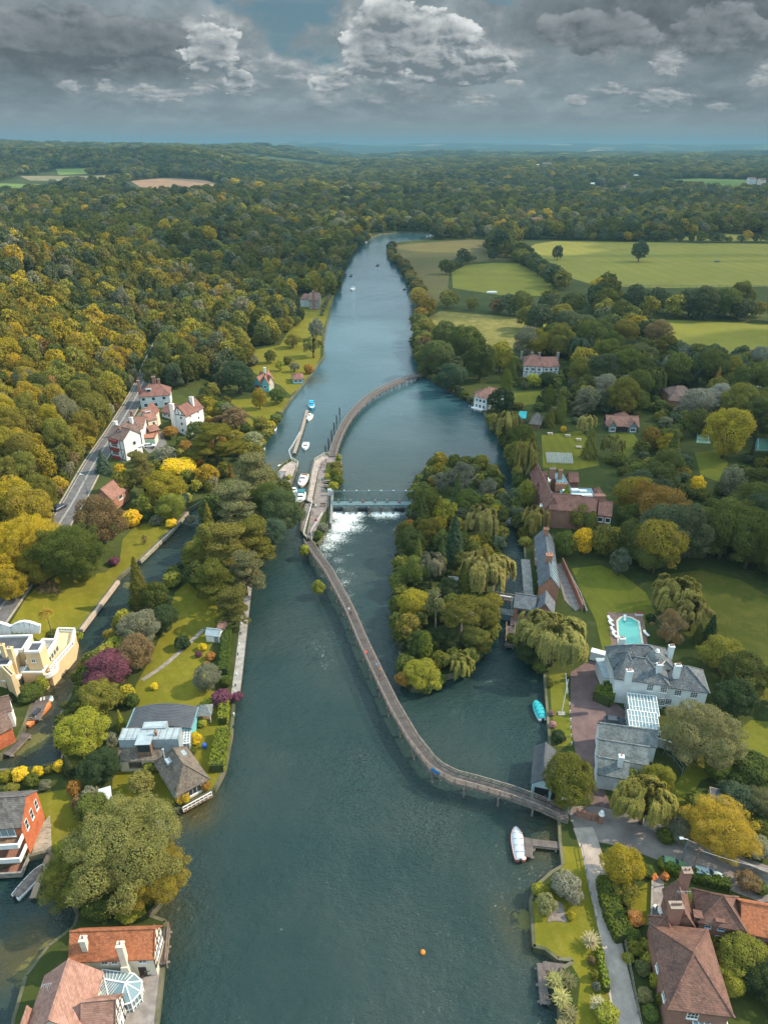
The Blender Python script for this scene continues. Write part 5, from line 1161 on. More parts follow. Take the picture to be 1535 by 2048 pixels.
GARD = [('golden',GOLD,1.2),('yellow green',LIME,2),('olive green',OLIVE,4),('dark green',GREEN,3),('grey green',GREYG,2),('rusty',RUST,.6),('blue green',TEAL,1)]
scatter(PP([(235,930),(300,905),(350,860),(430,800),(520,850),(530,890),(500,930),(420,1000),(345,1050),(262,1040),(215,1000)],2.),4.6,[('bush',3),('broad',2),('cone',.4)],GARD,1.0,4.6,'in the terraced gardens below the houses',0,seed=71,kc=.2)
scatter(PP([(0,1260),(30,1190),(70,1130),(110,1100),(150,1120),(120,1165),(85,1195),(60,1225),(30,1275)],2.),4.2,[('bush',3),('broad',1)],GARD,.95,4.0,'between the road and the villa lawn',0,seed=72,keepclear=False)
scatter(PP([(430,760),(500,700),(560,640),(600,600),(640,605),(600,700),(560,790),(455,800)],1.5),8,[('bush',2),('broad',3)],GARD,1.0,8.5,'around the riverside lawns',0,seed=73,kc=.3)
scatter(PP([(1190,1640),(1290,1672),(1600,1790),(1600,1500),(1500,1560),(1380,1620),(1330,1600),(1280,1560),(1220,1560),(1215,1600)],1.1),4.,[('bush',3),('broad',1)],GARD[1:],.8,3.6,'in the gardens above the lane wall',0,seed=74,keepclear=False)
scatter(PP([(1225,1760),(1255,1760),(1262,1850),(1300,1870),(1330,1960),(1345,2048),(1290,2048),(1262,1960),(1240,1870)],1.1),2.6,[('bush',1)],GARD,.85,2.2,'in the narrow garden beside the pale lane',0,seed=75,keepclear=False,slack=.4)
scatter(PP([(1420,1880),(1535,1890),(1600,1900),(1600,2100),(1480,2060),(1440,1930)],1.1),4.2,[('bush',2),('broad',2)],GARD[1:5],.9,4.6,'in the yard behind the brick houses',0,seed=76,keepclear=False)
scatter(PP([(0,1400),(40,1392),(60,1380),(80,1378),(60,1400),(20,1412)],1.1),2.2,[('bush',1)],GARD,.7,2.0,'in the small garden below the villa',0,seed=77,keepclear=False)
scatter(PP([(0,1552),(126,1536),(150,1560),(150,1585),(80,1582),(0,1600)],1.1),2.6,[('bush',1)],GARD[:4],.8,2.6,'in the flower border on the creek dam',0,seed=78,keepclear=False)
scatter(PP([(215,1530),(200,1600),(150,1610),(140,1580),(160,1560)],1.1),3.,[('bush',1)],GARD,.8,3.,'between the stepping stone lawn and the shingled house',0,seed=79,keepclear=False)
scatter(PP([(1300,1250),(1350,1210),(1420,1240),(1535,1330),(1535,1480),(1480,1440),(1430,1400),(1420,1340)],1.1),6.,[('bush',2),('broad',2)],right_t[:4],.95,7.,'behind the white mansion',0,seed=80,kc=.2,skipreg=False)
# the great mass of woodland behind
far_t = mid_t
def FS(poly,step,W,hr,tints,seed,cond=None,kinds=BR): scatter(poly,step,kinds,tints,hr,W,'in the far woods',1,seed=seed,cond=cond,keepclear=False,skipreg=True)
FS([(-620,640),(-34,640),(-16,700),(-22,900),(-40,935),(-760,935)],10.5,13.,1.15,mid_t,20)
FS([(-500,420),(-330,420),(-330,640),(-500,640)],9.5,13.,1.1,mid_t,21)  # cloud shade behind the sunlit ridge is put into these darker tints
FS([(-420,100),(-330,100),(-330,420),(-420,420)],10.,13.,1.1,up_t,24)
FS([(-1100,935),(1150,935),(1150,1500),(-1100,1500)],13.,15.,1.05,mid_t,22,cond=lambda x,y: not (x > 60 and y < 945 and False))
FS([(60,900),(700,900),(700,936),(60,936)],12.,15.,1.0,mid_t,23)
FS([(-1900,1500),(1900,1500),(1900,2700),(-1900,2700)],21.,24.,.72,mid_t,25)
FS([(-3300,2700),(3300,2700),(3300,4600),(-3300,4600)],38.,44.,.42,mid_t[:3],26,cond=lambda x,y: mnoise.noise((x*.0011,y*.0016,3.)) > -.30)
FS([(-6000,4600),(6000,4600),(6000,9500),(-6000,9500)],95.,120.,.17,mid_t[:3],27,cond=lambda x,y: mnoise.noise((x*.0006,y*.0009,3.)) > -.12)
NFAR = len(TREES)

def far_protos():
    res = {}
    for k in ('broad','tall','cone','bush','willow','column'): res[k] = proto(k,'lo',0)[0]
    res['broad2'] = proto('broad','lo',1)[0]
    return res
inview = [];rest = []
for t in TREES:
    if t['hand']: continue
    v = -30 < t['sx'] < 1565 and t['sy'] < 2100
    t['v'] = v;(inview if v else rest).append(t)
cnt = {}
inview.sort(key=lambda t: -t['px'])
hand_cnt = {}
for t in TREES:
    if t['hand']: hand_cnt[t['name']] = hand_cnt.get(t['name'],0)+1
sel = []
for t in inview:
    n = t['name'];c = cnt.get(n,hand_cnt.get(n,0));lim = 300 if n in ('broadleaf_tree','shrub') else 120
    if n in ('broadleaf_tree','tall_tree','conifer','shrub','willow_tree','columnar_tree') and c < lim and t['px'] > 11: cnt[n] = c+1;sel.append(t)
    else: rest.append(t)
for i,t in enumerate([t for t in TREES if t['hand']]+sel): plant(t,i)
# everything past that: one woodland, copies of the same tree crowns set out on points
def woodland(items):
    fp = far_protos();keys = ['broad','broad2','tall','cone','bush','willow','column']
    big = [t for t in items]
    n = len(big);me = bpy.data.meshes.new('woodland')
    me.vertices.add(n);me.vertices.foreach_set('co',np.array([(t['x'],t['y'],t['z']-.3) for t in big],np.float32).ravel())
    r = random.Random(5)
    def attr(nm,typ,fld,arr): a = me.attributes.new(nm,typ,'POINT');a.data.foreach_set(fld,np.asarray(arr).ravel())
    attr('pick','INT','value',np.array([keys.index(t['kind'] if t['kind'] != 'broad' else r.choice(('broad','broad2'))) if t['kind'] in fp or t['kind'] == 'broad' else 0 for t in big],np.int32))
    attr('scl','FLOAT_VECTOR','vector',np.array([(t['W'],t['W'],t['H']) for t in big],np.float32))
    attr('turn','FLOAT_VECTOR','vector',np.array([(0,0,r.uniform(0,6.28)) for t in big],np.float32))
    ti = []
    for t in big:
        f = r.uniform(.7,1.35);tc = calm(t['tint']);ti.append((tc[0]*f*1.45,tc[1]*f*1.24,tc[2]*f*1.5))
    attr('tint','FLOAT_VECTOR','vector',np.array(ti,np.float32))
    o = bpy.data.objects.new('woodland',me);COL.objects.link(o);tag(o,'dense mixed woodland covering the slopes and the plain','woodland',kind='stuff')
    me.materials.append(M_LEAF)
    ng = bpy.data.node_groups.new('woodland','GeometryNodeTree');ng.is_modifier = True
    ng.interface.new_socket('Geometry',in_out='INPUT',socket_type='NodeSocketGeometry');ng.interface.new_socket('Geometry',in_out='OUTPUT',socket_type='NodeSocketGeometry')
    gi = ng.nodes.new('NodeGroupInput');go = ng.nodes.new('NodeGroupOutput');jn = ng.nodes.new('GeometryNodeJoinGeometry')
    def nattr(nm,typ): a = ng.nodes.new('GeometryNodeInputNamedAttribute');a.data_type = typ;a.inputs[0].default_value = nm;return a.outputs['Attribute']
    pk,sc_,tn,tt = nattr('pick','INT'),nattr('scl','FLOAT_VECTOR'),nattr('turn','FLOAT_VECTOR'),nattr('tint','FLOAT_VECTOR')
    # each crown comes from a tree that itself stands in the wood, far off
    for i,k in enumerate(keys):
        src = next((q for q in big if q['kind'] == k.replace('2','')),big[0])
        po = bpy.data.objects.new(NAMES[k.replace('2','')],fp[k]);COL.objects.link(po)
        po.location = (40+i*23.,1010+i*9.,H(40+i*23.,1010+i*9.));po.scale = (13,13,13);po['tint'] = TEAL
        tag(po,f'far {["rounded", "lobed", "tall", "pointed", "low", "drooping", "narrow"][i]} dark tree in the wood beyond the river bend','tree')
        oi = ng.nodes.new('GeometryNodeObjectInfo');oi.inputs['Object'].default_value = po;oi.transform_space = 'ORIGINAL'
        ip = ng.nodes.new('GeometryNodeInstanceOnPoints');cmp_ = ng.nodes.new('FunctionNodeCompare');cmp_.data_type = 'INT';cmp_.operation = 'EQUAL';cmp_.inputs[3].default_value = i
        ng.links.new(pk,cmp_.inputs[2]);ng.links.new(gi.outputs[0],ip.inputs['Points']);ng.links.new(cmp_.outputs[0],ip.inputs['Selection'])
        ng.links.new(oi.outputs['Geometry'],ip.inputs['Instance']);ng.links.new(sc_,ip.inputs['Scale'])
        e2r = ng.nodes.new('FunctionNodeEulerToRotation');ng.links.new(tn,e2r.inputs[0]);ng.links.new(e2r.outputs[0],ip.inputs['Rotation'])
        st = ng.nodes.new('GeometryNodeStoreNamedAttribute');st.data_type = 'FLOAT_COLOR' if False else 'FLOAT_VECTOR';st.domain = 'INSTANCE';st.inputs['Name'].default_value = 'tint'
        ng.links.new(ip.outputs[0],st.inputs['Geometry']);ng.links.new(tt,st.inputs['Value']) if False else None
        # the point attributes ride along with the instances by themselves
        ng.links.new(ip.outputs[0],jn.inputs[0]);ng.nodes.remove(st)
    ng.links.new(jn.outputs[0],go.inputs[0])
    md = o.modifiers.new('woodland','NODES');md.node_group = ng
woodland(rest)
print('object trees',len(sel),'stuff',len(rest))
# ------------------------------------------------------------------ building kit
M_WHITE = basic('white_paint',(.72,.72,.70),.6,.10,.8)
M_WRENDER = basic('white_render',(.58,.62,.62),.8,.16,.35)
M_CREAM = basic('cream_render',(.78,.62,.42),.8,.12,.4)
M_CREAMP = basic('pale_cream_render',(.66,.58,.46),.8,.12,.5)
M_DECO = basic('apricot_render',(.64,.47,.27),.8,.10,.4)
M_TIMBERB = basic('black_timber',(.045,.035,.03),.8,.3,2)
M_WOOD = plankmat('weathered_deck',(.150,.125,.115),(.088,.072,.066))
M_WOODP = basic('grey_timber',(.20,.165,.14),.85,.35,1.5,.1)
M_WOODB = basic('brown_timber',(.19,.12,.075),.8,.35,1.5,.1)
M_LEAD = basic('lead_sheet',(.30,.36,.39),.5,.2,.8)
M_FLAT = basic('dark_felt',(.065,.07,.08),.85,.25,.6)
M_BRICK = brickmat('red_brick',(.30,.13,.085),(.22,.095,.065),(.30,.25,.21))
M_BRICKO = brickmat('orange_brick',(.38,.17,.095),(.30,.12,.07),(.32,.27,.22))
M_CHB = brickmat('chimney_brick',(.34,.15,.10),(.26,.11,.075),(.28,.24,.2),5)
M_REDTILE = roofmat('red_tile_hanging',(.50,.150,.065),(.40,.115,.052),.16,patch=(.33,.10,.06))
M_RORANGE = roofmat('orange_clay_tiles',(.42,.145,.065),(.30,.105,.050),.2,patch=(.16,.085,.055),lichen=(.5,.35,.2))
M_RPINK = roofmat('pink_brown_tiles',(.36,.20,.155),(.31,.165,.125),.32,vrow=.3)
M_RBROWN = roofmat('red_brown_tiles',(.175,.088,.064),(.115,.062,.050),.2,patch=(.10,.065,.055),lichen=(.30,.25,.16))
M_ROLD = roofmat('old_red_tiles',(.24,.115,.09),(.165,.08,.065),.2,patch=(.12,.08,.07))
M_RTUDOR = roofmat('brown_tiles',(.20,.13,.105),(.14,.09,.075),.22)
M_RROSE = roofmat('rose_tiles',(.30,.150,.115),(.23,.115,.085),.22)
M_SLATE = roofmat('blue_slates',(.125,.140,.160),(.085,.095,.110),.22,streak=(.30,.32,.33),patch=(.16,.13,.13))
M_SLATEW = roofmat('streaked_slates',(.115,.130,.140),(.075,.085,.095),.22,streak=(.42,.44,.44),patch=(.16,.125,.115))
M_SLATEG = roofmat('grey_slates',(.165,.185,.185),(.11,.125,.13),.24,patch=(.22,.20,.17),lichen=(.3,.3,.25))
M_STONET = roofmat('grey_pantiles',(.155,.140,.130),(.095,.085,.080),.3,lichen=(.30,.28,.24),vrow=.3)
M_SHINGLE = roofmat('wood_shingles',(.185,.150,.118),(.105,.085,.068),.18,streak=(.27,.25,.22))
M_THATCH = basic('old_thatch',(.115,.105,.095),.95,.35,2.5,.4)
M_BLUEF = basic('blue_grey_roof_sheet',(.17,.28,.32),.7,.22,.35,col2=(.11,.19,.22))
M_SEAM = roofmat('dark_seamed_metal',(.075,.082,.095),(.06,.065,.075),6.,vrow=.55,rough=.45)
M_STONE = basic('grey_stone_wall',(.24,.225,.20),.9,.35,1.2,.2)
M_CONC = basic('concrete',(.28,.26,.24),.9,.3,.7,.1)
M_STEEL = basic('pale_blue_green_steel',(.13,.205,.22),.5,.15,.8)
M_DARK = basic('dark_void',(.018,.022,.026),.6,.2,1)
M_TEALP = basic('turquoise_paint',(.14,.42,.44),.7,.1,1)
M_REDP = basic('red_paint',(.55,.045,.03),.45,.1,1)
M_BLK = basic('black_rubber',(.02,.02,.022),.7,.1,1)
def glassmat(name,col,rough=.08):
    m,t,b = newmat(name);b.inputs['Base Color'].default_value = (*col,1);b.inputs['Roughness'].default_value = rough;b.inputs['Specular IOR Level'].default_value = .8
    MATS[name] = m;return m
M_GLASS = glassmat('window_glass',(.03,.045,.055));M_GLASSB = glassmat('roof_glass',(.16,.24,.27),.15)

def rect(A,B,C,z):
    a,b,c = (Vector(P(*p,z)) for p in (A,B,C));d = b-a;L = d.length;d.normalize();n = Vector((-d.y,d.x));W = (c-b).dot(n)
    ctr = a+d*L/2+n*W/2
    return ctr.x,ctr.y,math.atan2(d.y,d.x),L,W
class House:
    def __init__(s,name,label,cat,x,y,g,rz): s.g = g;s.root = empty(name,(x,y,g),rz,label,cat)
    def loc(s,x,y,z=0,rz=0): return s.root_m() @ frame(x,y,z,rz)
    def root_m(s): return Matrix.LocRotScale(s.root.location,s.root.rotation_euler,None)
    def part(s,mb,name,mat,parent=None,smooth=False,label=None): return mb.build(name,mat,parent or s.root,smooth,label)
    def wing(s,F,L,W,e,rise,kind='gable',along='x',over=.35,wall=M_WRENDER,roof=M_ROLD,zb=-1.2,hipin=None,ridge=None):
        mb = MB();rf = MB();x,y = L/2,W/2
        Fa = F
        if along == 'y': Fa = F @ Matrix.Rotation(math.pi/2,4,'Z');x,y = W/2,L/2
        sl = rise/y;o = over
        if kind == 'gable':
            mb.add([(-x,-y,zb),(x,-y,zb),(x,y,zb),(-x,y,zb),(-x,-y,e-.05),(x,-y,e-.05),(x,y,e-.05),(-x,y,e-.05),(-x,0,e+rise-.08),(x,0,e+rise-.08)],
                   [(0,3,2,1),(0,1,5,4),(2,3,7,6),(1,2,6,9,5),(3,0,4,8,7),(4,5,9,8),(6,7,8,9)],Fa)
            sec = [(-y-o,e-o*sl),(0,e+rise),(y+o,e-o*sl),(y+o,e-o*sl-.2),(0,e+rise-.22),(-y-o,e-o*sl-.2)]
            rf.loft([[(q,a,b) for a,b in sec] for q in (-x-o*.7,x+o*.7)],Fa)
            rf.box(-x-o*.7,x+o*.7,-.12,.12,e+rise-.08,e+rise+.07,Fa)
        elif kind == 'hip':
            mb.box(-x,x,-y,y,zb,e,Fa);h = min(x-.05,(hipin if hipin is not None else y));X,Y = x+o,y+o;zr = e+rise;ze = e-o*sl*.5
            rf.add([(-X,-Y,ze),(X,-Y,ze),(X,Y,ze),(-X,Y,ze),(-x+h,0,zr),(x-h,0,zr),(-X,-Y,ze-.18),(X,-Y,ze-.18),(X,Y,ze-.18),(-X,Y,ze-.18)],
                   [(0,1,5,4),(2,3,4,5),(1,2,5),(3,0,4),(6,9,8,7),(0,6,7,1),(1,7,8,2),(2,8,9,3),(3,9,6,0)],Fa)
            for a,b in (((-x+h,0,zr),(x-h,0,zr)),((-X,-Y,ze),(-x+h,0,zr)),((X,-Y,ze),(x-h,0,zr)),((X,Y,ze),(x-h,0,zr)),((-X,Y,ze),(-x+h,0,zr))): rf.beam(a,b,.26,.16,F=Fa)
        elif kind == 'flat':
            mb.box(-x,x,-y,y,zb,e,Fa);rf.box(-x+.25,x-.25,-y+.25,y-.25,e,e+.06,Fa)
        elif kind == 'shed':
            mb.add([(-x,-y,zb),(x,-y,zb),(x,y,zb),(-x,y,zb),(-x,-y,e-.05),(x,-y,e-.05),(x,y,e+rise-.05),(-x,y,e+rise-.05)],[(0,3,2,1),(4,5,6,7),(0,1,5,4),(1,2,6,5),(2,3,7,6),(3,0,4,7)],Fa)
            k = rise/(2*y);a,b = e-o*k,e+rise+o*k
            rf.add([(-x-o,-y-o,a),(x+o,-y-o,a),(x+o,y+o,b),(-x-o,y+o,b),(-x-o,-y-o,a-.15),(x+o,-y-o,a-.15),(x+o,y+o,b-.15),(-x-o,y+o,b-.15)],[(0,1,2,3),(7,6,5,4),(0,4,5,1),(1,5,6,2),(2,6,7,3),(3,7,4,0)],Fa)
        w = s.part(mb,'wall',wall);r = s.part(rf,'roof',roof)
        return dict(F=F,L=L,W=W,e=e,rise=rise,wall=w,roof=r)
    def side(s,w,side,u,off=0.0):
        """frame on a wall face: x along the wall, -y outwards"""
        L,W,F = w['L'],w['W'],w['F']
        if side == 'n': return F @ frame(u*L,-W/2-off,0,0)
        if side == 'f': return F @ frame(-u*L,W/2+off,0,math.pi)
        if side == 'r': return F @ frame(L/2+off,u*W,0,math.pi/2)
        return F @ frame(-L/2-off,-u*W,0,-math.pi/2)
    def window(s,w,side,u,z,ww=1.1,hh=1.3,mul=(2,2),frame_m=None,glass=None,name='window'):
        far = s.root.location.y > 150
        if far and mul[0] < 3: mul = (1,1)
        F = s.side(w,side,u);a = MB();t = .16 if far else .09;x,d = ww/2,-.10
        for q in range(mul[0]+1): c = -x+ww*q/mul[0];th = t if q in (0,mul[0]) else .05;a.box(c-th/2,c+th/2,d,.0,z-hh/2,z+hh/2,F)
        for q in range(mul[1]+1):
            c = z-hh/2+hh*q/mul[1];th = t if q in (0,mul[1]) else .05;a.box(-x,x,d+.01,-.01,c-th/2,c+th/2,F)
        a.box(-x-.08,x+.08,d-.08,0,z-hh/2-.14,z-hh/2-.05,F)
        f = s.part(a,name,frame_m or M_WHITE)
        g = MB();g.box(-x+.03,x-.03,-.055,.01,z-hh/2+.03,z+hh/2-.03,F);s.part(g,'pane',glass or M_GLASS,f);return f
    def door(s,w,side,u,z0=0,ww=1.0,hh=2.1,mat=None):
        F = s.side(w,side,u);a = MB();a.box(-ww/2,ww/2,-.07,.0,z0,z0+hh,F)
        d = s.part(a,'door',mat or M_WOODB);b = MB();b.box(ww*.3,ww*.36,-.14,-.07,z0+1.,z0+1.08,F);s.part(b,'handle',M_WHITE,d)
    def chimney(s,F,x,y,z0,z1,sx=.9,sy=.7,mat=None,pots=2,rz=0):
        F = F @ frame(x,y,0,rz);a = MB();a.box(-sx/2,sx/2,-sy/2,sy/2,z0,z1-.25,F);a.box(-sx/2-.08,sx/2+.08,-sy/2-.08,sy/2+.08,z1-.25,z1,F)
        c = s.part(a,'chimney',mat or M_CHB)
        for i in range(pots):
            p = MB();q = (i-(pots-1)/2)*sx/max(pots,1)*.9;p.lathe([(.11,z1),(.13,z1+.1),(.10,z1+.12),(.12,z1+.5),(.09,z1+.5)],8,F @ frame(q,0));s.part(p,'chimney_pot',M_CHB if mat is None else M_RROSE,c)
        return c
    def timber(s,w,side,z0,z1,step=1.1,diag=True,gable=False):
        LL = w['L'] if side in 'nf' else w['W'];F = s.side(w,side,0);a = MB();far = s.root.location.y > 150;n = max(2,int(LL/step/(1.25 if far else 1)));t = .26 if far else .16
        for i in range(n+1):
            x = -LL/2+LL*i/n;zt = z1
            if gable: zt = z1+max(0,(w['rise']-.3)*(1-abs(x)/(LL/2)))
            a.box(x-t/2,x+t/2,-.07,.02,z0,zt,F)
            if diag and i in (0,n-1): a.beam((x+(t if i == 0 else 0),-.045,z0),(x+LL/n,-.045,z0+(z1-z0)*.5),.12 if not far else .2,.05,(0,1,0),F)
        for z in (z0,(z0+z1)/2,z1): a.box(-LL/2,LL/2,-.075,.02,z-.09,z+.09,F)
        if gable:
            hh = z1+w['rise'];a.beam((-LL/2,-.08,z1),(0,-.08,hh),.22,.08,(0,1,0),F);a.beam((LL/2,-.08,z1),(0,-.08,hh),.22,.08,(0,1,0),F)
        s.part(a,'timber_frame',M_TIMBERB)
    def dormer(s,F,x,y,z,w=1.6,h=1.3,dep=1.8,roof=M_LEAD,wall=M_WHITE):
        F = F @ frame(x,y,z);a = MB();a.box(-w/2,w/2,-dep/2,dep/2,-h*.8,h,F);d = s.part(a,'dormer',wall)
        b = MB();b.box(-w/2-.15,w/2+.15,-dep/2-.2,dep/2,h,h+.12,F);s.part(b,'dormer_roof',roof,d)
        c = MB();c.box(-w/2+.15,w/2-.15,-dep/2-.03,-dep/2,.1,h-.12,F);s.part(c,'dormer_window',M_GLASS,d)
def simple_house(name,label,A,B,C,e,rise,g=1.1,kind='gable',along='x',wall=M_WRENDER,roof=M_ROLD,cat='house',over=.35,hipin=None):
    x,y,rz,L,W = rect(A,B,C,g+e);h = House(name,label,cat,x,y,g,rz);w = h.wing(h.root_m(),L,W,e,rise,kind,along,over,wall,roof,hipin=hipin);return h,w
def addwing(h,A,B,C,e,rise,**k):
    x,y,rz,L,W = rect(A,B,C,h.g+e);return h.wing(frame(x,y,h.g,rz),L,W,e,rise,**k)
def parapet(h,w,mat=M_WHITE,hh=.5,t=.35):
    L,W,e,F = w['L'],w['W'],w['e'],w['F'];a = MB();p = .06
    a.box(-L/2-p,L/2+p,-W/2-p,-W/2+t,e-.1,e+hh,F);a.box(-L/2-p,L/2+p,W/2-t,W/2+p,e-.1,e+hh,F);a.box(-L/2-p,-L/2+t,-W/2+t,W/2-t,e-.1,e+hh,F);a.box(L/2-t,L/2+p,-W/2+t,W/2-t,e-.1,e+hh,F)
    h.part(a,'parapet',mat)
def glazing(h,F,L,W,e,rise,nx=6,ny=4,name='glazed_roof',zb=0,ridge=True,slope=None):
    """white bars over glass: roof plus walls. slope: 'n' single fall to the near side"""
    g = MB();b = MB();x,y = L/2,W/2
    zt = (lambda q: e+rise*(1-abs(q)/y)) if slope is None else (lambda q: e+rise*(q+y)/(2*y))
    ys = [-y,0,y] if slope is None else [-y,y]
    g.loft([[(q,a,zt(a)) for a in ys]+[(q,y,zb),(q,-y,zb)] for q in (-x,x)],F)
    for i in range(nx+1):
        q = -x+L*i/nx
        for a0,a1 in zip(ys,ys[1:]): b.beam((q,a0,zt(a0)+.05),(q,a1,zt(a1)+.05),.12,.1,F=F)
        for sy in (-y,y): b.box(q-.06,q+.06,sy-.07,sy+.07,zb,zt(sy),F)
    for j in range(ny+1):
        q = -y+W*j/ny;b.beam((-x,q,zt(q)+.07),(x,q,zt(q)+.07),.16 if j in (0,ny) else .09,.1,F=F)
        for sx in (-x,x): b.box(sx-.07,sx+.07,q-.05,q+.05,zb,zt(q),F)
    r = h.part(g,'glazing',M_GLASSB);h.part(b,name,M_WHITE);return r

# ------------------------------------------------------------------ boats, cars, people
def heading(deg): return -R(deg)      # clockwise from +Y
def boat(label,px,py,L,W,head,hull,deck,kind='open',extra=None,group=None,name=None,z=0.0,xy=None,fb=.7,stripe=None,cat='boat'):
    x,y = xy or P(px,py,.5);nm = name or {'open': 'open_boat','cruiser': 'cabin_cruiser','cover': 'covered_boat','launch': 'launch','dinghy': 'dinghy'}[kind]
    r = empty(nm,(x,y,z),heading(head),label,cat,group);F = Matrix.LocRotScale(r.location,r.rotation_euler,None)
    st = [-.5,-.46,-.3,-.1,.1,.25,.37,.45,.495];wf = [.78,.84,.95,1,.98,.86,.62,.34,.05]
    rings = [];inner = []
    for s_,w_ in zip(st,wf):
        hw = W/2*w_;sh = fb*(1+.35*max(0,s_*2)**2);yy = s_*L
        rings.append([(-hw*.55,yy,-.25),(-hw*.9,yy,.1),(-hw,yy,sh),(-hw*.88,yy,sh+.02),(hw*.88,yy,sh+.02),(hw,yy,sh),(hw*.9,yy,.1),(hw*.55,yy,-.25)])
    MB().loft(rings,F).build('hull',hull,r,True)
    dk = MB();dr = []
    for s_,w_ in zip(st,wf):
        hw = W/2*w_*.86;sh = fb*(1+.35*max(0,s_*2)**2)+.035;dr.append([(-hw,s_*L,sh-.03),(-hw,s_*L,sh+.03),(hw,s_*L,sh+.03),(hw,s_*L,sh-.03)])
    dk.loft(dr,F);dk.build('deck',deck,r)
    b = MB()
    for s_,w_,s2,w2 in zip(st,wf,st[1:],wf[1:]):
        for sg in (-1,1): b.beam((sg*W/2*w_,s_*L,fb*(1+.35*max(0,s_*2)**2)+.03),(sg*W/2*w2,s2*L,fb*(1+.35*max(0,s2*2)**2)+.03),.1,.09,F=F)
    b.build('gunwale',stripe or M_WHITE,r)
    def bx(x0,x1,y0,y1,z0,z1,tp=.85):   # tapered cabin block
        m = MB();c = [(x0,y0),(x1,y0),(x1,y1),(x0,y1)];mx,my = (x0+x1)/2,(y0+y1)/2
        return m.add([(a,b_,z0) for a,b_ in c]+[(mx+(a-mx)*tp,my+(b_-my)*tp,z1) for a,b_ in c],[(3,2,1,0),(4,5,6,7),(0,1,5,4),(1,2,6,5),(2,3,7,6),(3,0,4,7)],F)
    w = W/2
    if kind == 'cruiser':
        c = bx(-w*.72,w*.72,-L*.16,L*.22,fb,fb+.75).build('cabin',extra.get('cabin',M_WHITE),r)
        wd = MB();wd.box(-w*.60,-w*.08,-L*.16-.04,-L*.16+.05,fb+.32,fb+.62,F);wd.box(w*.08,w*.60,-L*.16-.04,-L*.16+.05,fb+.32,fb+.62,F);wd.build('cabin_window',M_GLASS,c)
        wd = MB();wd.box(-w*.72,-w*.64,-L*.12,L*.14,fb+.3,fb+.6,F);wd.box(w*.64,w*.72,-L*.12,L*.14,fb+.3,fb+.6,F);wd.build('cabin_window',M_GLASS,c)
        u = bx(-w*.6,w*.6,-L*.14,L*.06,fb+.75,fb+1.3,.8).build('wheelhouse',extra.get('cabin',M_WHITE),r)
        ws = MB();ws.add([(-w*.56,L*.065,fb+.8),(w*.56,L*.065,fb+.8),(w*.46,L*.045,fb+1.2),(-w*.46,L*.045,fb+1.2)],[(0,1,2,3)],F);ws.add([(-w*.56,-L*.145,fb+.8),(w*.56,-L*.145,fb+.8),(w*.46,-L*.125,fb+1.2),(-w*.46,-L*.125,fb+1.2)],[(3,2,1,0)],F);ws.build('windscreen',M_GLASS,u)
        ck = MB();ck.box(-w*.66,w*.66,-L*.44,-L*.17,fb+.05,fb+.1,F);ck.box(-w*.66,-w*.5,-L*.44,-L*.2,fb+.1,fb+.45,F);ck.box(w*.5,w*.66,-L*.44,-L*.2,fb+.1,fb+.45,F);ck.box(-w*.5,w*.5,-L*.44,-L*.40,fb+.1,fb+.45,F);ck.build('cockpit_seats',extra.get('seat',M_WOODB),r)
        if extra.get('canopy'): bx(-w*.74,w*.74,-L*.45,-L*.17,fb+1.15,fb+1.4,.9).build('canopy',extra['canopy'],r)
        rl = MB();rl.tube([(-w*.8,L*.12,fb+.5),(-w*.5,L*.36,fb+.65),(0,L*.47,fb+.7),(w*.5,L*.36,fb+.65),(w*.8,L*.12,fb+.5)],.025,5,F);[rl.tube([(sx*w*.5,L*.36,fb+.1),(sx*w*.5,L*.36,fb+.65)],.02,4,F) for sx in (-1,1)];rl.build('bow_rail',M_WHITE,r)
    elif kind == 'cover':
        rr = []
        for s_,w_ in zip(st,wf):
            hw = W/2*w_*.97;sh = fb*(1+.35*max(0,s_*2)**2);pk = sh+.12+.38*w_*math.cos(s_*2.2)
            rr.append([(-hw,s_*L*.98,sh-.08),(-hw*.98,s_*L*.98,sh+.06),(-hw*.5,s_*L*.98,(sh+pk)/2+.07),(0,s_*L*.98,pk),(hw*.5,s_*L*.98,(sh+pk)/2+.07),(hw*.98,s_*L*.98,sh+.06),(hw,s_*L*.98,sh-.08)])
        MB().loft(rr,F).build('cover',extra['cover'],r,True)
        m = MB()
        for q in (-.3,-.1,.1,.28): m.box(-w*.8,w*.8,q*L-.02,q*L+.02,fb+.3,fb+.34+.15*math.cos(q*2.2),F)
        m.build('cover_strap',extra.get('strap',extra['cover']),r);
        m = MB();m.box(-.18,.18,-L*.5-.3,-L*.5+.02,.1,fb+.25,F);m.build('outboard_motor',M_BLK,r)
    elif kind == 'launch':
        bx(-w*.62,w*.62,-L*.22,L*.08,fb+.7,fb+.95,.92).build('canopy',extra['canopy'],r)
        m = MB();[m.box(sx*w*.55-.03,sx*w*.55+.03,q*L-.03,q*L+.03,fb,fb+.72,F) for sx in (-1,1) for q in (-.2,.06)];m.build('canopy_post',M_WHITE,r)
        m = MB();m.box(-w*.6,w*.6,-L*.3,-L*.05,fb+.02,fb+.12,F);m.box(-w*.5,w*.5,-L*.3,-L*.26,fb+.1,fb+.5,F);m.build('seat',extra.get('seat',M_WOODB),r)
    else:
        m = MB();m.box(-w*.66,w*.66,-L*.42,L*.12,fb+.03,fb+.08,F);fl = m.build('cockpit_floor',extra.get('floor',M_WOODB) if extra else M_WOODB,r)
        for q in (-.36,-.12,.06):
            m = MB();m.box(-w*.66,w*.66,q*L-.16,q*L+.16,fb+.08,fb+.36,F);m.build('seat',(extra or {}).get('seat',M_WHITE),r)
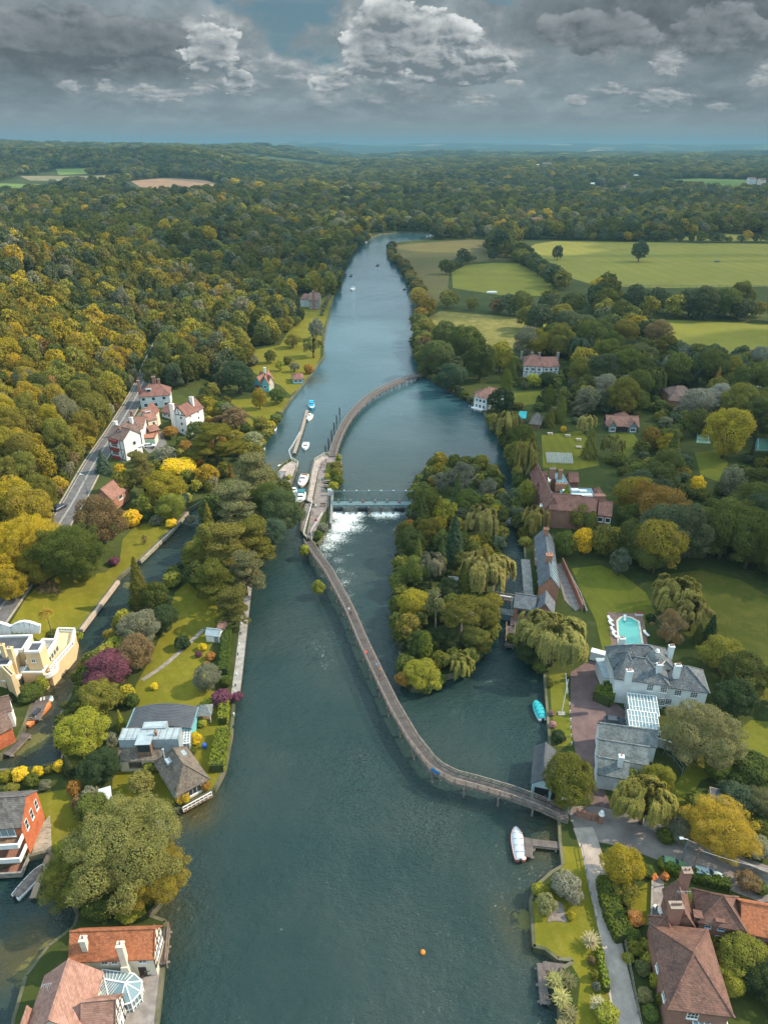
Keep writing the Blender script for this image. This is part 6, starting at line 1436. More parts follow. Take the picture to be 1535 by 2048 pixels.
        m = MB();m.add([(-w*.66,L*.16,fb+.05),(w*.66,L*.16,fb+.05),(w*.55,L*.12,fb+.5),(-w*.55,L*.12,fb+.5)],[(0,1,2,3),(3,2,1,0)],F);m.build('windscreen',M_GLASSB,r)
        if (extra or {}).get('frame'):
            m = MB();m.tube([(-w*.8,-L*.1,fb),(-w*.75,-L*.12,fb+1.2),(w*.75,-L*.12,fb+1.2),(w*.8,-L*.1,fb)],.03,5,F);m.build('canopy_frame',M_WHITE,r)
    return r
def car(label,x,y,z,head,col,L=4.4,W=1.8,dark=False,name='parked_car'):
    r = empty(name,(x,y,z),heading(head),label,'car');F = Matrix.LocRotScale(r.location,r.rotation_euler,None)
    m = basic('car_'+name+str(len(MATS)),col,.3,.03,.3,spec=.6)
    prof = [(-.5,.35,.55),(-.485,.28,.80),(-.40,.22,.92),(-.1,.2,.95),(.2,.2,.92),(.36,.22,.82),(.47,.26,.66),(.5,.35,.5)]
    rings = []
    for s_,zb,zt in prof:
        hw = W/2*(1-.25*max(0,abs(s_)*2-.8)*2.2*.5);rings.append([(-hw*.92,s_*L,zb),(-hw,s_*L,zb+.15),(-hw,s_*L,zt-.18),(-hw*.86,s_*L,zt),(hw*.86,s_*L,zt),(hw,s_*L,zt-.18),(hw,s_*L,zb+.15),(hw*.92,s_*L,zb)])
    MB().loft(rings,F).build('body',m,r,False)
    w = W/2;g = MB();g.add([(-w*.86,-L*.44,.9),(w*.86,-L*.44,.9),(w*.86,L*.2,.9),(-w*.86,L*.2,.9),(-w*.70,-L*.36,1.38),(w*.70,-L*.36,1.38),(w*.70,L*.06,1.38),(-w*.70,L*.06,1.38)],[(3,2,1,0),(4,5,6,7),(0,1,5,4),(1,2,6,5),(2,3,7,6),(3,0,4,7)],F);g.build('window',M_GLASS,r)
    t = MB();t.add([(-w*.70,-L*.35,1.385),(w*.70,-L*.35,1.385),(w*.69,L*.05,1.385),(-w*.69,L*.05,1.385),(-w*.62,-L*.32,1.45),(w*.62,-L*.32,1.45),(w*.62,L*.01,1.45),(-w*.62,L*.01,1.45)],[(4,5,6,7),(0,1,5,4),(1,2,6,5),(2,3,7,6),(3,0,4,7)],F)
    for sx in (-1,1):
        for q0,q1 in ((-.44,-.36),(-.15,-.155),(.2,.06)): t.beam((sx*w*.86,q0*L,.9),(sx*w*.70,q1*L,1.4),.08,.06,F=F)
    t.build('roof',m,r)
    for sx in (-1,1):
        for q in (-.31,.31):
            wl = MB();FF = F @ frame(sx*(w-.1),q*L,.32) @ Matrix.Rotation(math.pi/2,4,'Y');wl.lathe([(.2,-.11),(.32,-.1),(.33,0),(.32,.1),(.2,.11)],14,FF);k = wl.build('wheel',M_BLK,r)
        l = MB();l.box(sx*w*.6-.15,sx*w*.6+.15,L*.485,L*.5,.55,.7,F);l.build('headlight',M_GLASSB,r)
    return r

SKIN = basic('skin',(.52,.32,.23),.6,.05,3)
PERSONS = {}
def person_mesh(pose):
    """one continuous figure grown over a jointed skeleton"""
    if pose in PERSONS: return PERSONS[pose]
    s = .18 if pose == 'walk' else .03;k = .32 if pose == 'walk' else .06
    if pose == 'sit':
        V = [((0,0,.45),.14),((0,.01,.72),.15),((0,0,.98),.14),((0,0,1.08),.055),((0,.02,1.2),.10),((0,.02,1.3),.085),
             ((.17,0,.97),.055),((.22,.1,.74),.043),((.14,.32,.68),.035),((-.17,0,.97),.055),((-.22,.1,.74),.043),((-.14,.32,.68),.035),
             ((.09,.0,.44),.09),((.12,.42,.46),.065),((.12,.45,.05),.045),((.12,.6,.04),.035),((-.09,.0,.44),.09),((-.12,.42,.46),.065),((-.12,.45,.05),.045),((-.12,.6,.04),.035)]
    else:
        V = [((0,0,.95),.14),((0,0,1.15),.13),((0,0,1.38),.15),((0,0,1.48),.055),((0,.01,1.60),.095),((0,.01,1.70),.08),
             ((.19,0,1.38),.055),((.24,-k*.5,1.12),.043),((.24,k*.2-.02,.88),.034),((-.19,0,1.38),.055),((-.24,k*.5,1.12),.043),((-.24,k*.9,.9),.034),
             ((.09,0,.9),.09),((.10,s,.5),.062),((.10,s-.06,.08),.042),((.11,s+.12,.04),.035),((-.09,0,.9),.09),((-.10,-s*.6,.5),.062),((-.10,-s*2,.10),.042),((-.11,-s*2+.15,.05),.035)]
    Ed = [(0,1),(1,2),(2,3),(3,4),(4,5),(2,6),(6,7),(7,8),(2,9),(9,10),(10,11),(0,12),(12,13),(13,14),(14,15),(0,16),(16,17),(17,18),(18,19)]
    me = bpy.data.meshes.new('person');me.from_pydata([v for v,_ in V],Ed,[]);o = bpy.data.objects.new('tmp',me);COL.objects.link(o)
    md = o.modifiers.new('s','SKIN');
    for i,(_,r_) in enumerate(V): me.skin_vertices[0].data[i].radius = (r_,r_*.8)
    me.skin_vertices[0].data[0].use_root = True
    sb = o.modifiers.new('b','SUBSURF');sb.levels = 1;sb.render_levels = 1
    dg = bpy.context.evaluated_depsgraph_get();m2 = bpy.data.meshes.new_from_object(o.evaluated_get(dg));bpy.data.objects.remove(o)
    m2.name = 'person';PERSONS[pose] = m2;return m2
def person(label,x,y,z,head,top,low,pose='stand',group=None,hair=(.06,.04,.03)):
    base = person_mesh(pose);me = base.copy();me.materials.clear()
    for c_,n_ in ((SKIN,0),(basic('top_%d' % len(MATS),top,.9,.1,4),1),(basic('low_%d' % len(MATS),low,.9,.1,4),2),(basic('hair_%d' % len(MATS),hair,.9,.1,4),3)): me.materials.append(c_)
    zt,zw,zh = (1.05,.55,1.27) if pose == 'sit' else (1.46,.95,1.66)
    for p in me.polygons:
        c = p.center;i = 0
        if c.z > zh or (c.z > zh-.09 and c.y < -.01): i = 3
        elif c.z > zt: i = 0
        elif c.z > zw and abs(c.x) < .23+.02: i = 1
        elif c.z > zw: i = 0
        elif c.z > .07 and abs(c.x) < .2: i = 2
        elif c.z <= .07: i = 3
        p.material_index = i;p.use_smooth = True
    o = bpy.data.objects.new('person',me);COL.objects.link(o);o.location = (x,y,z);o.rotation_euler = (0,0,heading(head));tag(o,label,'person',group);return o

def boardwalk(name,label,pts,width,spacing=5.5,rail=True,legs=True,legz=-1.0,cat='footbridge',railmat=None,deckmat=None,deep=.3):
    """pts: (x,y,z) along the middle"""
    P3 = [Vector(p) for p in pts]
    r = empty(name,P3[0],0,label,cat)
    Lf = [];Rt = [];U = [0]
    for i,p in enumerate(P3):
        a = P3[max(i-1,0)];b = P3[min(i+1,len(P3)-1)];d = (b-a);d.z = 0;d.normalize();n = Vector((-d.y,d.x,0))
        Lf.append(p+n*width/2);Rt.append(p-n*width/2)
        if i: U.append(U[-1]+(p-P3[i-1]).length)
    dz = Vector((0,0,-.16));vs = [];fs = [];n_ = len(P3)
    for a,b in zip(Lf,Rt): vs += [a,b,b+dz,a+dz]
    for i in range(n_-1):
        k = i*4;fs += [(k,k+1,k+5,k+4),(k+1,k+2,k+6,k+5),(k+3,k+7,k+6,k+2),(k,k+4,k+7,k+3)]
    fs += [(0,3,2,1),((n_-1)*4,(n_-1)*4+1,(n_-1)*4+2,(n_-1)*4+3)]
    m = MB();m.add([tuple(v) for v in vs],fs);o = m.build('deck',deckmat or M_WOOD,r)
    uv = o.data.uv_layers.new(name='UVMap')
    for pl in o.data.polygons:
        for li in pl.loop_indices:
            vi = o.data.loops[li].vertex_index;uv.data[li].uv = (U[vi//4],0 if vi % 4 in (0,3) else width)
    j = MB()
    for S_ in (Lf,Rt):
        for a,b in zip(S_,S_[1:]): j.beam(a+Vector((0,0,-.3)),b+Vector((0,0,-.3)),.18,deep)
    j.build('joist',M_WOODP,r)
    def at(u):
        for i in range(n_-1):
            if U[i+1] >= u: f = (u-U[i])/max(1e-6,U[i+1]-U[i]);return P3[i].lerp(P3[i+1],f),Lf[i].lerp(Lf[i+1],f),Rt[i].lerp(Rt[i+1],f)
        return P3[-1],Lf[-1],Rt[-1]
    if rail:
        for k in (1,2):
            q = MB();nn = max(2,int(U[-1]/1.9));pv = None
            for i in range(nn+1):
                s_ = at(U[-1]*i/nn);b = s_[k];q.box(b.x-.06,b.x+.06,b.y-.06,b.y+.06,b.z-.3,b.z+1.12)
                if pv is not None:
                    for h in (.38,.72): q.beam(pv+Vector((0,0,h)),b+Vector((0,0,h)),.06,.1)
                    q.beam(pv+Vector((0,0,1.1)),b+Vector((0,0,1.1)),.16,.07)
                pv = b
            q.build('railing',railmat or M_WOODP,r)
    if legs:
        nn = max(1,int(U[-1]/spacing))
        for i in range(nn+1):
            c,a,b = at(min(U[-1]-.5,max(.5,U[-1]*i/nn)));q = MB();dn = (a-b).normalized();a2 = a-dn*.15;b2 = b+dn*.15
            for e_ in (a2,b2): q.tube([(e_.x,e_.y,legz),(e_.x,e_.y,e_.z-.15)],.17,7)
            q.beam(a2+dn*.5+Vector((0,0,-.6)),b2-dn*.5+Vector((0,0,-.6)),.26,.26)
            q.beam(a2+Vector((0,0,-.7)),b2+Vector((0,0,-2.2 if c.z > 2.2 else -1.2)),.12,.12);q.beam(b2+Vector((0,0,-.7)),a2+Vector((0,0,-2.2 if c.z > 2.2 else -1.2)),.12,.12)
            q.build('pier',M_WOODP,r)
    return r
def path3(pts,it=2):
    w = [Vector((*P(x,y,z),z)) for x,y,z in pts]
    for _ in range(it):
        q = [w[0]]
        for a,b in zip(w,w[1:]): q += [a.lerp(b,.25),a.lerp(b,.75)]
        q.append(w[-1]);w = q
    return w
# ------------------------------------------------------------------ footbridges, weir, lock
boardwalk('footbridge','long curving timber footbridge over the weir stream',path3([(614,1083,1.5),(628,1104,2.6),(658,1146,3.0),(698,1220,3.0),(727,1288,3.0),(755,1348,3.0),(787,1414,3.0),(826,1481,3.0),(866,1533,3.0),(905,1556,3.0),(955,1569,2.9),(1020,1588,2.7),(1080,1610,2.2),(1136,1636,1.35)],0),1.9,5.6)
boardwalk('footbridge','upper timber footbridge curving to the wooded right bank',path3([(664,913,1.4),(670,893,2.0),(683,860,2.3),(704,826,2.3),(740,791,2.3),(785,767,2.3),(820,755,2.2),(852,746,1.5)],1),2.5,6.0)
boardwalk('landing_jetty','long narrow timber landing stage above the lock',path3([(614,820,.9),(604,858,.9),(588,906,.9)],0),1.1,5.0,rail=False,cat='jetty',deckmat=plankmat('pale_deck',(.34,.27,.21),(.24,.19,.15)))
# sign on the bridge
sb = MB();x,y = P(870,1541,3.4);sb.box(-.9,.9,-.04,.04,-.35,.35,frame(x,y-.2,3.4,-R(38)));sb.build('bridge_sign',basic('sign_blue',(.03,.18,.42),.5,.1,1),label='blue notice board on the outer rail of the footbridge',cat='sign')
x,y = P(745,1300,3.3);sb = MB();sb.lathe([(.28,0),(.36,.05),(.36,.12),(.28,.16)],14,frame(x-1.5,y-.6,3.2));sb.build('lifebuoy',M_REDP,label='red lifebuoy hung on the footbridge rail',cat='lifebuoy')

def weir():
    xl,yl = P(664,1006,2.4);xr,yr = P(835,1006,2.4);r = empty('weir',((xl+xr)/2,yl,0),0,'pale blue green steel weir with gates, gantry posts and white foam below','weir')
    L = xr-xl;n = 7;D = 2.2;pm = MB()
    m = MB();m.box(xl,xr,yl-D/2,yl+D/2,2.1,2.4);m.build('walkway',M_STEEL,r)
    m = MB();m.box(xl,xr,yl-D/2-.22,yl-D/2-.02,1.75,2.36);m.build('girder',M_STEEL,r)
    for i in range(n+1):
        x = xl+L*i/n;m = MB();m.box(x-.32,x+.32,yl-2.4,yl+2.2,-1.2,2.05);m.box(x-.22,x+.22,yl-3.3,yl-2.4,-1.2,.7);m.build('pier',basic('wet_pier',(.10,.11,.11),.6,.3,1),r)
        m = MB();ht = 6.2;m.tube([(x,yl+.6,2.4),(x,yl+.6,ht)],.09,6);m.tube([(x,yl+.6,5.0),(x-.9,yl+.6,ht)],.05,5);m.tube([(x,yl+.6,5.0),(x+.9,yl+.6,ht)],.05,5);p = m.build('gantry_post',M_STEEL,r)
        m = MB();m.ell((x,yl+.6,ht+.2),(.2,.2,.2),8,6);m.build('lamp_globe',M_WHITE,p)
    for i in range(n):
        x = xl+L*(i+.5)/n;m = MB();w = L/n/2-.36
        m.box(x-w,x+w,yl-1.5,yl-1.3,.3 if i in (1,3,4,6) else .1,1.75 if i in (1,3,4,6) else 1.2)
        for q in (-.6,0,.6): m.box(x+q*w-.05,x+q*w+.05,yl-1.62,yl-1.5,.3,1.6)
        m.build('gate',basic('gate_timber',(.22,.22,.19),.8,.3,1) if i in (1,3,4,6) else M_DARK,r)
        m = MB();m.tube([(x,yl+.3,2.4),(x,yl+.3,3.3)],.05,5);m.lathe([(.30,-.04),(.34,0),(.30,.04)],12,frame(x,yl+.3,3.3));m.box(x-.5,x+.5,yl+.15,yl+.4,2.4,2.8);m.build('winding_gear',basic('winding_red',(.34,.10,.08),.6,.2,2) if i % 3 == 2 else M_STONE,r)
    m = MB();m.beam((xl,yl+.6,6.2),(xr,yl+.6,6.2),.16,.14)
    for i in range(n):      # shallow arches between the posts
        a = xl+L*i/n;b = a+L/n;pr = None
        for k in range(9): q = (a+(b-a)*k/8,yl+.6,4.9+1.15*math.sin(math.pi*k/8));m.beam(pr or q,q,.06,.06) if pr else None;pr = q
    m.build('gantry_beam',M_STEEL,r)
    for yy in (yl-D/2-.05,yl+D/2):
        m = MB()
        for i in range(29): x = xl+L*i/28;m.box(x-.025,x+.025,yy-.025,yy+.025,2.4,3.45)
        for z in (2.9,3.45): m.beam((xl,yy,z),(xr,yy,z),.05,.05)
        m.build('railing',M_STEEL,r)
    # abutment wing walls on the lock island
    m = MB();a = P(664,983,2.2);b = P(661,1050,1.6);m.beam((a[0],a[1],1.1),(b[0],b[1],.9),.5,2.6);m.build('wing_wall',M_CONC,r)
    m = MB();a = (a[0]+.5,a[1]);b = (b[0]+.5,b[1])
    for i in range(13): f = i/12;x,y = a[0]+(b[0]-a[0])*f,a[1]+(b[1]-a[1])*f;m.box(x-.03,x+.03,y-.03,y+.03,2.0,3.4)
    for z in (2.7,3.4): m.beam((a[0],a[1],z),(b[0],b[1],z),.06,.06)
    m.build('side_railing',M_STEEL,r)
weir()
def box_thing(name,label,cat,px,py,z,rz,dims,mat,**k):
    x,y = P(px,py,z);m = MB();m.box(-dims[0]/2,dims[0]/2,-dims[1]/2,dims[1]/2,0,dims[2],frame(x,y,z,rz));return m.build(name,mat,label=label,cat=cat,**k)
# weir kiosk
x,y = P(659,990,1.2);k = empty('control_cabinet',(x,y,1.1),0,'small white control cabinet at the lock end of the weir','cabinet');m = MB();m.box(-.5,.5,-.4,.4,0,1.9,frame(x,y,1.1));m.build('cabinet_body',M_WHITE,k);m = MB();m.add([(-.6,-.5,1.9),(.6,-.5,1.9),(.6,.5,2.1),(-.6,.5,2.1),(-.6,-.5,2.0),(.6,-.5,2.0),(.6,.5,2.2),(-.6,.5,2.2)],[(0,3,2,1),(4,5,6,7),(0,1,5,4),(1,2,6,5),(2,3,7,6),(3,0,4,7)],frame(x,y,1.1));m.build('cabinet_lid',M_LEAD,k)
# mooring piles above the lock
for i,(px,py) in enumerate([(651,907),(657,892),(663,876),(668,860),(673,845),(679,829)]):
    x,y = P(px,py,0);m = MB();m.tube([(x,y,-1),(x,y,3.0)],.24,8);m.tube([(x,y,3.0),(x,y,3.15)],[.24,.12],8);m.build('mooring_pile',M_TIMBERB,label='dark mooring pile standing beside the upper footbridge',cat='pile',group='mooring piles beside the upper footbridge')
def rail_line(name,label,pts,z,h=1.1,mat=None,step=1.8,cat='railing',bars=(.55,1.1),t=.06):
    pts = resample(pts,step);m = MB()
    for i,(x,y) in enumerate(pts):
        m.box(x-t,x+t,y-t,y+t,z-.2,z+h)
        if i:
            for b in bars: m.beam((pts[i-1][0],pts[i-1][1],z+h*b/1.1),(x,y,z+h*b/1.1),t*1.2,t*1.2)
    return m.build(name,mat or M_WHITE,label=label,cat=cat)
rail_line('railing','white railing leading boats into the lock',PP([(600,868),(586,893),(578,905),(583,921)],1.),1.0)
rail_line('railing','white railing on the lock island quay',PP([(629,923),(649,911),(659,911)],1.1),1.1)
rail_line('railing','white railing between the towpath and the lower lock cut',PP([(625,1006),(607,1070),(613,1078)],1.1),1.1)
rail_line('railing','long white railing beside the towpath scrub',PP([(645,1030),(622,1066),(624,1084)],1.1),1.1)
rail_line('railing','white railing at the head of the lock',PP([(584,921),(596,928),(594,938)],1.1),1.1)
for i,(a,b,lb) in enumerate([((600,1010),(617,1006),'lower pair of timber lock gates with white beam ends')]):
    A = Vector(P(*a,1.2));B = Vector(P(*b,1.2));M_ = (A+B)/2+Vector((0,2.0));r = empty('lock_gate',(M_.x,M_.y,0),0,lb,'lock gate')
    for s_,e_ in ((A,M_),(B,M_)):
        m = MB();m.beam((s_.x,s_.y,.2),(e_.x,e_.y,.2),.35,2.2);m.build('gate_leaf',M_WOODB,r)
        d = (s_-e_).normalized();m = MB();m.beam((e_.x,e_.y,1.6),(s_.x+d.x*3.2,s_.y+d.y*3.2,1.6),.35,.35);bb_ = m.build('balance_beam',M_TIMBERB,r)
        m = MB();q = s_+d*3.2;m.beam((q.x,q.y,1.6),(q.x+d.x*.6,q.y+d.y*.6,1.6),.37,.37);m.build('beam_end',M_WHITE,bb_)
def bench(label,px,py,rz,z=1.1,mat=None,L=1.6,group=None,name='bench',xy=None):
    x,y = xy or P(px,py,z);r = empty(name,(x,y,z),rz,label,'bench',group);F = frame(x,y,z,rz);mt = mat or M_WHITE
    m = MB();m.box(-L/2,L/2,-.25,.2,.40,.46,F);m.build('seat',mt,r)
    m = MB();m.box(-L/2,L/2,.2,.26,.5,.95,F);m.build('backrest',mt,r)
    for sx in (-1,1): m = MB();m.box(sx*L*.42-.04,sx*L*.42+.04,-.24,.26,0,.41,F);m.build('leg',mt,r)
def picnic(label,px,py,rz,mat,z=1.1,group=None,parasol=None):
    x,y = P(px,py,z);r = empty('picnic_table',(x,y,z),rz,label,'table',group);F = frame(x,y,z,rz)
    m = MB();m.box(-1,1,-.4,.4,.70,.76,F);m.build('table_top',mat,r)
    for s_ in (-1,1): m = MB();m.box(-1,1,s_*.75-.14,s_*.75+.14,.42,.47,F);m.build('seat',mat,r)
    for s_ in (-1,1): m = MB();m.beam((s_*.7,-.8,0),(s_*.7,-.3,.72),.08,F=F);m.beam((s_*.7,.8,0),(s_*.7,.3,.72),.08,F=F);m.box(s_*.7-.04,s_*.7+.04,-.8,.8,.36,.42,F);m.build('leg',mat,r)
picnic('picnic table on the lock island nearer the footbridge',654,965,.2,M_WOODP);picnic('picnic table on the lock island nearer the weir',652,974,-.1,M_WOODP)
for i,(px,py) in enumerate([(1099,869),(1134,873),(1156,881),(1156,896)]):
    picnic(['pale picnic table at the top corner of the hotel lawn','pale picnic table in the middle of the hotel lawn top edge','pale picnic table on the tree side of the hotel lawn','pale picnic table lowest on the tree side of the hotel lawn'][i],px,py,0,basic('pale_wood',(.55,.46,.38),.8,.1,1))
# lock hut
h,w = simple_house('lock_hut','small grey roofed wooden hut on the lock side',(545,956),(560,957),(566,943),2.5,1.1,kind='hip',wall=M_TIMBERB,roof=M_SLATEG,cat='hut');h.window(w,'n',0,1.4,1.0,.8)
x,y = P(541,960,0);m = MB();m.tube([(x,y,-1),(x,y,5)],[.1,.06],6);m.build('pole',M_TIMBERB,label='thin dark pole in the water beside the lock hut',cat='pole')
for px,py,lb in [(668,957,'red lifebuoy on a white post near the weir'),(632,1048,'red lifebuoy post on the towpath railing')]:
    x,y = P(px,py,1.1);r = empty('lifebuoy_post',(x,y,1.1),0,lb,'lifebuoy');m = MB();m.box(x-.06,x+.06,y-.06,y+.06,1.1,2.8);m.build('post',M_WHITE,r);m = MB();m.lathe([(.25,-.08),(.42,-.06),(.42,.06),(.25,.08)],14,frame(x,y-.12,2.5) @ Matrix.Rotation(math.pi/2,4,'X'));m.build('buoy_ring',M_REDP,r)
# people
for a in [(752,1331,3,200,(.18,.36,.62),(.08,.09,.12),'walk','person in a light blue shirt walking on the long footbridge'),(759,1341,3,20,(.52,.22,.12),(.30,.16,.10),'walk','person in orange brown walking on the long footbridge'),(759,1356,3,15,(.05,.06,.10),(.35,.12,.06),'stand','person in dark clothes at the footbridge rail'),(697,1220,3,160,(.75,.72,.68),(.25,.25,.28),'walk','person in a white top crossing the long footbridge'),(701,1226,3,160,(.08,.09,.11),(.06,.06,.07),'walk','person in black crossing the long footbridge'),
          (645,923,1.15,90,(.8,.12,.05),(.1,.1,.14),'stand','person in a bright red jacket at the lock head'),(651,921,1.15,200,(.15,.12,.35),(.1,.1,.1),'stand','person in violet clothes beside the red jacket'),(648,929,1.15,30,(.6,.5,.5),(.05,.05,.06),'stand','person in a pale top on the lock towpath'),(643,931,1.15,0,(.1,.1,.12),(.08,.08,.1),'stand','person in dark clothes on the lock towpath'),(653,929,1.15,300,(.3,.08,.1),(.05,.05,.06),'stand','person in maroon on the lock towpath'),
          (641,937,1.15,20,(.25,.12,.3),(.05,.05,.08),'walk','person in purple walking down the towpath'),(637,962,1.15,0,(.12,.12,.16),(.06,.06,.1),'walk','person walking alone on the towpath by the lock chamber'),(622,1021,1.15,60,(.55,.55,.62),(.08,.1,.15),'stand','person in a grey top at the lower lock gates'),(625,1024,1.15,250,(.1,.12,.2),(.05,.06,.1),'stand','person in navy at the lower lock gates'),(600,965,1.15,0,(.6,.1,.08),(.1,.1,.12),'stand','person in red on the lock wall'),
          (590,944,1.15,40,(.05,.05,.07),(.05,.05,.06),'stand','person in black on the left lock wall'),(595,942,1.15,40,(.7,.25,.2),(.2,.2,.25),'stand','person in salmon pink on the left lock wall'),(562,958,1.15,40,(.75,.2,.15),(.6,.6,.6),'stand','person in red and white beside the lock hut')]:
    x,y = P(a[0],a[1],a[2]+.8);person(a[7],x,y,a[2],a[3],a[4],a[5],a[6])
# boats on the river
HUL_W = basic('gelcoat_white',(.78,.78,.76),.3,.05,1);HUL_D = basic('hull_dark',(.035,.04,.05),.4,.2,1);HUL_B = basic('hull_blue',(.05,.28,.45),.4,.1,1);WOODV = basic('varnished_wood',(.36,.16,.07),.4,.3,2)
TEALC = basic('teal_canvas',(.02,.32,.36),.7,.2,1.5);BLUEC = basic('bright_blue_canvas',(.02,.36,.62),.7,.15,1.5);NAVY = basic('navy_canvas',(.02,.035,.10),.7,.15,1.5);GREYC = basic('pale_grey_canvas',(.45,.49,.54),.7,.15,1.5);BRNC = basic('brown_grey_cover',(.20,.155,.135),.85,.3,1.5);DTEAL = basic('dark_teal_canvas',(.02,.16,.20),.7,.2,1)
boat('bright blue canopied boat at the tip of the landing stage',623,812,7.5,2.8,172,HUL_B,M_WHITE,'cruiser',dict(cabin=BLUEC,canopy=BLUEC),stripe=HUL_B)
boat('small white cruiser with a grey screen just below the blue boat',619,835,6.4,2.5,185,HUL_W,HUL_W,'cruiser',dict(seat=M_STONE))
boat('white open motor boat with a pink interior heading for the lock',611,892,6.2,2.6,180,HUL_W,HUL_W,'open',dict(floor=basic('pink_floor',(.62,.33,.30),.7,.1,1),frame=True))
boat('cream motor yacht inside the lock chamber',606,961,9.6,3.2,182,basic('cream_hull',(.5,.38,.30),.4,.1,1),HUL_W,'cruiser',dict(cabin=HUL_W,seat=WOODV))
boat('small white sports cruiser with a dark cockpit by the lock wall',588,985,6.6,2.2,168,HUL_W,HUL_W,'cruiser',dict(seat=HUL_D))
boat('white cruiser with a teal canopy at the lower end of the lock',601,998,9.6,3.2,178,HUL_W,HUL_W,'cruiser',dict(canopy=DTEAL))
boat('white boat with a navy cover moored at the river lawn',547,855,6.6,2.5,165,HUL_W,HUL_W,'cover',dict(cover=NAVY))
boat('white dinghy tied under the bank trees above the lock',521,896,4.4,1.8,120,HUL_W,HUL_W,'open',dict(floor=HUL_W))
boat('white boat with a canopy frame behind the lock hut',571,931,5.6,2.2,245,HUL_W,HUL_W,'open',dict(floor=HUL_W,frame=True))
boat('white river cruiser far up the open river',705,578,9.5,3.6,180,HUL_W,HUL_W,'cruiser',dict(seat=WOODV))
boat('small dark boat on the far river near the left bank',701,551,6.5,2.6,190,HUL_D,HUL_D,'open',dict(floor=HUL_D,seat=HUL_D))
boat('dark motor boat making a wide wake on the far river',755,530,8,3.2,10,HUL_D,M_STONE,'open',dict(floor=HUL_D,seat=HUL_D))
boat('tiny dark canoe near the meadow bank',809,578,4.5,1.1,30,HUL_D,HUL_D,'open',dict(floor=HUL_D,seat=HUL_D),name='canoe')
boat('white cabin boat moored at the far river bend',862,472,13,4,90,HUL_W,HUL_W,'cruiser',dict());boat('smaller white boat moored at the far river bend',886,472,7,3,90,HUL_W,HUL_W,'cruiser',dict());boat('last white boat moored at the far river bend',903,472,8,3,90,HUL_W,HUL_W,'cruiser',dict())
boat('low white boat under the left bank at the river bend',726,484,9,3,85,HUL_W,HUL_W,'open',dict(floor=HUL_W))
boat('white and red day boat with a grey cover at the T shaped jetty',1035,1688,5.9,2.1,2,basic('hull_redbrown',(.40,.13,.10),.4,.2,1),HUL_W,'cover',dict(cover=GREYC),stripe=basic('pinkish_gunwale',(.55,.30,.26),.5,.1,1))
boat('boat under a bright teal cover by the river wall',1077,1421,4.9,2.1,-6,HUL_W,TEALC,'cover',dict(cover=TEALC),stripe=TEALC)
boat('white boat with a brown cover at the small creek jetty',61,1763,5.6,1.9,22,HUL_W,HUL_W,'cover',dict(cover=BRNC))
boat('slim orange varnished launch with a black canopy in the backwater',79,1428,6.6,1.5,18,basic('orange_hull',(.55,.17,.05),.4,.15,1),basic('orange_deck',(.62,.22,.08),.4,.15,1),'launch',dict(canopy=HUL_D),stripe=WOODV)
boat('pale blue and white small boat above the orange launch',88,1401,3.6,1.5,70,HUL_W,basic('pale_blue',(.25,.42,.48),.5,.1,1),'open',dict(floor=HUL_B),name='rowing_boat')
boat('grey rowing boat under the deck of the shingled house',399,1594,3.0,1.3,205,M_STEEL,M_STEEL,'open',dict(floor=M_STONE),name='rowing_boat')
x,y = P(845,1904,.2);m = MB();m.ell((x,y,.15),(.36,.36,.34),14,10);m.tube([(x,y,.45),(x,y,.62)],.05,6);m.build('buoy',basic('buoy_orange',(.85,.22,.02),.5,.05,1),smooth=True,label='round orange buoy floating in the open river',cat='buoy')
# jetties
boardwalk('jetty','narrow grey plank jetty out to the day boat',path3([(1062,1684,.9),(1117,1690,.9)],0),1.25,2.6,rail=False,cat='jetty',deep=.2)
boardwalk('jetty','short grey landing stage beside the day boat',path3([(1057,1676,.85),(1053,1713,.85)],0),1.5,1.6,rail=False,cat='jetty',deep=.2)
boardwalk('jetty','weathered plank jetty running along the flax bed',path3([(1081,1926,.8),(1089,2008,.8)],0),1.0,2.2,rail=False,cat='jetty',deep=.25)
boardwalk('jetty','short plank jetty joining the lawn to the flax bed jetty',path3([(1085,1931,.82),(1148,1939,.9)],0),1.2,2.5,rail=False,cat='jetty',deep=.25)
boardwalk('jetty','brown plank jetty beside the boat with the brown cover',path3([(99,1708,.9),(80,1754,.9),(66,1795,.9)],0),.9,2.4,rail=False,cat='jetty',deckmat=plankmat('tan_deck',(.36,.25,.17),(.24,.165,.12)))
boardwalk('deck_walk','timber deck beside the orange launch',path3([(84,1392,1.0),(60,1440,1.0)],0),3.4,3,rail=False,cat='deck');boardwalk('deck_walk','timber landing deck below the red gabled house',path3([(50,1465,.9),(8,1508,.9)],0),2.6,3,rail=False,cat='deck')
boardwalk('landing_stage','riverside landing walk along the island wall',path3([(497,1165,1.16),(487,1250,1.16),(478,1330,1.16),(470,1392,1.16)],0),1.7,200,rail=False,legs=False,cat='landing stage',deckmat=M_CONC,deep=.1)
for i,(px,py) in enumerate([(492,1175),(490,1195),(488,1213),(486,1231),(484,1249),(481,1268),(479,1290),(476,1310),(474,1350),(471,1372),(468,1430),(467,1455)]):
    x,y = P(px,py,1.2);m = MB();m.lathe([(.13,0),(.11,.45),(.17,.5),(.15,.58)],8,frame(x,y,1.15));m.build('bollard',M_BLK if i % 2 else M_WHITE,label='small mooring bollard on the island river wall',cat='bollard',group='mooring bollards on the island river wall')
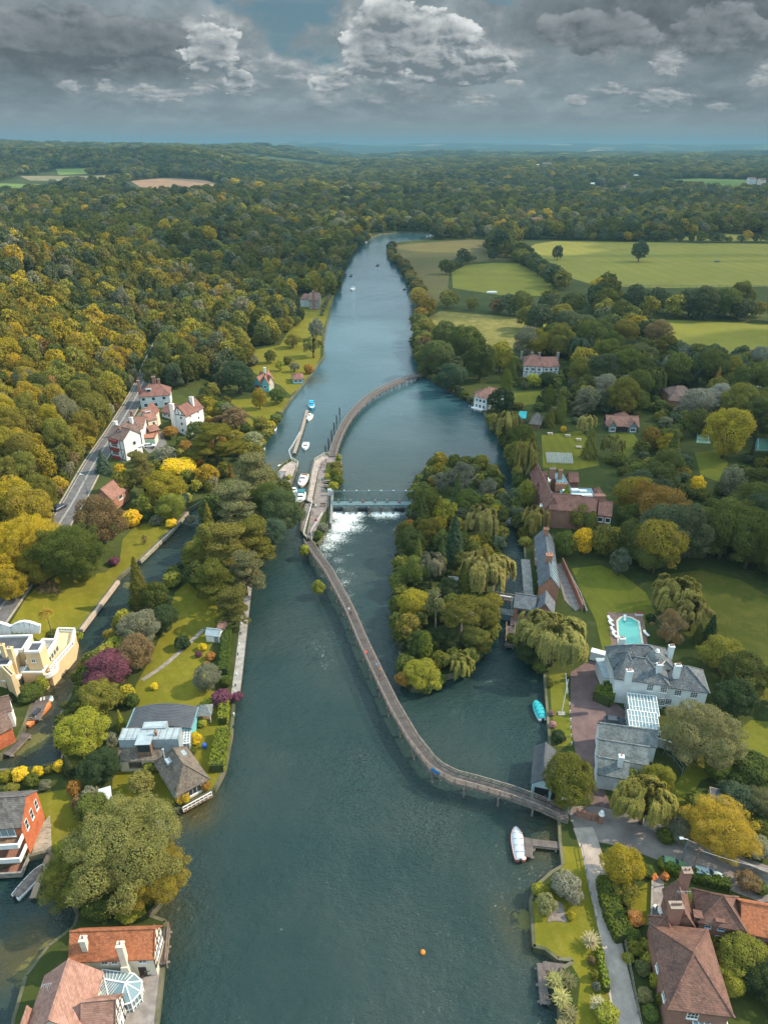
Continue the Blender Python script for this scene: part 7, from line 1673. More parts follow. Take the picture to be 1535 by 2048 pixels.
# sluice by the mill
def sluice():
    a = P(993,1219,1.8);b = P(1024,1226,1.8);r = empty('sluice_gate',(a[0],a[1],0),0,'pale steel sluice gate frame with footbridge beside the mill','sluice')
    m = MB();m.beam((a[0]-.5,a[1],1.7),(b[0]+.5,b[1],1.7),2.4,.2);m.build('walkway',M_CONC,r)
    m = MB();m.beam((a[0]-.5,a[1]-1.0,.6),(b[0]+.5,b[1]-1.0,.6),.2,1.8);m.build('gate',M_STEEL,r)
    for s_ in (-1.1,1.1):
        m = MB()
        for i in range(6): f = i/5;x = a[0]+(b[0]-a[0])*f;y = a[1]+(b[1]-a[1])*f+s_;m.box(x-.04,x+.04,y-.04,y+.04,1.8,2.9)
        for z in (2.35,2.9): m.beam((a[0],a[1]+s_,z),(b[0],b[1]+s_,z),.07,.07)
        m.build('railing',M_STEEL,r)
    m = MB();c = P(998,1208,2.);d = P(1022,1212,2.)
    for q in (c,d): m.box(q[0]-.1,q[0]+.1,q[1]-.1,q[1]+.1,1.0,4.6)
    m.beam((c[0],c[1],4.5),(d[0],d[1],4.5),.22,.22);m.build('lifting_frame',M_WHITE,r)
sluice()
boardwalk('footbridge','plain plank footbridge over the mill stream',path3([(985,1193,1.6),(1028,1200,1.6)],0),1.3,30,legs=False,rail=True)
boardwalk('footbridge','small leafy footbridge at the head of the mill stream',path3([(1003,1044,1.6),(1034,1046,1.6)],0),1.5,30,legs=False,rail=True,railmat=M_WHITE)
boardwalk('dock','square timber dock beside the enormous willow',path3([(1020,1252,1.4),(1019,1290,1.4)],0),1.9,3,rail=True,cat='dock',railmat=M_WOODB)
# fences, walls, hedges
def wall(name,label,pts,z,h,t,mat,cap=None,cat='wall'):
    m = MB();pts = [tuple(p) for p in pts]
    for a,b in zip(pts,pts[1:]): m.beam((a[0],a[1],z+h/2-.2),(b[0],b[1],z+h/2-.2),t,h+.4)
    o = m.build(name,mat,label=label,cat=cat)
    return o
wall('garden_wall','long brick garden wall above the mill garden',PP([(1123,1128),(1150,1190),(1163,1222)],1.1),1.1,1.9,.35,M_BRICK)
wall('garden_wall','pale low wall beside the long lawn',PP([(1133,1140),(1160,1190),(1172,1225)],1.1),1.1,.6,.3,M_STONE)
wall('garden_wall','curved brick wall at the end of the footbridge lane',PP([(1150,1630),(1180,1640),(1201,1640)],1.1),1.1,1.5,.4,M_BRICK)
wall('garden_wall','pale garden wall along the far side of the lane',PP([(1285,1650),(1320,1668),(1380,1696),(1460,1728),(1600,1785)],1.1),1.1,1.5,.35,M_STONE)
wall('garden_wall','stone backwater wall beside the long lawn',PP([(376,1026),(345,1063),(281,1124)],.9),.9,.5,.6,M_TERRACE);wall('garden_wall','pale coping wall along the lower backwater lawn',PP([(237,1164),(163,1262)],.9),.9,.5,.8,basic('pale_coping',(.42,.33,.26),.9,.2,1))
x,y = P(1201,1634,2.4);r = empty('gate_pier',(x,y,1.1),0,'brick gate pier with a white cap at the drive entrance','gate pier');m = MB();m.box(x-.35,x+.35,y-.35,y+.35,1.1,3.0);m.build('pier',M_BRICK,r);m = MB();m.lathe([(.5,3.0),(.5,3.12),(.2,3.3),(.34,3.5),(.30,3.75),(.05,3.9)],12,frame(x,y));m.build('cap',M_WHITE,r)
def hedge_box(name,label,pts,w,h,tint,g=1.1,dens=60,cat='hedge',rng=np.random.default_rng(4)):
    pts = resample(pts,.6);C = [];Nn = []
    for (ax,ay),(bx,by) in zip(pts,pts[1:]):
        d = Vector((bx-ax,by-ay));L = d.length
        if L < 1e-4: continue
        d.normalize();n = Vector((-d.y,d.x));k = int(dens*L*(w+2*h)/3)
        for i in range(k):
            u = rng.uniform(0,L);f = rng.uniform(0,w+2*h)
            if f < h: o,z,nn = -w/2,f,(-n.x,-n.y,.3)
            elif f < h+w: o,z,nn = f-h-w/2,h,(0,0,1)
            else: o,z,nn = w/2,f-h-w,(n.x,n.y,.3)
            j = rng.normal(0,.07,3);C.append((ax+d.x*u+n.x*o+j[0],ay+d.y*u+n.y*o+j[1],g+max(.05,z)+j[2]));Nn.append((nn[0]+rng.normal()*.35,nn[1]+rng.normal()*.35,nn[2]+rng.normal()*.35))
    C = np.array(C);o0 = C.mean(0);o0[2] = g;me = qmesh(name,quads(C-o0,Nn,.28,.28,rng),M_LEAF)
    mb = MB();
    o = bpy.data.objects.new(name,me);COL.objects.link(o);o.location = o0;o['tint'] = tint;tag(o,label,cat)
    for (ax,ay),(bx,by) in zip(pts,pts[1:]): mb.beam((ax,ay,g+h/2-.1),(bx,by,g+h/2-.1),w*.86,h*.9)
    mb.build('hedge_core',basic('hedge_core',tuple(c*.5 for c in GREEN),.95,.3,2),o)
    return o
hedge_box('hedge','long clipped green hedge along the island river wall',PP([(455,1262),(450,1330),(447,1350)],1.1),1.9,1.8,GREEN)
hedge_box('hedge','lower clipped hedge between the island lawn and the river',PP([(450,1412),(446,1450)],1.1),1.8,1.8,LIME);hedge_box('hedge','loose tall hedge at the river corner of the island',PP([(448,1468),(440,1510),(434,1545)],1.1),2.6,1.9,mixt(LIME,OLIVE,.4))
hedge_box('hedge','curved clipped hedge block beside the white mansion',PP([(1200,1408),(1212,1392),(1232,1388)],1.1),3.6,2.4,mixt(GREEN,LIME,.4));hedge_box('hedge','clipped hedge along the lane behind the parked cars',PP([(1328,1736),(1362,1756)],1.1),1.4,1.5,mixt(GREEN,LIME,.4));hedge_box('hedge','clipped hedge along the lane beside the pale car',PP([(1376,1755),(1455,1778)],1.1),1.6,1.5,GREEN)
hedge_box('hedge','thick leafy hedge following the bend of the pale lane',PP([(1208,1765),(1214,1800),(1222,1832),(1236,1865),(1246,1885)],1.1),2.6,1.9,mixt(GREEN,OLIVE,.4));hedge_box('hedge','narrow yellow green hedge between the lawn border and the lane',PP([(1196,1905),(1212,1985)],1.1),.8,1.2,LIME)
hedge_box('hedge','clipped hedge block on the upper backwater lawn',PP([(284,1046),(302,1030)],1.1),3.2,1.8,GREEN);hedge_box('hedge','rounded topiary hedge beside the villa lawn',PP([(38,1222),(62,1208)],1.1),3.,2.2,GREEN)
hedge_box('hedge','ivy covered hedge wall against the mill',PP([(1068,1150),(1073,1190)],1.1),.8,3.,GREEN);hedge_box('hedge','climbing hedge on the wall of the hipped roof house',PP([(1316,1945),(1336,2020)],1.1),.9,2.4,mixt(LIME,GREEN,.5))
rail_line('fence','metal railing between the riverside lawn and the pale lane',PP([(1161,1694),(1171,1745),(1180,1790),(1191,1840)],1.1),1.1,1.0,basic('grey_metal',(.22,.22,.23),.6,.2,1));rail_line('fence','garden fence on the house side of the pale lane',PP([(1247,1890),(1262,1965),(1280,2060)],1.1),1.1,1.2,M_WOODP)
rail_line('fence','thin metal rail on the paddock side of the outbuilding steps',PP([(1325,1510),(1345,1525),(1362,1550)],1.1),1.1,2.0,M_STEEL)
for i in range(13):
    f = i/12;px,py = (1130+7*f,1352+70*f) if i < 7 else (1137+5*(f-.5)*2,1394+95*(f-.5)*2)
    x,y = P(px,py,1.1);m = MB();m.box(x-.1,x+.1,y-.1,y+.1,1.1,1.75);m.add([(x-.1,y-.1,1.75),(x+.1,y-.1,1.75),(x+.1,y+.1,1.75),(x-.1,y+.1,1.75),(x,y,1.9)],[(0,1,4),(1,2,4),(2,3,4),(3,0,4)]);m.build('white_post',M_WHITE,label='short white post along the edge of the gravel drive',cat='post',group='white posts along the gravel drive')
x,y = P(1122,1428,1.1);r = empty('flagpole',(x,y,1.1),0,'white flagpole on the narrow riverside lawn','flagpole');m = MB();m.tube([(x,y,1.1),(x+.4,y+.4,9.5)],[.09,.05],8);m.build('pole',M_WHITE,r);m = MB();m.box(x-.7,x+.7,y-.5,y+.5,1.1,1.3);m.build('base',M_CONC,r)
# rail fence and vehicles in the big field
def gp(px,py): return G(px,py)
a,b = gp(1205,573),gp(1530,574);pts = resample([a,b],6);m = MB()
for i,(x,y) in enumerate(pts):
    z = H(x,y);m.box(x-.12,x+.12,y-.12,y+.12,z-.3,z+1.5)
    if i: [m.beam((*pts[i-1],H(*pts[i-1])+q),(x,y,z+q),.1,.18) for q in (.6,1.3)]
m.build('fence',M_WOODP,label='post and rail fence along the bottom of the striped field',cat='fence')
x,y = gp(1433,524);car('dark green utility vehicle standing in the striped field',x,y,H(x,y),80,(.05,.09,.09),6.,2.6,name='utility_vehicle')
x,y = gp(983,586);m = MB();m.box(-4,4,-1.2,1.2,0,.8,frame(x,y,H(x,y),.05));m.add([(-3.6,-1,.8),(3.6,-1,.8),(3.3,.8,1.3),(-3.3,.8,1.3)],[(0,1,2,3)],frame(x,y,H(x,y),.05));m.build('covered_stack',M_WRENDER,label='pale covered stack in the small green field',cat='stack')
# rows of white chairs
def chair_proto():
    x,y = P(1096,908,1.1);r = empty('garden_chair',(x,y,1.1),0,'white chair in the rows set out on the hotel lawn','chair','white chairs in rows on the hotel lawn');F = frame(x,y,1.1)
    m = MB();m.box(-.17,.17,-.2,.2,.42,.47,F);m.build('seat',M_WHITE,r)
    m = MB();m.box(-.17,.17,-.22,-.17,.47,.95,F);m.build('backrest',M_WHITE,r)
    m = MB();[m.box(sx*.18-.02,sx*.18+.02,sy*.18-.02,sy*.18+.02,0,.42,F) for sx in (-1,1) for sy in (-1,1)];m.build('leg_frame',M_WHITE,r)
    return r
ch = chair_proto();first = True
for blk,(ax,bx) in enumerate(((1091,1114),(1117,1141))):
    for row in range(7):
        for c_ in range(8):
            f = c_/7;px = ax+(bx-ax)*f+row*.45;py = 908.5+row*2.95+blk*1.2+f*.6
            o = ch if first else copy_tree(ch);first = False;x,y = P(px,py,1.1);o.location = (x,y,1.1)
# cars
x,y = P(122,1023,4.6);car('dark blue estate car driving on the main road',x,y,H(x,y)+.08,22,(.03,.045,.08),4.6,1.85,name='car');x,y = P(1412,1750,1.7);car('pale blue estate car parked on the lane behind the hedge',x,y,1.16,104,(.30,.38,.40),4.8,1.85);x,y = P(1345,1729,1.7);car('green topped small car parked on the lane by the chimney',x,y,1.16,106,(.10,.20,.09),4.0,1.75)
x,y = P(1230,1443,1.7);car('dark car half hidden beside the outbuilding',x,y,1.12,100,(.04,.05,.07),4.4,1.8);x,y = P(300,894,5.);car('silver car on the driveway below the garage',x,y,H(x,y)+.05,75,(.5,.52,.55),4.3,1.8);x,y = P(1353,871,1.5);car('white van parked near the tennis courts',x,y,1.1,30,(.6,.68,.72),5.4,2.2,name='parked_van');x,y = P(1173,1066,1.5);car('blue and white car under the hotel trees',x,y,1.1,20,(.35,.5,.65),4.4,1.8)
x,y = P(70,1096,4.5);car('white van on the road behind the dark green tree',x,y,H(x,y)+.05,22,(.6,.6,.62),5.,2.,name='parked_van')
# telegraph poles and street lamps
def pole(label,px,py,z,h,lamp=False,px2=None):
    x,y = P(px,py,z);r = empty('street_lamp' if lamp else 'telegraph_pole',(x,y,z),0,label,'street lamp' if lamp else 'telegraph pole')
    m = MB();m.tube([(x,y,z-.3),(x,y,z+h)],[.14,.09],8);m.build('pole',M_STEEL if lamp else M_WOODB,r)
    m = MB()
    if lamp: m.beam((x,y,z+h),(x-.9,y+.1,z+h+.15),.08,.08);m.box(x-1.3,x-.7,y-.1,y+.3,z+h+.08,z+h+.25)
    else: m.beam((x-.6,y,z+h-.4),(x+.6,y,z+h-.4),.1,.12)
    m.build('lamp_head' if lamp else 'cross_arm',M_WHITE if lamp else M_WOODB,r);return (x,y,z+h)
t1 = pole('wooden telegraph pole beside the hedge on the lane',1378,1762,1.1,7.5);t2 = pole('second telegraph pole at the photo edge of the lane',1560,1800,1.1,6.5)
m = MB();m.tube([(t1[0]+(t2[0]-t1[0])*i/12,t1[1]+(t2[1]-t1[1])*i/12,t1[2]-.4+(t2[2]-t1[2])*i/12-.5*math.sin(math.pi*i/12)) for i in range(13)],.035,5);m.build('overhead_cable',basic('cable_grey',(.35,.35,.36),.6,.1,1),label='telephone cable sagging between the two telegraph poles',cat='cable')
pole('street lamp at the end of the long footbridge',1131,1643,1.2,5.2,True)
pole('pole with a white head standing in the lane verge',1362,1722,1.1,5.0,True)
x,y = P(91,1038,4);pole('lamp post beside the main road barn',175,985,H(x,y),6.,True)
# road lines
def line(label,pts,w,off=.07):
    pts = resample(pts,2.);L_ = ribbon(pts,w);n = len(pts);m = MB()
    vs = [(x,y,H(x,y)+off) for x,y in L_[:n]]+[(x,y,H(x,y)+off) for x,y in L_[n:]]
    m.add(vs,[(i,i+1,2*n-2-i,2*n-1-i) for i in range(n-1)]);m.build('road_marking',basic('road_paint',(.55,.55,.52),.8,.2,.6),label=label,kind='structure')
def offs(pts,d):
    q = []
    for i,p in enumerate(pts):
        a = Vector(pts[max(i-1,0)]);b = Vector(pts[min(i+1,len(pts)-1)]);t_ = (b-a).normalized();q.append((p[0]-t_.y*d,p[1]+t_.x*d))
    return q
line('white centre line of the main road',offs(ROADW,-.22),.11);line('second white centre line of the main road',offs(ROADW,.12),.11);line('pale edge line of the main road',offs(ROADW,2.7),.12)
RW2 = offs(ROADW,3.6);RW3 = offs(ROADW,-3.6)
for lb,rw in (('pale stone kerb on the wooded side of the main road',RW2),('pale pavement kerb on the house side of the main road',RW3)):
    rr = resample(rw,3.);m = MB()
    for a,b in zip(rr,rr[1:]): m.beam((*a,H(*a)+.06),(*b,H(*b)+.06),.45,.24)
    m.build('kerb',basic('kerb_stone',(.34,.29,.24),.9,.2,1),label=lb,kind='structure')
# villa terrace bench etc
bench('white garden bench on the long bright lawn',103,1206,R(60),L=2.0);bench('white bench on the lawn below the big olive tree',1457,1511,R(20),L=1.8);bench('bench by the gate on the towpath',646,1012,0,mat=M_WOODB)

wk = MB();bx_ = P(755,533)
for e_ in ((688,588),(803,552)):
    a_ = Vector((*bx_,0));b_ = Vector((*P(*e_),0));d_ = (b_-a_).normalized();n_ = Vector((-d_.y,d_.x,0));w_ = []
    for i_ in range(25): f_ = i_/24;c_ = a_.lerp(b_,f_);w_.append([tuple(c_-n_*(.35+f_*.7)),(c_.x,c_.y,.16*(1-f_*.6)),tuple(c_+n_*(.35+f_*.7))])
    wk.loft(w_,closed=False,caps=False)
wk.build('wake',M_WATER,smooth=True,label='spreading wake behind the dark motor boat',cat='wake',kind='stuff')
# ------------------------------------------------------------------ houses
def solo():
    # orange boathouse
    h,w = simple_house('boathouse','cream boathouse with an orange tiled roof at the river corner',(140,1917),(306,1911),(318,1851),4.4,2.6,wall=M_CREAMP,roof=M_RORANGE,cat='boathouse',over=.3)
    for u in (-.10,.02,.36): h.window(w,'n',u,3.4,.8 if u < .3 else 1.1,.8,(2,1))
    h.door(w,'n',.33,0,1.0,1.9,M_TIMBERB)
    for u in (-.25,-.05): h.window(w,'n',u,.9,1.2,.5,(3,1))
    h.timber(w,'r',1.6,4.3,1.0,True,True)
    for u in (-.2,.2): h.window(w,'r',u,3.0,1.2,1.2)
    F = w['F'];h.chimney(F,-w['L']*.32,-w['W']*.30,4.2,7.3,.75,.75,M_CREAMP,1)
    c = MB();c.add([(-.9,-.55,-.5),(.9,-.55,-.5),(.9,.4,-.5),(-.9,.4,-.5),(-.45,-.5,3.4),(.45,-.5,3.4),(.45,.4,3.4),(-.45,.4,3.4)],[(0,3,2,1),(4,5,6,7),(0,1,5,4),(1,2,6,5),(2,3,7,6),(3,0,4,7)],F @ frame(w['L']*.16,-w['W']/2-.4));h.part(c,'chimney_breast',M_CREAMP)
    h.chimney(F,w['L']*.16,-w['W']/2-.3,3.4,7.6,.8,.75,M_CREAMP,1)
    boardwalk('deck_walk','raised timber deck along the river end of the orange boathouse',path3([(325,1856,1.7),(318,1930,1.7)],0),1.9,2.2,cat='deck',railmat=M_WOODB)
    st = MB();x,y = P(305,1936,1.6)
    for i in range(7): st.box(-.55,.55,-i*.28-.14,-i*.28+.14,1.5-i*.2,1.58-i*.2,frame(x,y,0,-R(70)))
    for s_ in (-.55,.55): st.beam((s_,.1,2.5),(s_,-1.9,1.1),.08,.08,F=frame(x,y,0,-R(70)));st.beam((s_,.1,1.5),(s_,-1.9,.2),.08,.2,F=frame(x,y,0,-R(70)))
    st.build('timber_steps',M_WOODB,label='timber steps from the raised deck to the wharf',cat='steps')
    # pink roofed house
    h,w = simple_house('riverside_house','house with broad pinkish brown tiled roofs beside the wharf',(52,2068),(168,2060),(184,1946),4.6,3.0,along='y',wall=M_CREAMP,roof=M_RPINK,cat='house')
    w2 = addwing(h,(165,2062),(228,2056),(247,1988),4.3,2.6,wall=M_WHITE,roof=M_RPINK);h.timber(w2,'r',.4,4.2,.9,True,True);h.window(w2,'r',0,3.3,1.2,1.1);h.window(w,'r',.38,3.2,1.2,1.2)
    w3 = addwing(h,(28,2090),(60,2086),(78,2030),3.6,1.8,along='y',wall=M_CREAMP,roof=M_RPINK)
    ax,ay = P(98,1985,7.6);m = MB();m.tube([(ax,ay,7),(ax,ay,9.2)],.03,5);m.beam((ax-.6,ay,9.1),(ax+.6,ay+.3,9.1),.03);[m.beam((ax+q,ay-.3,9.1),(ax+q,ay+.3,9.1),.02) for q in (-.5,-.25,0,.25,.5)];h.part(m,'aerial',M_LEAD)
    # conservatory
    x,y = P(243,1982,2.4);r = House('conservatory','white octagonal glass conservatory between the pinkish house and the wharf','conservatory',x,y,1.1,R(-8));F = r.root_m()
    oc = [(-3.2,-1.5),(-3.2,1.6),(1.0,1.7),(2.4,1.0),(2.8,-.2),(2.2,-1.5),(.9,-2.1),(-.6,-1.6)]
    g = MB();g.poly([(a*.97,b*.97) for a,b in oc],0,2.2,F);r.part(g,'glazing',M_GLASSB)
    g = MB();rd = ((-2.0,.1,3.3),(.9,0,3.4));n = len(oc);vs = [(a*1.05,b*1.05,2.25) for a,b in oc]+list(rd);pk = [0,0,1,1,1,1,1,0]
    fs = [(0,1,8),(1,2,9,8),(2,3,9),(3,4,9),(4,5,9),(5,6,9),(6,7,9),(7,0,8,9)];g.add(vs,fs,F);r.part(g,'glass_roof',M_GLASSB)
    b = MB()
    for i,(a_,b_) in enumerate(oc): q = (a_*1.05,b_*1.05,2.27);b.beam(q,rd[pk[i]],.13,.1,F=F);b.box(a_-.06,a_+.06,b_-.06,b_+.06,0,2.25,F);c_ = oc[(i+1) % n];b.beam(q,(c_[0]*1.05,c_[1]*1.05,2.27),.14,.14,F=F);b.beam((a_,b_,.7),(*c_,.7),.1,.1,F=F);[b.beam((a_+(c_[0]-a_)*k/3,b_+(c_[1]-b_)*k/3,0),(a_+(c_[0]-a_)*k/3,b_+(c_[1]-b_)*k/3,2.25),.06,F=F) for k in (1,2)]
    b.beam(*rd,.18,.14,F=F)
    for k in range(1,8): f = k/8;b.beam((-3.3+4.3*f,1.68+.05*f,2.3),(-2.0+2.9*f,.1-.1*f,3.32),.07,.07,F=F);b.beam((-3.3+2.7*f,-1.55-.1*f,2.3),(-2.0+2.6*f,.1-.1*f,3.32),.07,.07,F=F)
    r.part(b,'glazing_bars',M_WHITE)
    # red tile hung house
    h,w = simple_house('brick_house','red tile hung house with balconies over the creek',(-60,1657),(41,1651),(66,1581),6.6,2.6,wall=M_REDTILE,roof=M_STONET,cat='house',over=.25)
    for u in (-.28,.02,.3): h.window(w,'r',u,5.0-(u+.28)*.4,.8,1.9,(1,2))
    F = w['F'];LL,WW = w['L'],w['W']
    h.window(w,'n',.14,5.3,3.2,1.7,(3,1),glass=M_GLASSB);h.window(w,'n',.14,2.6,3.2,1.6,(3,1));h.window(w,'n',.14,.4,3.2,1.5,(3,1))
    for i,(z,d) in enumerate(((3.9,1.9),(1.6,2.6),(-.6,3.4))):
        m = MB();m.box(-LL*.2,LL*.5-.2,-WW/2-d,-WW/2,z-.2,z,F);b_ = h.part(m,'balcony',M_BRICK if i else M_WOODB)
        m = MB();m.box(-LL*.2,LL*.5-.1,-WW/2-d-.08,-WW/2-d+.08,z,z+.9,F);m.box(LL*.5-.2,LL*.5-.04,-WW/2-d,-WW/2,z,z+.9,F);m.box(-LL*.2,LL*.5,-WW/2-d-.14,-WW/2-d+.14,z+.9,z+1.0,F);h.part(m,'balcony_parapet',M_WHITE if i < 2 else M_STONE,b_)
    for i,(px,py) in enumerate([(96,1641),(98,1652),(98,1663),(96,1674),(95,1684)]):
        x,y = P(px,py,1.1);m = MB();m.box(x-.35,x+.35,y-.28,y+.28,1.05,1.16);m.build('stepping_stone',M_TERRACE,label='stepping stone set in the lawn beside the red house',cat='stepping stone',group='stepping stones beside the red house')
    # shingled island house
    h,w = simple_house('shingled_house','rambling house with brown shingle roofs and a dark curved roof on the island',(237,1519),(320,1516),(330,1479),3.0,2.7,kind='shed',wall=M_CREAMP,roof=M_SHINGLE,cat='house',over=.3)
    h.window(w,'n',-.12,1.6,2.2,1.2,(3,1),M_WOODB);h.window(w,'n',.3,1.7,.8,.8,(1,1))
    F = w['F'];h.dormer(F,1.0,-.6,4.2,2.4,1.9,2.6,M_LEAD,M_WOODB)
    z1 = addwing(h,(237,1480),(356,1478),(360,1455),5.9,.15,kind='flat',wall=M_LEAD,roof=M_LEAD);z2 = addwing(h,(284,1457),(331,1455),(332,1442),6.3,.15,kind='flat',wall=M_LEAD,roof=M_LEAD)
    m = MB();[m.box(-z1['L']/2+z1['L']*i/9-.04,-z1['L']/2+z1['L']*i/9+.04,-z1['W']/2,z1['W']/2,5.96,6.05,z1['F']) for i in range(10)];h.part(m,'standing_seams',M_CONC)
    h.chimney(z1['F'],1.2,-.5,5.9,7.0,.4,.4,M_CHB,1)
    # curved dark roof
    A,B,C = (256,1458),(381,1456),(391,1416);x,y,rz,L,W = rect(A,B,C,4.6);F2 = frame(x,y,1.1,rz);m = MB();m.box(-L/2,L/2,-W/2,W/2,-.5,3.4,F2);h.part(m,'wall',M_TEALP)
    rg = [];K = 20
    for i in range(K+1): u = -1+2*i/K;q = u*(L/2+.3);z = 3.5+1.5*(1-u*u)*.55;rg.append([(q,-W/2-.2,z-.2),(q,-W/2-.2,z),(q,W/2+.2,z+.05+.25*(1-u*u)),(q,W/2+.2,z-.1)])
    m = MB();m.loft(rg,F2);h.part(m,'curved_roof',M_FLAT);m = MB()
    for j in range(15):
        yy = -W/2+W*j/14
        for i in range(K): u0,u1 = -1+2*i/K,-1+2*(i+1)/K;m.beam((u0*(L/2+.25),yy,3.5+.825*(1-u0*u0)+(.05+.25*(1-u0*u0))*(j/14)+.03),(u1*(L/2+.25),yy,3.5+.825*(1-u1*u1)+(.05+.25*(1-u1*u1))*(j/14)+.03),.07,.07,F=F2)
    h.part(m,'roof_seams',basic('seam_grey',(.11,.12,.14),.5,.1,1));m = MB();m.beam((-L/2-.3,W/2+.25,3.5),(-L/2-.3,-W/2-.25,3.5),.25,.2,F=F2);m.beam((L/2+.3,W/2+.25,3.5),(L/2+.3,-W/2-.25,3.5),.25,.2,F=F2);h.part(m,'roof_edge',M_BLUEF)
    # pyramid wing, turned to the river
    x0,y0 = P(360,1526,5.6);d = Vector(P(392,1572,5.))-Vector(P(340,1495,5.));rz = math.atan2(d.y,d.x);F3 = frame(x0,y0,1.1,rz)
    w3 = h.wing(F3,8.4,5.4,2.9,3.3,'hip','x',.45,M_CREAMP,M_SHINGLE,hipin=2.);m = MB();m.box(-2.0,-.7,-1.9,1.7,4.4,5.0,F3);h.part(m,'zinc_dormer',M_LEAD)
    h.window(w3,'r',0,1.5,3.0,1.6,(4,1),M_WHITE);h.window(w3,'n',.25,1.5,1.6,1.3,(2,1),M_TEALP);h.window(w3,'f',-.1,1.5,1.2,1.2,(2,1))
    m = MB();m.tube([(-2.2,-1.8,3.5),(-2.2,-1.8,7.0)],.14,8,F3);m.ell((-2.2,-1.8,7.1),(.22,.22,.15),8,6,F3);h.part(m,'flue',M_LEAD)
    m = MB();m.box(4.1,6.0,-2.6,2.6,-.3,-.1,F3);dk = h.part(m,'river_deck',M_WOODB);m = MB();[m.box(5.9,6.0,q-.05,q+.05,-.1,.95,F3) for q in np.linspace(-2.6,2.6,8)];m.box(5.88,6.02,-2.6,2.6,.95,1.05,F3);m.box(5.9,6.0,-2.6,2.6,.3,.4,F3);h.part(m,'deck_railing',M_WHITE,dk)
    # verandah
    x,y,rz,L,W = rect((360,1486),(378,1484),(385,1450),4.0);Fv = frame(x,y,1.1,rz);glazing(h,Fv,L,W,2.6,.5,3,7,'verandah_bars',slope='n')
    # gazebo
    x,y = P(408,1422,3.);r = empty('gazebo',(x,y,1.1),0,'small open gazebo with a grey pyramid roof','gazebo');Fg = frame(x,y,1.1,.1);m = MB();m.add([(-1.6,-1.6,2.1),(1.6,-1.6,2.1),(1.6,1.6,2.1),(-1.6,1.6,2.1),(-.5,0,3.5),(.5,0,3.5)],[(0,1,5,4),(1,2,5),(2,3,4,5),(3,0,4),(0,3,2,1)],Fg);m.build('roof',M_SLATEG,r)
    for sx in (-1,1):
        for sy in (-1,1): m = MB();m.box(sx*1.3-.08,sx*1.3+.08,sy*1.3-.08,sy*1.3+.08,0,2.1,Fg);m.build('post',M_WHITE,r)
    m = MB();m.box(-1.1,1.1,-.8,.4,.35,.45,Fg);m.build('bench',M_WOODB,r)
    h,w = simple_house('garden_shed','white garden shed with a pale blue roof by the river hedge',(411,1268),(438,1271),(436,1259),2.1,.9,wall=M_WHITE,roof=M_LEAD,cat='shed',over=.2);h.door(w,'n',.25,0,.9,1.8,M_STONE)
    h,w = simple_house('garden_shed','brown shed roof under the island pines',(435,1254),(450,1256),(452,1245),2.1,.9,wall=M_WOODB,roof=M_RROSE,cat='shed',over=.2)
    h,w = simple_house('garden_shed','white shed half hidden by the huge golden tree',(202,1606),(222,1600),(221,1578),2.3,.5,kind='shed',along='x',wall=M_WHITE,roof=basic('pale_felt',(.45,.47,.5),.8,.1,1),cat='shed',over=.2)
    x,y = P(409,1492,1.5);m = MB();m.lathe([(.35,1.1),(.42,1.3),(.42,1.9),(.3,2.05)],12,frame(x,y));m.build('water_butt',basic('bright_blue',(.02,.09,.45),.4,.1,1),label='bright blue barrel on the island lawn',cat='barrel')
    rail_line('fence','white fence at the river edge below the shingled house',PP([(297,1638),(312,1632),(322,1620)],1.1),1.1,1.0,M_WHITE,.5,t=.05);rail_line('fence','white fence at the river edge beside the huge golden tree',PP([(255,1625),(270,1620)],1.1),1.1,1.0,M_WHITE,.5,t=.05)
    # red gabled house at the photo edge
    h,w = simple_house('cottage','red tile hung cottage with a brown roof above the backwater decks',(-60,1492),(22,1448),(30,1424),4.4,2.2,wall=M_REDTILE,roof=M_RTUDOR,cat='cottage');h.window(w,'r',-.1,3.2,.8,1.0);h.window(w,'r',.2,1.6,.9,1.1)
    w = addwing(h,(-30,1428),(20,1415),(26,1398),5.0,2.0,wall=M_WHITE,roof=M_RTUDOR);h.window(w,'r',0,3.6,1.1,1.2)
    # cream villa
    h,w = simple_house('villa','apricot art deco villa with white parapets on the backwater',(-60,1306),(46,1303),(53,1273),6.6,.05,kind='flat',wall=M_DECO,roof=M_FLAT,cat='villa');parapet(h,w)
    w2 = addwing(h,(50,1306),(79,1305),(83,1286),8.0,.05,kind='flat',wall=M_DECO,roof=M_FLAT);parapet(h,w2,hh=.4);h.window(w2,'n',-.05,6.0,.8,.8)
    w3 = addwing(h,(44,1346),(86,1346),(86,1331),3.4,.05,kind='flat',wall=M_DECO,roof=M_GLASSB);parapet(h,w3,hh=.25)
    w4 = addwing(h,(-40,1337),(18,1335),(24,1306),6.4,.05,kind='flat',wall=M_DECO,roof=M_FLAT);parapet(h,w4,hh=.5)
    w5 = addwing(h,(22,1352),(30,1348),(34,1318),7.0,.05,kind='flat',wall=M_DECO,roof=M_FLAT)
    # river arcade: slanting two storey range with a round balcony
    A = Vector(P(84,1331,5.2));B = Vector(P(116,1286,5.2));d = B-A;rz = math.atan2(d.y,d.x);c = (A+B)/2;Fa = frame(c.x+math.sin(rz)*-1.5,c.y+math.cos(rz)*1.5,1.1,rz)
    w6 = h.wing(Fa,d.length,3.2,4.6,.05,'flat','x',.3,M_DECO,M_CONC);parapet(h,w6,hh=.7)
    for u in (-.1,.05,.2,.35): h.window(w6,'n',u,2.8,1.3,2.4,(1,1))
    m = MB();rg = [(math.cos(a)*2.6,-math.sin(a)*2.6) for a in np.linspace(-.3,math.pi*.85,14)];Fb = Fa @ frame(-d.length*.38,-1.3,0)
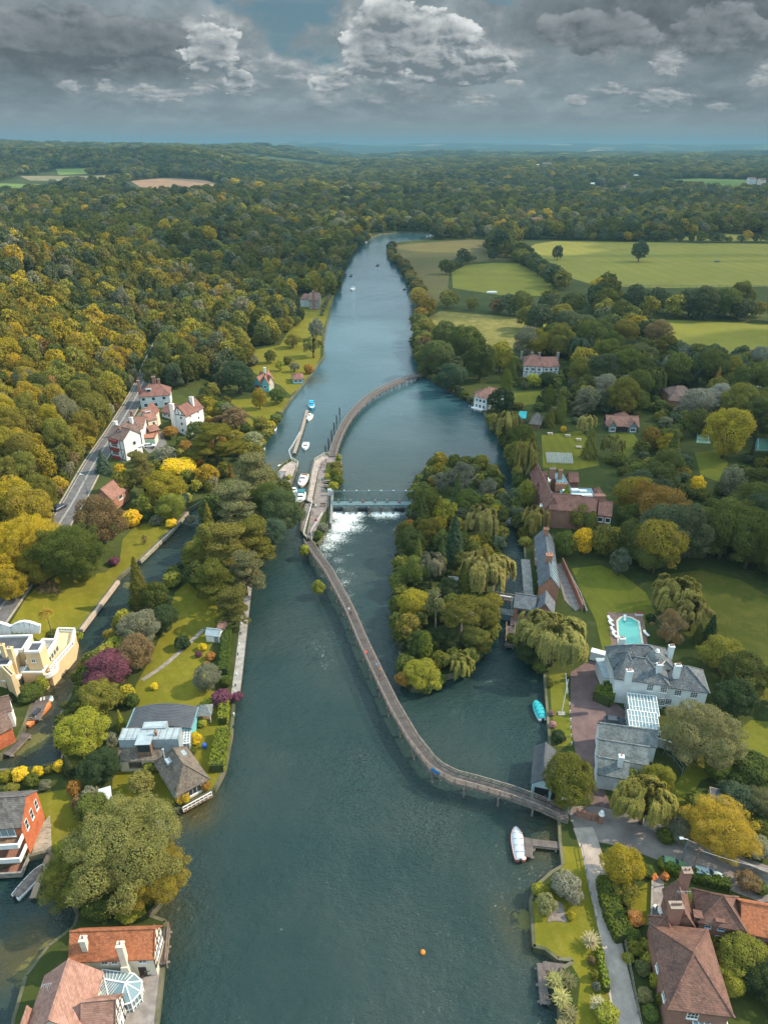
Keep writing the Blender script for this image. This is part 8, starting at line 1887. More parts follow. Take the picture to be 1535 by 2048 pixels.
    m.poly([(0,.5)]+rg,1.6,1.9,Fb);b_ = h.part(m,'round_balcony',M_DECO);m = MB();[m.beam((*p,2.3),(*q,2.3),.2,.9,F=Fb) for p,q in zip(rg,rg[1:])];[m.beam((*p,2.85),(*q,2.85),.3,.15,F=Fb) for p,q in zip(rg,rg[1:])];h.part(m,'balcony_wall',M_WHITE,b_)
    # roof terrace with white balustrade
    T_ = PP([(111,1286),(118,1262),(151,1263),(146,1290),(101,1342),(88,1340)],4.0);m = MB();m.poly(T_,-.5,3.9);h.part(m,'terrace',M_DECO);m = MB();n = len(T_)
    for i in range(4):
        a,b = T_[i],T_[i+1];pr = resample([a,b],.55)
        for q in pr: m.box(q[0]-.09,q[0]+.09,q[1]-.09,q[1]+.09,3.9,4.8)
        m.beam((*a,4.85),(*b,4.85),.34,.16);m.beam((*a,3.98),(*b,3.98),.34,.14)
    h.part(m,'balustrade',M_WHITE)
    # bay window below
    x,y = P(26,1362,2.5);Fb = frame(x,y,1.1,.35);m = MB();m.poly([(-2.2,1.6),(2.2,1.6),(2.2,-.4),(1.2,-1.6),(-1.2,-1.6),(-2.2,-.4)],-.5,2.9,Fb);b_ = h.part(m,'bay',M_DECO);m = MB();m.poly([(-2.4,1.8),(2.4,1.8),(2.4,-.5),(1.3,-1.8),(-1.3,-1.8),(-2.4,-.5)],2.9,3.2,Fb);h.part(m,'bay_roof',M_WHITE,b_);m = MB();m.box(-.9,.9,-1.66,-1.58,.9,2.4,Fb);m.beam((1.45,-1.36,1.6),(2.1,-.6,1.6),.12,1.5,F=Fb);h.part(m,'bay_window',M_GLASS,b_)
    h.chimney(frame(*P(10,1310,8.),1.1),0,0,6.,9.6,.8,.7,M_DECO,1);h.chimney(frame(*P(26,1318,8.),1.1),0,0,0,9.8,1.0,.8,M_DECO,1)
    m = MB();rg = [(q,z) for q,z in zip(np.linspace(-6,6,13),1.0+1.2*np.abs(np.sin(np.linspace(0,2*math.pi,13))))];x,y = P(25,1262,7.5)
    for (q,z),(q2,z2) in zip(rg,rg[1:]): m.beam((q,0,6.2+z*.5),(q2,0,6.2+z2*.5),.5,z+.8,F=frame(x,y,1.1,.05));m.beam((q,0,6.7+z),(q2,0,6.7+z2),.7,.18,F=frame(x,y,1.1,.05))
    h.part(m,'curved_parapet',M_WHITE)
solo()
def row():
    gz = lambda px,py,e: H(*P(px,py,e+4))
    g = gz(308,800,5)
    h,w = simple_house('detached_house','white house with a hipped red roof and tall brick chimneys by the road',(279,793),(339,789),(331,775),5.2,3.4,g=g,kind='hip',wall=M_WRENDER,roof=M_ROLD,cat='house',hipin=4)
    for u in (-.38,-.05,.3): h.window(w,'n',u,3.9,1.3,1.3);h.window(w,'n',u+.05,1.3,1.5,1.5)
    h.window(w,'r',0,3.9,1.2,1.3)
    h.chimney(w['F'],-w['L']/2-.2,0,0,10.4,1.1,.9);h.chimney(w['F'],0,1.2,6.5,11.2,1.4,.9,None,3);h.chimney(w['F'],1.9,.3,6.5,10.4,1.0,.8);h.dormer(w['F'],-2.2,-2.2,6.3,2.0,1.0,2.2,M_LEAD)
    g = gz(290,840,5)
    h,w = simple_house('detached_house','cream house with linked orange tiled roofs between the white and timbered houses',(277,838),(300,838),(305,818),5.6,2.8,g=g,along='y',wall=M_CREAMP,roof=M_ROLD,cat='house')
    w2 = addwing(h,(258,856),(285,856),(291,836),5.0,2.4,along='x',wall=M_WRENDER,roof=M_RROSE);w3 = addwing(h,(296,840),(313,836),(309,818),6.2,2.6,along='x',wall=M_CREAM,roof=M_RROSE)
    for u in (-.25,.2): h.window(w3,'r',u,4.4,.8,1.2);h.window(w3,'r',u,1.8,.8,1.4)
    h.window(w,'n',0,4.,1.2,1.6);h.window(w3,'n',.1,4.4,1.,1.4);h.chimney(w2['F'],-2.5,0,5.5,9.6,1.,.8);h.dormer(w3['F'],0,-1.2,7.2,1.8,.9,1.8,M_LEAD)
    w4 = addwing(h,(300,862),(318,858),(317,845),3.0,1.2,wall=M_BRICK,roof=M_RROSE)
    g = gz(355,850,5)
    h,w = simple_house('detached_house','tall white house with a broad white chimney and steep brown roofs',(344,828),(371,832),(379,810),8.0,3.2,g=g,along='y',wall=M_WHITE,roof=M_ROLD,cat='house')
    w2 = addwing(h,(323,822),(345,828),(350,810),5.6,2.4,along='x',wall=M_WHITE,roof=M_ROLD)
    for z in (2.,4.6,7.): h.window(w,'n',.15,z,1.0,1.2);h.window(w,'r',.2,z,.9,1.2);h.window(w,'r',-.25,z,.9,1.2)
    for u in (-.25,.15): h.window(w2,'n',u,2.0,1.1,1.3);h.window(w2,'n',u,4.4,.9,1.0)
    h.chimney(w['F'],-2.3,-w['W']/2-.4,-.5,12.4,1.7,.9,M_WHITE,2);h.chimney(w['F'],1.0,2.,9,13.0,1.5,.9,M_WHITE,3);h.timber(w,'n',8.0,8.1,1.2,False,True);h.timber(w2,'n',4.8,5.5,1.2,False)
    m = MB();m.box(-3.2,3.2,0,1.5,2.6,2.8,h.side(w,'r',0) @ Matrix.Rotation(math.pi,4,'Z'));h.part(m,'balcony',M_WHITE)
    g = gz(250,900,5)
    h,w = simple_house('timbered_house','half timbered black and white house with brown roofs beside the road',(216,872),(246,880),(262,862),7.6,2.8,g=g,along='x',wall=M_WHITE,roof=M_RTUDOR,cat='house')
    w2 = addwing(h,(229,872),(252,874),(256,850),7.4,3.2,along='y',wall=M_WHITE,roof=M_RTUDOR);w3 = addwing(h,(255,872),(281,866),(277,850),7.4,2.8,along='x',wall=M_WHITE,roof=M_RTUDOR)
    h.timber(w,'n',.2,7.4,1.3);h.timber(w,'l',.2,7.4,1.2,True,True);h.timber(w2,'n',.2,7.3,1.2,True,True);h.timber(w3,'r',.2,7.3,1.2,True,True);h.timber(w3,'n',.2,7.3,1.3)
    RB = basic('oxblood_panel',(.26,.04,.035),.7,.1,1)
    for z in (2.0,5.0): h.window(w,'n',-.15,z,3.0,1.6,(4,2));h.window(w2,'n',0,z,2.2,1.5,(3,2));h.window(w3,'r',0,z,1.6,1.4,(2,2));h.window(w3,'n',.25,z,1.5,1.5);h.window(w3,'n',-.25,z,1.3,1.4);h.window(w,'l',0,z,1.2,1.3);h.window(w,'r',.1,z,1.3,1.4)
    m = MB();m.box(-2.2,1.2,-.95,-.1,3.0,4.0,h.side(w,'n',-.02));m.box(-2.2,1.2,-.95,-.1,-.2,.9,h.side(w,'n',-.02));h.part(m,'bay_panel',RB);m = MB();m.box(-2.2,1.2,-.9,-.05,6.0,7.0,h.side(w,'n',-.02));h.part(m,'bay_head',RB)
    m = MB();m.box(-w3['L']/2,w3['L']/2,-1.3,0,3.1,3.3,h.side(w3,'n',0));h.part(m,'balcony',M_WHITE)
    h.chimney(w['F'],-w['L']/2-.3,.6,0,11.6,1.2,.9,M_WHITE,2);h.chimney(w2['F'],1.2,1,8.8,12.2,1.,.8,M_WHITE,2)
    g = gz(300,890,3)
    h,w = simple_house('garage','pale green flat roofed garage with red trim below the timbered house',(284,878),(309,877),(317,864),3.2,.05,g=g-.3,kind='flat',wall=basic('pale_green_render',(.45,.58,.42),.8,.1,.6),roof=M_BRICKO,cat='garage');parapet(h,w,basic('red_brown_trim',(.3,.09,.06),.8,.2,1),.35,.25);h.door(w,'r',.1,0,1.6,2.2,M_WHITE);h.door(w,'r',-.25,0,1.4,2.2,M_WHITE)
    g = gz(210,990,3)
    h,w = simple_house('barn','steep rose red tiled barn beside the main road',(188,994),(224,998),(238,972),3.0,3.0,g=g,along='y',wall=M_BRICKO,roof=M_RROSE,cat='barn',over=.4);h.window(w,'r',0,1.7,2.0,1.4,(3,1));h.door(w,'n',.2,0,1.0,2.1)
    # upstream
    h,w = simple_house('cottage','turquoise cottage with three pink tiled gables by the river',(507,766),(522,768),(523,753),3.6,3.0,along='y',wall=M_TEALP,roof=M_RROSE,cat='cottage',over=.3)
    w2 = addwing(h,(523,768),(537,768),(537,753),3.6,3.2,along='y',wall=M_TEALP,roof=M_RROSE,over=.3);w3 = addwing(h,(537,764),(547,762),(546,748),4.0,2.6,along='y',wall=M_CREAMP,roof=M_RROSE,over=.3)
    h.window(w,'n',0,2.2,1.1,1.2);h.window(w2,'n',0,2.2,1.1,1.2);h.chimney(w2['F'],-1.,1.5,5,9.2,.9,.8,M_WHITE,1)
    h,w = simple_house('summerhouse','low brown roofed summerhouse with a turquoise front by the river',(585,758),(606,757),(608,747),2.4,1.4,kind='hip',wall=M_TEALP,roof=M_ROLD,cat='summerhouse',hipin=2.);h.window(w,'n',-.2,1.3,1.6,1.2,(3,1));h.window(w,'n',.2,1.3,1.6,1.2,(3,1))
    h,w = simple_house('stone_house','grey stone house with a dark roof on the bright riverside lawn',(617,600),(637,600),(638,589),6.4,3.2,wall=M_STONE,roof=M_RTUDOR,cat='house');w2 = addwing(h,(600,598),(617,599),(617,590),5.2,2.4,wall=M_WRENDER,roof=M_ROLD);h.chimney(w['F'],0,-w['W']/2,0,12.5,1.6,1.2,M_CHB,2)
    for u in (-.3,.3): h.window(w,'n',u,4.4,1.2,1.3);h.window(w,'n',u,1.8,1.2,1.3)
row()
def right():
    # pink house by the upper bridge
    h,w = simple_house('riverside_house','brick and white house with hipped pink roofs near the upper footbridge',(948,791),(973,797),(985,776),5.4,2.8,kind='hip',wall=M_WRENDER,roof=M_RROSE,cat='house',hipin=3.);w2 = addwing(h,(970,795),(999,790),(994,776),4.6,2.4,kind='hip',wall=M_BRICK,roof=M_RROSE,hipin=2.5)
    for u in (-.3,0,.3): h.window(w,'n',u,3.8,1.2,1.3);h.window(w,'n',u,1.3,1.2,1.5)
    h.window(w2,'n',0,3.,1.2,1.2);m = MB();m.box(-w['L']*.5,w['L']*.4,-2.2,0,.4,.7,h.side(w,'n',0));h.part(m,'terrace',M_WHITE);m = MB();[m.box(q-.05,q+.05,-2.2,-2.1,.7,1.6,h.side(w,'n',0)) for q in np.linspace(-4,3,9)];h.part(m,'terrace_railing',M_WHITE)
    x,y = P(950,818,1);m = MB();m.tube([(x,y,0),(x,y,8)],[.12,.06],6);m.build('flagpole',M_WHITE,label='thin pale pole on the bank below the pink roofed house',cat='flagpole')
    h,w = simple_house('mansion','large half timbered mansion with pinkish roofs and white chimneys',(1046,731),(1086,733),(1084,715),6.0,3.4,wall=M_WRENDER,roof=M_ROLD,cat='mansion',kind='hip',hipin=3.5);w2 = addwing(h,(1086,733),(1118,732),(1115,718),5.6,3.0,wall=M_WRENDER,roof=M_ROLD);h.timber(w,'n',.2,5.8,1.5);h.timber(w2,'n',.2,5.4,1.5)
    for u in (-.3,0,.3): h.window(w,'n',u,4.4,1.4,1.3,(3,1));h.window(w2,'n',u,4.0,1.2,1.2)
    for q,f in ((-6,w),(-1,w),(2.5,w),(5,w2)): h.chimney(f['F'],q,.5,6.5,10.4,1.1,.9,M_STONE,2)
    h,w = simple_house('boathouse','thatched boathouse on the river bank above the hotel',(1060,846),(1078,848),(1079,832),2.6,3.0,wall=M_WOODB,roof=M_THATCH,cat='boathouse',over=.6,kind='hip',hipin=3);h,w = simple_house('garden_shed','teal roofed shed beside the thatched boathouse',(1037,835),(1050,836),(1050,823),2.4,.8,wall=M_WOODB,roof=TEALC,cat='shed')
    h,w = simple_house('bungalow','long red roofed bungalow with dark gables',(1214,849),(1276,851),(1272,838),2.8,2.6,wall=M_TIMBERB,roof=M_RROSE,cat='bungalow',over=.6);w2 = addwing(h,(1218,852),(1232,852),(1231,842),2.8,2.2,along='y',wall=M_STEEL,roof=M_RROSE);w3 = addwing(h,(1258,853),(1274,853),(1272,842),2.8,2.2,along='y',wall=M_STEEL,roof=M_RROSE);w4 = addwing(h,(1237,838),(1262,838),(1260,828),3.4,2.0,wall=M_TIMBERB,roof=M_ROLD,kind='hip',hipin=3)
    for w_ in (w2,w3): h.window(w_,'n',0,1.4,2.0,1.4,(3,1))
    h,w = simple_house('detached_house','house with a low brown hipped roof behind silver willows',(1342,792),(1392,792),(1388,776),4.8,2.8,kind='hip',wall=M_BRICKO,roof=M_RTUDOR,cat='house',hipin=4.);h.window(w,'n',-.3,3.,1.4,1.3);h.window(w,'n',-.1,3.,1.0,1.3);w2 = addwing(h,(1337,800),(1358,802),(1358,788),4.0,2.2,kind='hip',wall=M_BRICKO,roof=M_RTUDOR,hipin=3)
    # tennis courts
    for i,(q,lb) in enumerate(([(1372,886),(1420,888),(1418,868),(1374,867)],'green tennis court left of the golden chestnut'),) if False else enumerate([([(1390,886),(1420,888),(1418,869),(1392,868)],'green tennis court behind the golden chestnut tree'),([(1508,902),(1560,905),(1556,876),(1510,874)],'green tennis court at the photo edge')]):
        pl = PP(q,1.1);cx,cy = sum(p[0] for p in pl)/4,sum(p[1] for p in pl)/4;r = empty('tennis_court',(cx,cy,1.1),0,lb,'tennis court');m = MB();m.poly(pl,1.0,1.18);m.build('court_surface',basic('court_green',(.09,.20,.14),.8,.1,.5),r)
        v = [Vector(p) for p in pl];m = MB();lr = lambda a,b: v[0].lerp(v[1],a).lerp(v[3].lerp(v[2],a),b)
        for a,b in (((.12,.12),(.88,.12)),((.88,.12),(.88,.88)),((.88,.88),(.12,.88)),((.12,.88),(.12,.12)),((.12,.5),(.88,.5))): p,q_ = lr(*a),lr(*b);m.beam((*p,1.19),(*q_,1.19),.12,.02)
        m.build('court_line',M_WHITE,r);m = MB()
        for a,b in zip(v,v[1:]+v[:1]):
            for p in resample([a,b],3.): m.box(p[0]-.04,p[0]+.04,p[1]-.04,p[1]+.04,1.1,4.)
            for z in (2.5,4.): m.beam((*a,z),(*b,z),.05,.05)
        m.build('court_fence',TEALC,r)
    # hotel
    h,w = simple_house('hotel','rambling red roofed hotel with a blue grey flat roof and white bays',(1098,1016),(1160,1020),(1156,1000),6.4,3.2,wall=M_BRICK,roof=M_ROLD,cat='hotel')
    w2 = addwing(h,(1158,1020),(1190,1024),(1186,1004),6.4,3.0,wall=M_BRICK,roof=M_ROLD);w3 = addwing(h,(1196,1027),(1221,1030),(1217,1010),6.4,2.6,wall=M_BRICK,roof=M_ROLD)
    w4 = addwing(h,(1092,1014),(1116,1014),(1106,942),6.2,3.2,along='y',wall=M_BRICK,roof=M_ROLD);w5 = addwing(h,(1080,985),(1094,985),(1092,972),6.2,2.6,along='x',wall=M_BRICK,roof=M_ROLD);w6 = addwing(h,(1080,966),(1094,966),(1092,952),6.2,2.6,along='x',wall=M_BRICK,roof=M_ROLD)
    f1 = addwing(h,(1118,975),(1139,975),(1138,947),7.2,.05,kind='flat',wall=M_BRICK,roof=M_BLUEF);f2 = addwing(h,(1124,998),(1191,1000),(1187,978),7.6,.05,kind='flat',wall=M_BRICK,roof=M_BLUEF);parapet(h,f2,M_BLUEF,.2,.3);parapet(h,f1,M_BLUEF,.2,.3)
    w7 = addwing(h,(1190,1000),(1210,1000),(1204,980),6.0,2.6,along='y',wall=M_BRICK,roof=M_ROLD,kind='hip',hipin=3);w8 = addwing(h,(1139,962),(1156,962),(1153,950),4.5,2.0,wall=M_BRICK,roof=M_ROLD)
    for i,(px,py) in enumerate(((1131,980),(1165,981),(1149,979),(1152,994),(1180,996),(1163,989))): x,y = P(px,py,9.);m = MB();m.box(x-(1.1 if i < 5 else 3.0),x+(1.1 if i < 5 else 3.0),y-.7,y+.7,8.7,9.05);h.part(m,'rooflight',M_WHITE)
    for i,(px,py,rr_) in enumerate(((1085,968,1.),(1091,998,1.3),(1094,1022,1.1))):
        x,y = P(px,py,3.5);m = MB();m.lathe([(2.1*rr_,-1),(2.1*rr_,3.8)],8,frame(x,y,1.1));b = h.part(m,'bay',M_WHITE);m = MB();m.lathe([(2.4*rr_,3.8),(2.4*rr_,4.1),(.4,4.9 if i != 1 else 4.3)],8,frame(x,y,1.1));h.part(m,'bay_roof',M_WHITE if i != 1 else M_BLUEF,b);m = MB();m.lathe([(2.14*rr_,1.0),(2.14*rr_,3.2)],8,frame(x,y,1.1));h.part(m,'bay_glazing',M_GLASSB,b)
    for u in (-.3,.3): h.window(w3,'n',u,4.6,1.4,1.4,(2,2));h.window(w3,'n',u,1.6,1.4,1.4,(2,2))
    for u in (-.3,.1): h.window(w2,'n',u,4.6,1.2,1.4)
    h.chimney(frame(*P(1192,1026,5),1.1),0,0,0,9.8,3.2,1.6,M_BRICK,0);h.chimney(frame(*P(1103,952,9),1.1),0,0,7,10.5,1.6,1.,None,3);h.chimney(frame(*P(1119,954,9),1.1),0,0,7,10.4,1.2,1.,M_BRICKO,2);h.chimney(frame(*P(1119,983,8),1.1),0,0,7,9.6,3.0,1.,M_BRICKO,3)
    # mill
    h,w = simple_house('mill','long brick mill with a slate roof beside the mill stream',(1079,1171),(1117,1174),(1086,1074),5.0,2.8,along='y',wall=M_BRICKO,roof=M_SLATE,cat='mill',over=.3)
    for u in (-.35,-.15,.1,.3): h.window(w,'l',u,3.6,.9,1.1)
    h.chimney(w['F'],0,-4.5,6.5,9.4,1.5,1.2,M_BRICKO,2);h.chimney(w['F'],0,9,6.5,9.4,1.3,1.0,M_BRICKO,2)
    m = MB();F = w['F'] @ Matrix.Translation((w['L']/4*1.0,-w['W']*.25,5.0+2.8*.5+.03)) @ Matrix.Rotation(math.atan2(2.8,w['L']/2),4,'Y')
    for i in range(6): m.box(-1.1,1.1,-5+i*1.6-.4,-5+i*1.6+.4,-.02,.10,F)
    h.part(m,'skylight',M_BLUEF)
    h,w = simple_house('mill_cottage','slate roofed brick cottage across the end of the mill',(1028,1212),(1068,1218),(1092,1196),4.0,1.9,wall=M_BRICKO,roof=M_SLATE,cat='cottage',over=.3);w2 = addwing(h,(1070,1221),(1105,1226),(1118,1203),4.0,2.4,along='y',wall=M_BRICK,roof=M_SLATE)
    for u in (-.2,.15): h.window(w,'n',u,2.6,1.0,1.0,(2,2),M_TIMBERB)
    m = MB();x,y = P(1042,1236,1.4);m.box(-2.6,2.6,-3,3,-.3,.25,frame(x,y,1.1,-.15));m.build('mill_terrace',basic('old_brick_paving',(.19,.115,.10),.9,.3,2),label='brick paved terrace between the mill cottage and the willow',cat='terrace')
    wall('quay_wall','pale quay along the mill stream',PP([(1050,1120),(1054,1160),(1056,1190)],1.1),.2,1.1,2.4,M_CONC)
    # white mansion
    h,w = simple_house('mansion','white rendered mansion with streaked slate roofs and a glass dome',(1231,1354),(1335,1368),(1330,1325),6.4,3.0,kind='hip',wall=M_WRENDER,roof=M_SLATEW,cat='mansion',hipin=4.)
    w2 = addwing(h,(1226,1332),(1346,1336),(1338,1298),6.8,3.2,kind='hip',wall=M_WRENDER,roof=M_SLATEW,hipin=4.5);w3 = addwing(h,(1330,1371),(1415,1382),(1398,1340),5.4,3.0,kind='hip',wall=M_WRENDER,roof=M_SLATEW,hipin=4.)
    w4 = addwing(h,(1238,1352),(1276,1354),(1268,1310),6.6,3.3,along='y',kind='hip',wall=M_WRENDER,roof=M_SLATEW,hipin=4.)
    LL = w['L']
    for u,z in ((.18,5.0),(.44,5.0),(.15,1.8),(.36,1.8),(.46,1.8)): h.window(w,'n',u,z,1.2,1.6,(3,4))
    for u,z in ((-.18,4.0),(.2,4.0)): h.window(w3,'n',u,z,1.3,1.3,(3,3))
    h.window(w3,'n',-.35,1.5,1.2,1.5,(3,4));h.window(w,'l',0,4.8,1.0,1.5);h.window(w,'l',0,1.8,1.0,1.5)
    x,y = P(1311,1314,10.);m = MB();m.lathe([(1.8,8.2),(1.8,9.4)],12,frame(x,y,.4));dm = h.part(m,'dome_drum',M_WHITE);m = MB();m.lathe([(1.75*math.cos(a),9.4+1.5*math.sin(a)) for a in np.linspace(0,1.45,8)],12,frame(x,y,.4));h.part(m,'glass_dome',M_SLATEG,dm);m = MB();m.lathe([(.4,10.8),(.45,11.0),(.3,11.1),(.35,11.4),(.1,11.6)],8,frame(x,y,.4));h.part(m,'finial',M_WHITE,dm);m = MB();m.lathe([(1.83,8.5),(1.83,9.1)],12,frame(x,y,.4));h.part(m,'drum_window',M_GLASS,dm)
    for px,py,q in ((1243,1278,1.2),(1342,1294,1.1),(1258,1343,1.3),(1318,1330,1.1),(1355,1332,1.2)): h.chimney(frame(*P(px,py,10.5),1.1),0,0,6.5,9.7,q*.9,.8,M_WRENDER,3)
    m = MB();x,y = P(1222,1345,3);m.box(-2.5,1.,-3,3,0,3.0,frame(x,y,1.1));h.part(m,'porch',M_WRENDER);m = MB();m.box(-2.7,1.2,-3.2,3.2,3.0,3.15,frame(x,y,1.1));h.part(m,'porch_roof',M_LEAD)
    m = MB();m.beam((*P(1180,1308,2),2.),(*P(1218,1318,2),2.),1.6,2.4);h.part(m,'garden_wall',M_WRENDER)
    # glasshouse
    x,y,rz,L,W = rect((1259,1425),(1318,1432),(1315,1398),4.0);r = House('glasshouse','white framed glasshouse joined to the mansion','glasshouse',x,y,1.1,rz);glazing(r,r.root_m(),L,W,2.8,.7,9,3,slope='n');x,y,rz,L,W = rect((1259,1462),(1320,1470),(1318,1432),3.6);glazing(r,frame(x,y,1.1,rz),L,W,2.4,.6,9,4,slope='n')
    # outbuilding
    h,w = simple_house('outbuilding','white outbuilding with three ridged grey slate roofs beside the drive',(1198,1476),(1312,1492),(1311,1462),4.0,1.9,wall=M_WRENDER,roof=M_SLATEG,cat='outbuilding',over=.2);w2 = addwing(h,(1196,1512),(1296,1528),(1312,1494),3.9,1.9,wall=M_WRENDER,roof=M_SLATEG,over=.2);w3 = addwing(h,(1195,1546),(1255,1556),(1272,1524),3.6,1.8,wall=M_WRENDER,roof=M_SLATEG,over=.2)
    h.chimney(w3['F'],1.0,-.6,4.0,7.0,.8,.7,M_WRENDER,1);h.window(w2,'r',0,2.4,1.8,1.2,(4,1));h.window(w3,'r',0,2.2,1.2,1.2);h.door(w3,'n',.2,0,1.2,2.0,M_WHITE)
    m = MB();x,y = P(1322,1492,1.5);m.beam((x-2,y+1,1.9),(x+2.2,y-1,1.9),.4,2.4);m.build('curved_wall',M_WRENDER,label='low white wall between the outbuilding and the big tree',cat='wall')
    # pool
    pl = [(1236,1290),(1233,1243),(1240,1236),(1248,1233),(1262,1236),(1272,1242),(1276,1243),(1284,1290)];W_ = PP(pl,1.1);cx = sum(p[0] for p in W_)/8;cy = sum(p[1] for p in W_)/8
    r = empty('swimming_pool',(cx,cy,1.1),0,'turquoise swimming pool with a rounded head and white coping','swimming pool');m = MB();m.poly(W_,.8,1.18);m.build('pool_water',glassmat('pool_water',(.07,.42,.36),.05),r);m = MB();n = len(W_)
    for i in range(n): a,b = W_[i],W_[(i+1) % n];m.beam((*a,1.2),(*b,1.2),.45,.16)
    m.build('coping',M_CREAMP,r);m = MB();a,b = P(1249,1231,1.5),P(1248,1242,1.5);m.beam((*a,1.6),(*b,1.65),.5,.08);m.box(a[0]-.3,a[0]+.3,a[1]-.3,a[1]+.3,1.1,1.6);m.build('diving_board',M_WHITE,r)
    for i,(px,py,lb) in enumerate([(1219,1240,'white sun lounger at the far corner of the pool terrace'),(1221,1249,'second white sun lounger along the pool'),(1225,1262,'third white sun lounger along the pool'),(1228,1272,'white sun lounger closest to the mansion roof'),(1291,1269,'single white sun lounger on the tree side of the pool')]):
        x,y = P(px,py,1.2);r = empty('sun_lounger',(x,y,1.12),R(110),lb,'sun lounger');F = frame(x,y,1.12,R(110));m = MB();m.box(-.9,.35,-.32,.32,.3,.4,F);m.build('mattress',M_WHITE,r);m = MB();m.add([(.35,-.32,.3),(.95,-.32,.7),(.95,.32,.7),(.35,.32,.3),(.35,-.32,.4),(.92,-.32,.8),(.92,.32,.8),(.35,.32,.4)],[(0,3,2,1),(4,5,6,7),(0,1,5,4),(1,2,6,5),(2,3,7,6),(3,0,4,7)],F);m.build('backrest',M_WHITE,r);m = MB();[m.box(a-.03,a+.03,b-.03,b+.03,0,.3,F) for a in (-.8,.3) for b in (-.28,.28)];m.build('leg_frame',M_LEAD,r)
    x,y = P(1277,1230,1.2);r = empty('planter',(x,y,1.12),0,'white trough of red flowers at the pool corner','planter');m = MB();m.box(x-.9,x+.9,y-.35,y+.35,1.1,1.6);m.build('trough',M_WHITE,r);m = MB();[m.ell((x+q,y+.1*math.sin(q*9),1.75),(.25,.25,.2),8,5) for q in (-.7,-.35,0,.35,.7)];m.build('flowers',basic('red_flowers',(.4,.02,.06),.8,.4,8),r)
    # dark boathouse
    h,w = simple_house('boathouse','long dark roofed boathouse with a pale blue gable over the river',(1064,1564),(1104,1572),(1108,1500),2.6,1.3,along='y',wall=basic('pale_blue_boards',(.38,.50,.52),.7,.15,1),roof=M_FLAT,cat='boathouse',over=.3);h.door(w,'n',0,-1,2.4,2.6,M_DARK)
    # brick houses
    h,w = simple_house('brick_house','big red brown hipped roof house beside the pale lane',(1341,2012),(1460,2026),(1413,1862),5.0,3.0,along='y',kind='hip',wall=M_BRICK,roof=M_RBROWN,cat='house',over=.4,hipin=5.)
    wv = MB();FF = w['F'];LL,WW = w['L'],w['W']
    h.window(w,'n',-.1,3.6,1.3,1.2,(3,2));h.window(w,'l',.3,3.4,1.0,1.2);h.window(w,'l',-.05,3.4,1.0,1.2)
    h.chimney(FF,-WW/2+2.6,0,5,9.4,1.8,1.1,M_CHB,4) if False else None
    
    w2 = addwing(h,(1344,1842),(1386,1848),(1376,1783),4.6,2.0,along='y',wall=M_BRICK,roof=M_RBROWN);w3 = addwing(h,(1308,1862),(1345,1866),(1340,1838),4.4,1.8,along='x',wall=M_BRICK,roof=M_RBROWN,kind='hip',hipin=2)
    h.chimney(frame(*P(1346,1829,7.4),1.1),0,0,4.4,8.4,1.7,1.0,None,5);h.chimney(frame(*P(1366,1765,7.8),1.1),0,0,0,9.4,1.2,.9,None,2)
    m = MB();a = P(1350,1794,7.2);m.tube([(a[0],a[1],6),(a[0],a[1],8.4)],.025,5);m.beam((a[0]-.1,a[1],8.3),(a[0]+2.0,a[1]+.1,8.3),.03);[m.beam((a[0]+q,a[1]-.3,8.3),(a[0]+q,a[1]+.3,8.3),.02) for q in (.2,.6,1.0,1.4,1.8)];h.part(m,'aerial',M_LEAD)
    m = MB();a,b = P(1333,1806,3),P(1338,1838,3);m.beam((*a,2.6),(*b,2.6),.9,.1);h.part(m,'porch_roof',M_BLUEF)
    x,y,rz,L,W = rect((1385,2050),(1455,2058),(1450,2030),3.2);glazing(h,frame(x,y,1.1,rz),L,W,2.1,.5,6,2,slope='n')
    h,w = simple_house('brick_house','brick house with a long red brown roof and blue framed windows',(1400,1840),(1488,1857),(1496,1800),4.8,2.8,wall=M_BRICK,roof=M_RBROWN,cat='house',over=.35,kind='hip',hipin=4.)
    w2 = addwing(h,(1484,1858),(1600,1880),(1606,1820),4.4,2.6,wall=M_BRICK,roof=M_RORANGE);w3 = addwing(h,(1488,1876),(1560,1886),(1562,1862),3.0,.05,kind='flat',wall=M_BRICK,roof=M_FLAT)
    BL = basic('pale_blue_frame',(.35,.5,.58),.5,.1,1)
    for u,z in ((-.30,4.2),(.0,4.2),(-.30,1.6),(.0,1.6)): h.window(w,'n',u,z,.8,1.3,(2,3),BL)
    h.window(w,'n',.32,1.2,1.8,2.2,(4,3),basic('green_frame',(.22,.27,.2),.6,.1,1))
    for q in (-3.2,-.4): h.dormer(w['F'],q,-w['W']/2+.5,4.6,.9,.7,1.0,M_RBROWN,M_BRICK)
    wall('garden_wall','low wall at the gate of the brick house garden',PP([(1303,1870),(1300,1850),(1303,1760)],1.1),1.1,.5,.3,M_STONE)
    for i,(px,py,lb) in enumerate([(1323,1824,'white garden table on the pale patio'),(1325,1838,'second white garden table lower on the pale patio')]):
        x,y = P(px,py,1.7);r = empty('garden_table',(x,y,1.12),0,lb,'table');m = MB();m.lathe([(.62,.70),(.65,.72),(.65,.75)],16,frame(x,y,1.12));m.build('table_top',M_WHITE,r);m = MB();m.tube([(x,y,1.12),(x,y,1.84)],.05,8);m.build('leg',M_WHITE,r)
        for k in range(3): a = k*2.1+i;bench('white chair around the patio tables',0,0,a+math.pi/2,mat=M_WHITE,L=.55,group='white patio chairs',name='patio_chair',xy=(x+math.cos(a)*1.15,y+math.sin(a)*1.15))
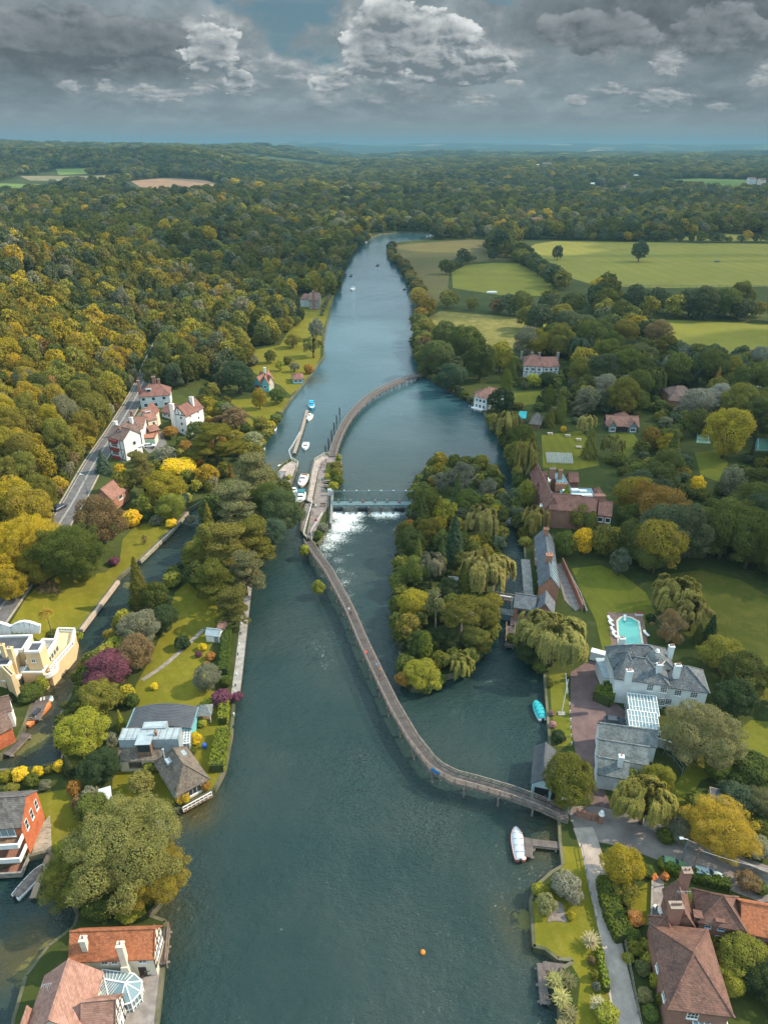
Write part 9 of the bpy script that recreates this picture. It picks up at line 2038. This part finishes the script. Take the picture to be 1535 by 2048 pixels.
    x,y,rz,L,W = rect((1420,1600),(1470,1612),(1466,1585),3.2);h = House('garden_shed','grey flat roofed shed behind the amber chestnut','shed',x,y,1.1,rz);h.wing(h.root_m(),L,W,2.2,.05,'flat',wall=M_WOODP,roof=M_FLAT);x,y = P(1392,1598,1.6);bench('dark red garden bench beside the grey shed',0,0,-.5,mat=basic('dark_red',(.22,.03,.035),.6,.1,1),L=3.2,xy=(x,y))
    bp = PP([(1093,1845),(1110,1800),(1124,1808),(1133,1845),(1105,1842)],1.1);m = MB();m.poly(bp,1.05,1.18);m.build('gravel_bed',basic('bed_gravel',(.20,.165,.15),.95,.35,2),label='gravel planting bed on the riverside lawn',kind='structure')
    h,w = simple_house('summerhouse','tiny summerhouse with a pale roof hidden on the weir island',(897,1170),(913,1171),(911,1158),2.6,.5,kind='shed',wall=M_WOODB,roof=M_CONC,cat='summerhouse');x,y = P(905,1192,1.4);m = MB();m.lathe([(2.1,1.1),(2.1,1.4),(.3,1.7)],16,frame(x,y));m.build('round_pool_cover',TEALC,label='round green pool cover on the weir island',cat='pool cover')
    # little weed-hung garden things on the river terraces
right()
# far buildings, each its own plain house
FAR = [('large white farm building on the far plain',1448,332,70,14,6,M_WHITE,M_WHITE),('white glasshouse roof on the far plain',1318,329,40,10,5,M_WHITE,M_LEAD),('white house among the far right woods',1268,362,16,10,7,M_WHITE,M_LEAD),('far grey mansion with white walls',1092,338,34,18,10,M_STONE,M_RTUDOR),('far white barn beside the mansion',1075,337,14,8,5,M_WHITE,M_WHITE),('white house left of the far green field',1373,352,20,10,6,M_WHITE,M_RROSE),('cluster house by the far field',1350,348,24,14,6,M_WRENDER,M_ROLD),
       ('pink roofed far house at the field edge',1500,368,22,12,6,M_WRENDER,M_RROSE),('second pink roofed far house',1520,370,20,12,6,M_CREAMP,M_ROLD),('farm roof among the trees beyond the striped field',1240,385,22,12,6,M_WHITE,M_RROSE),('small white far cottage',1183,378,10,8,6,M_WHITE,M_WHITE),('white house above the river bend',610,372,14,9,7,M_WHITE,M_RTUDOR),('white gabled house in the far wood',648,352,16,10,8,M_WHITE,M_LEAD),('long pale roof in the far left wood',632,323,60,16,6,M_WHITE,M_CONC),('pale farm roof on the far slope',440,320,24,14,6,M_CREAMP,M_CONC),
       ('tiny white house on the skyline hill',94,316,12,10,6,M_WHITE,M_RTUDOR),('pinkish house on the far plain',905,325,26,14,7,M_WHITE,M_CONC),('pale farmhouse by the river bend field',1065,462,18,10,6,M_CREAMP,M_ROLD),('white farm shed by the far hedge',1130,384,20,10,5,M_WHITE,M_CONC),('dark barn at the right edge of the plain',1528,400,20,14,6,M_TIMBERB,M_SLATE)]
for lb,px,py,L,W,e,wl,rf in FAR:
    x,y = G(px,py);g = H(x,y);h = House('farmhouse' if L < 40 else 'farm_building',lb,'building',x,y,g+8,R(RNG.uniform(-25,25)));w = h.wing(h.root_m(),L,W,e,W*.3,'gable','x',.5,wl,rf,zb=-12)
    h.window(w,'n',0,e*.55,2,1.6)
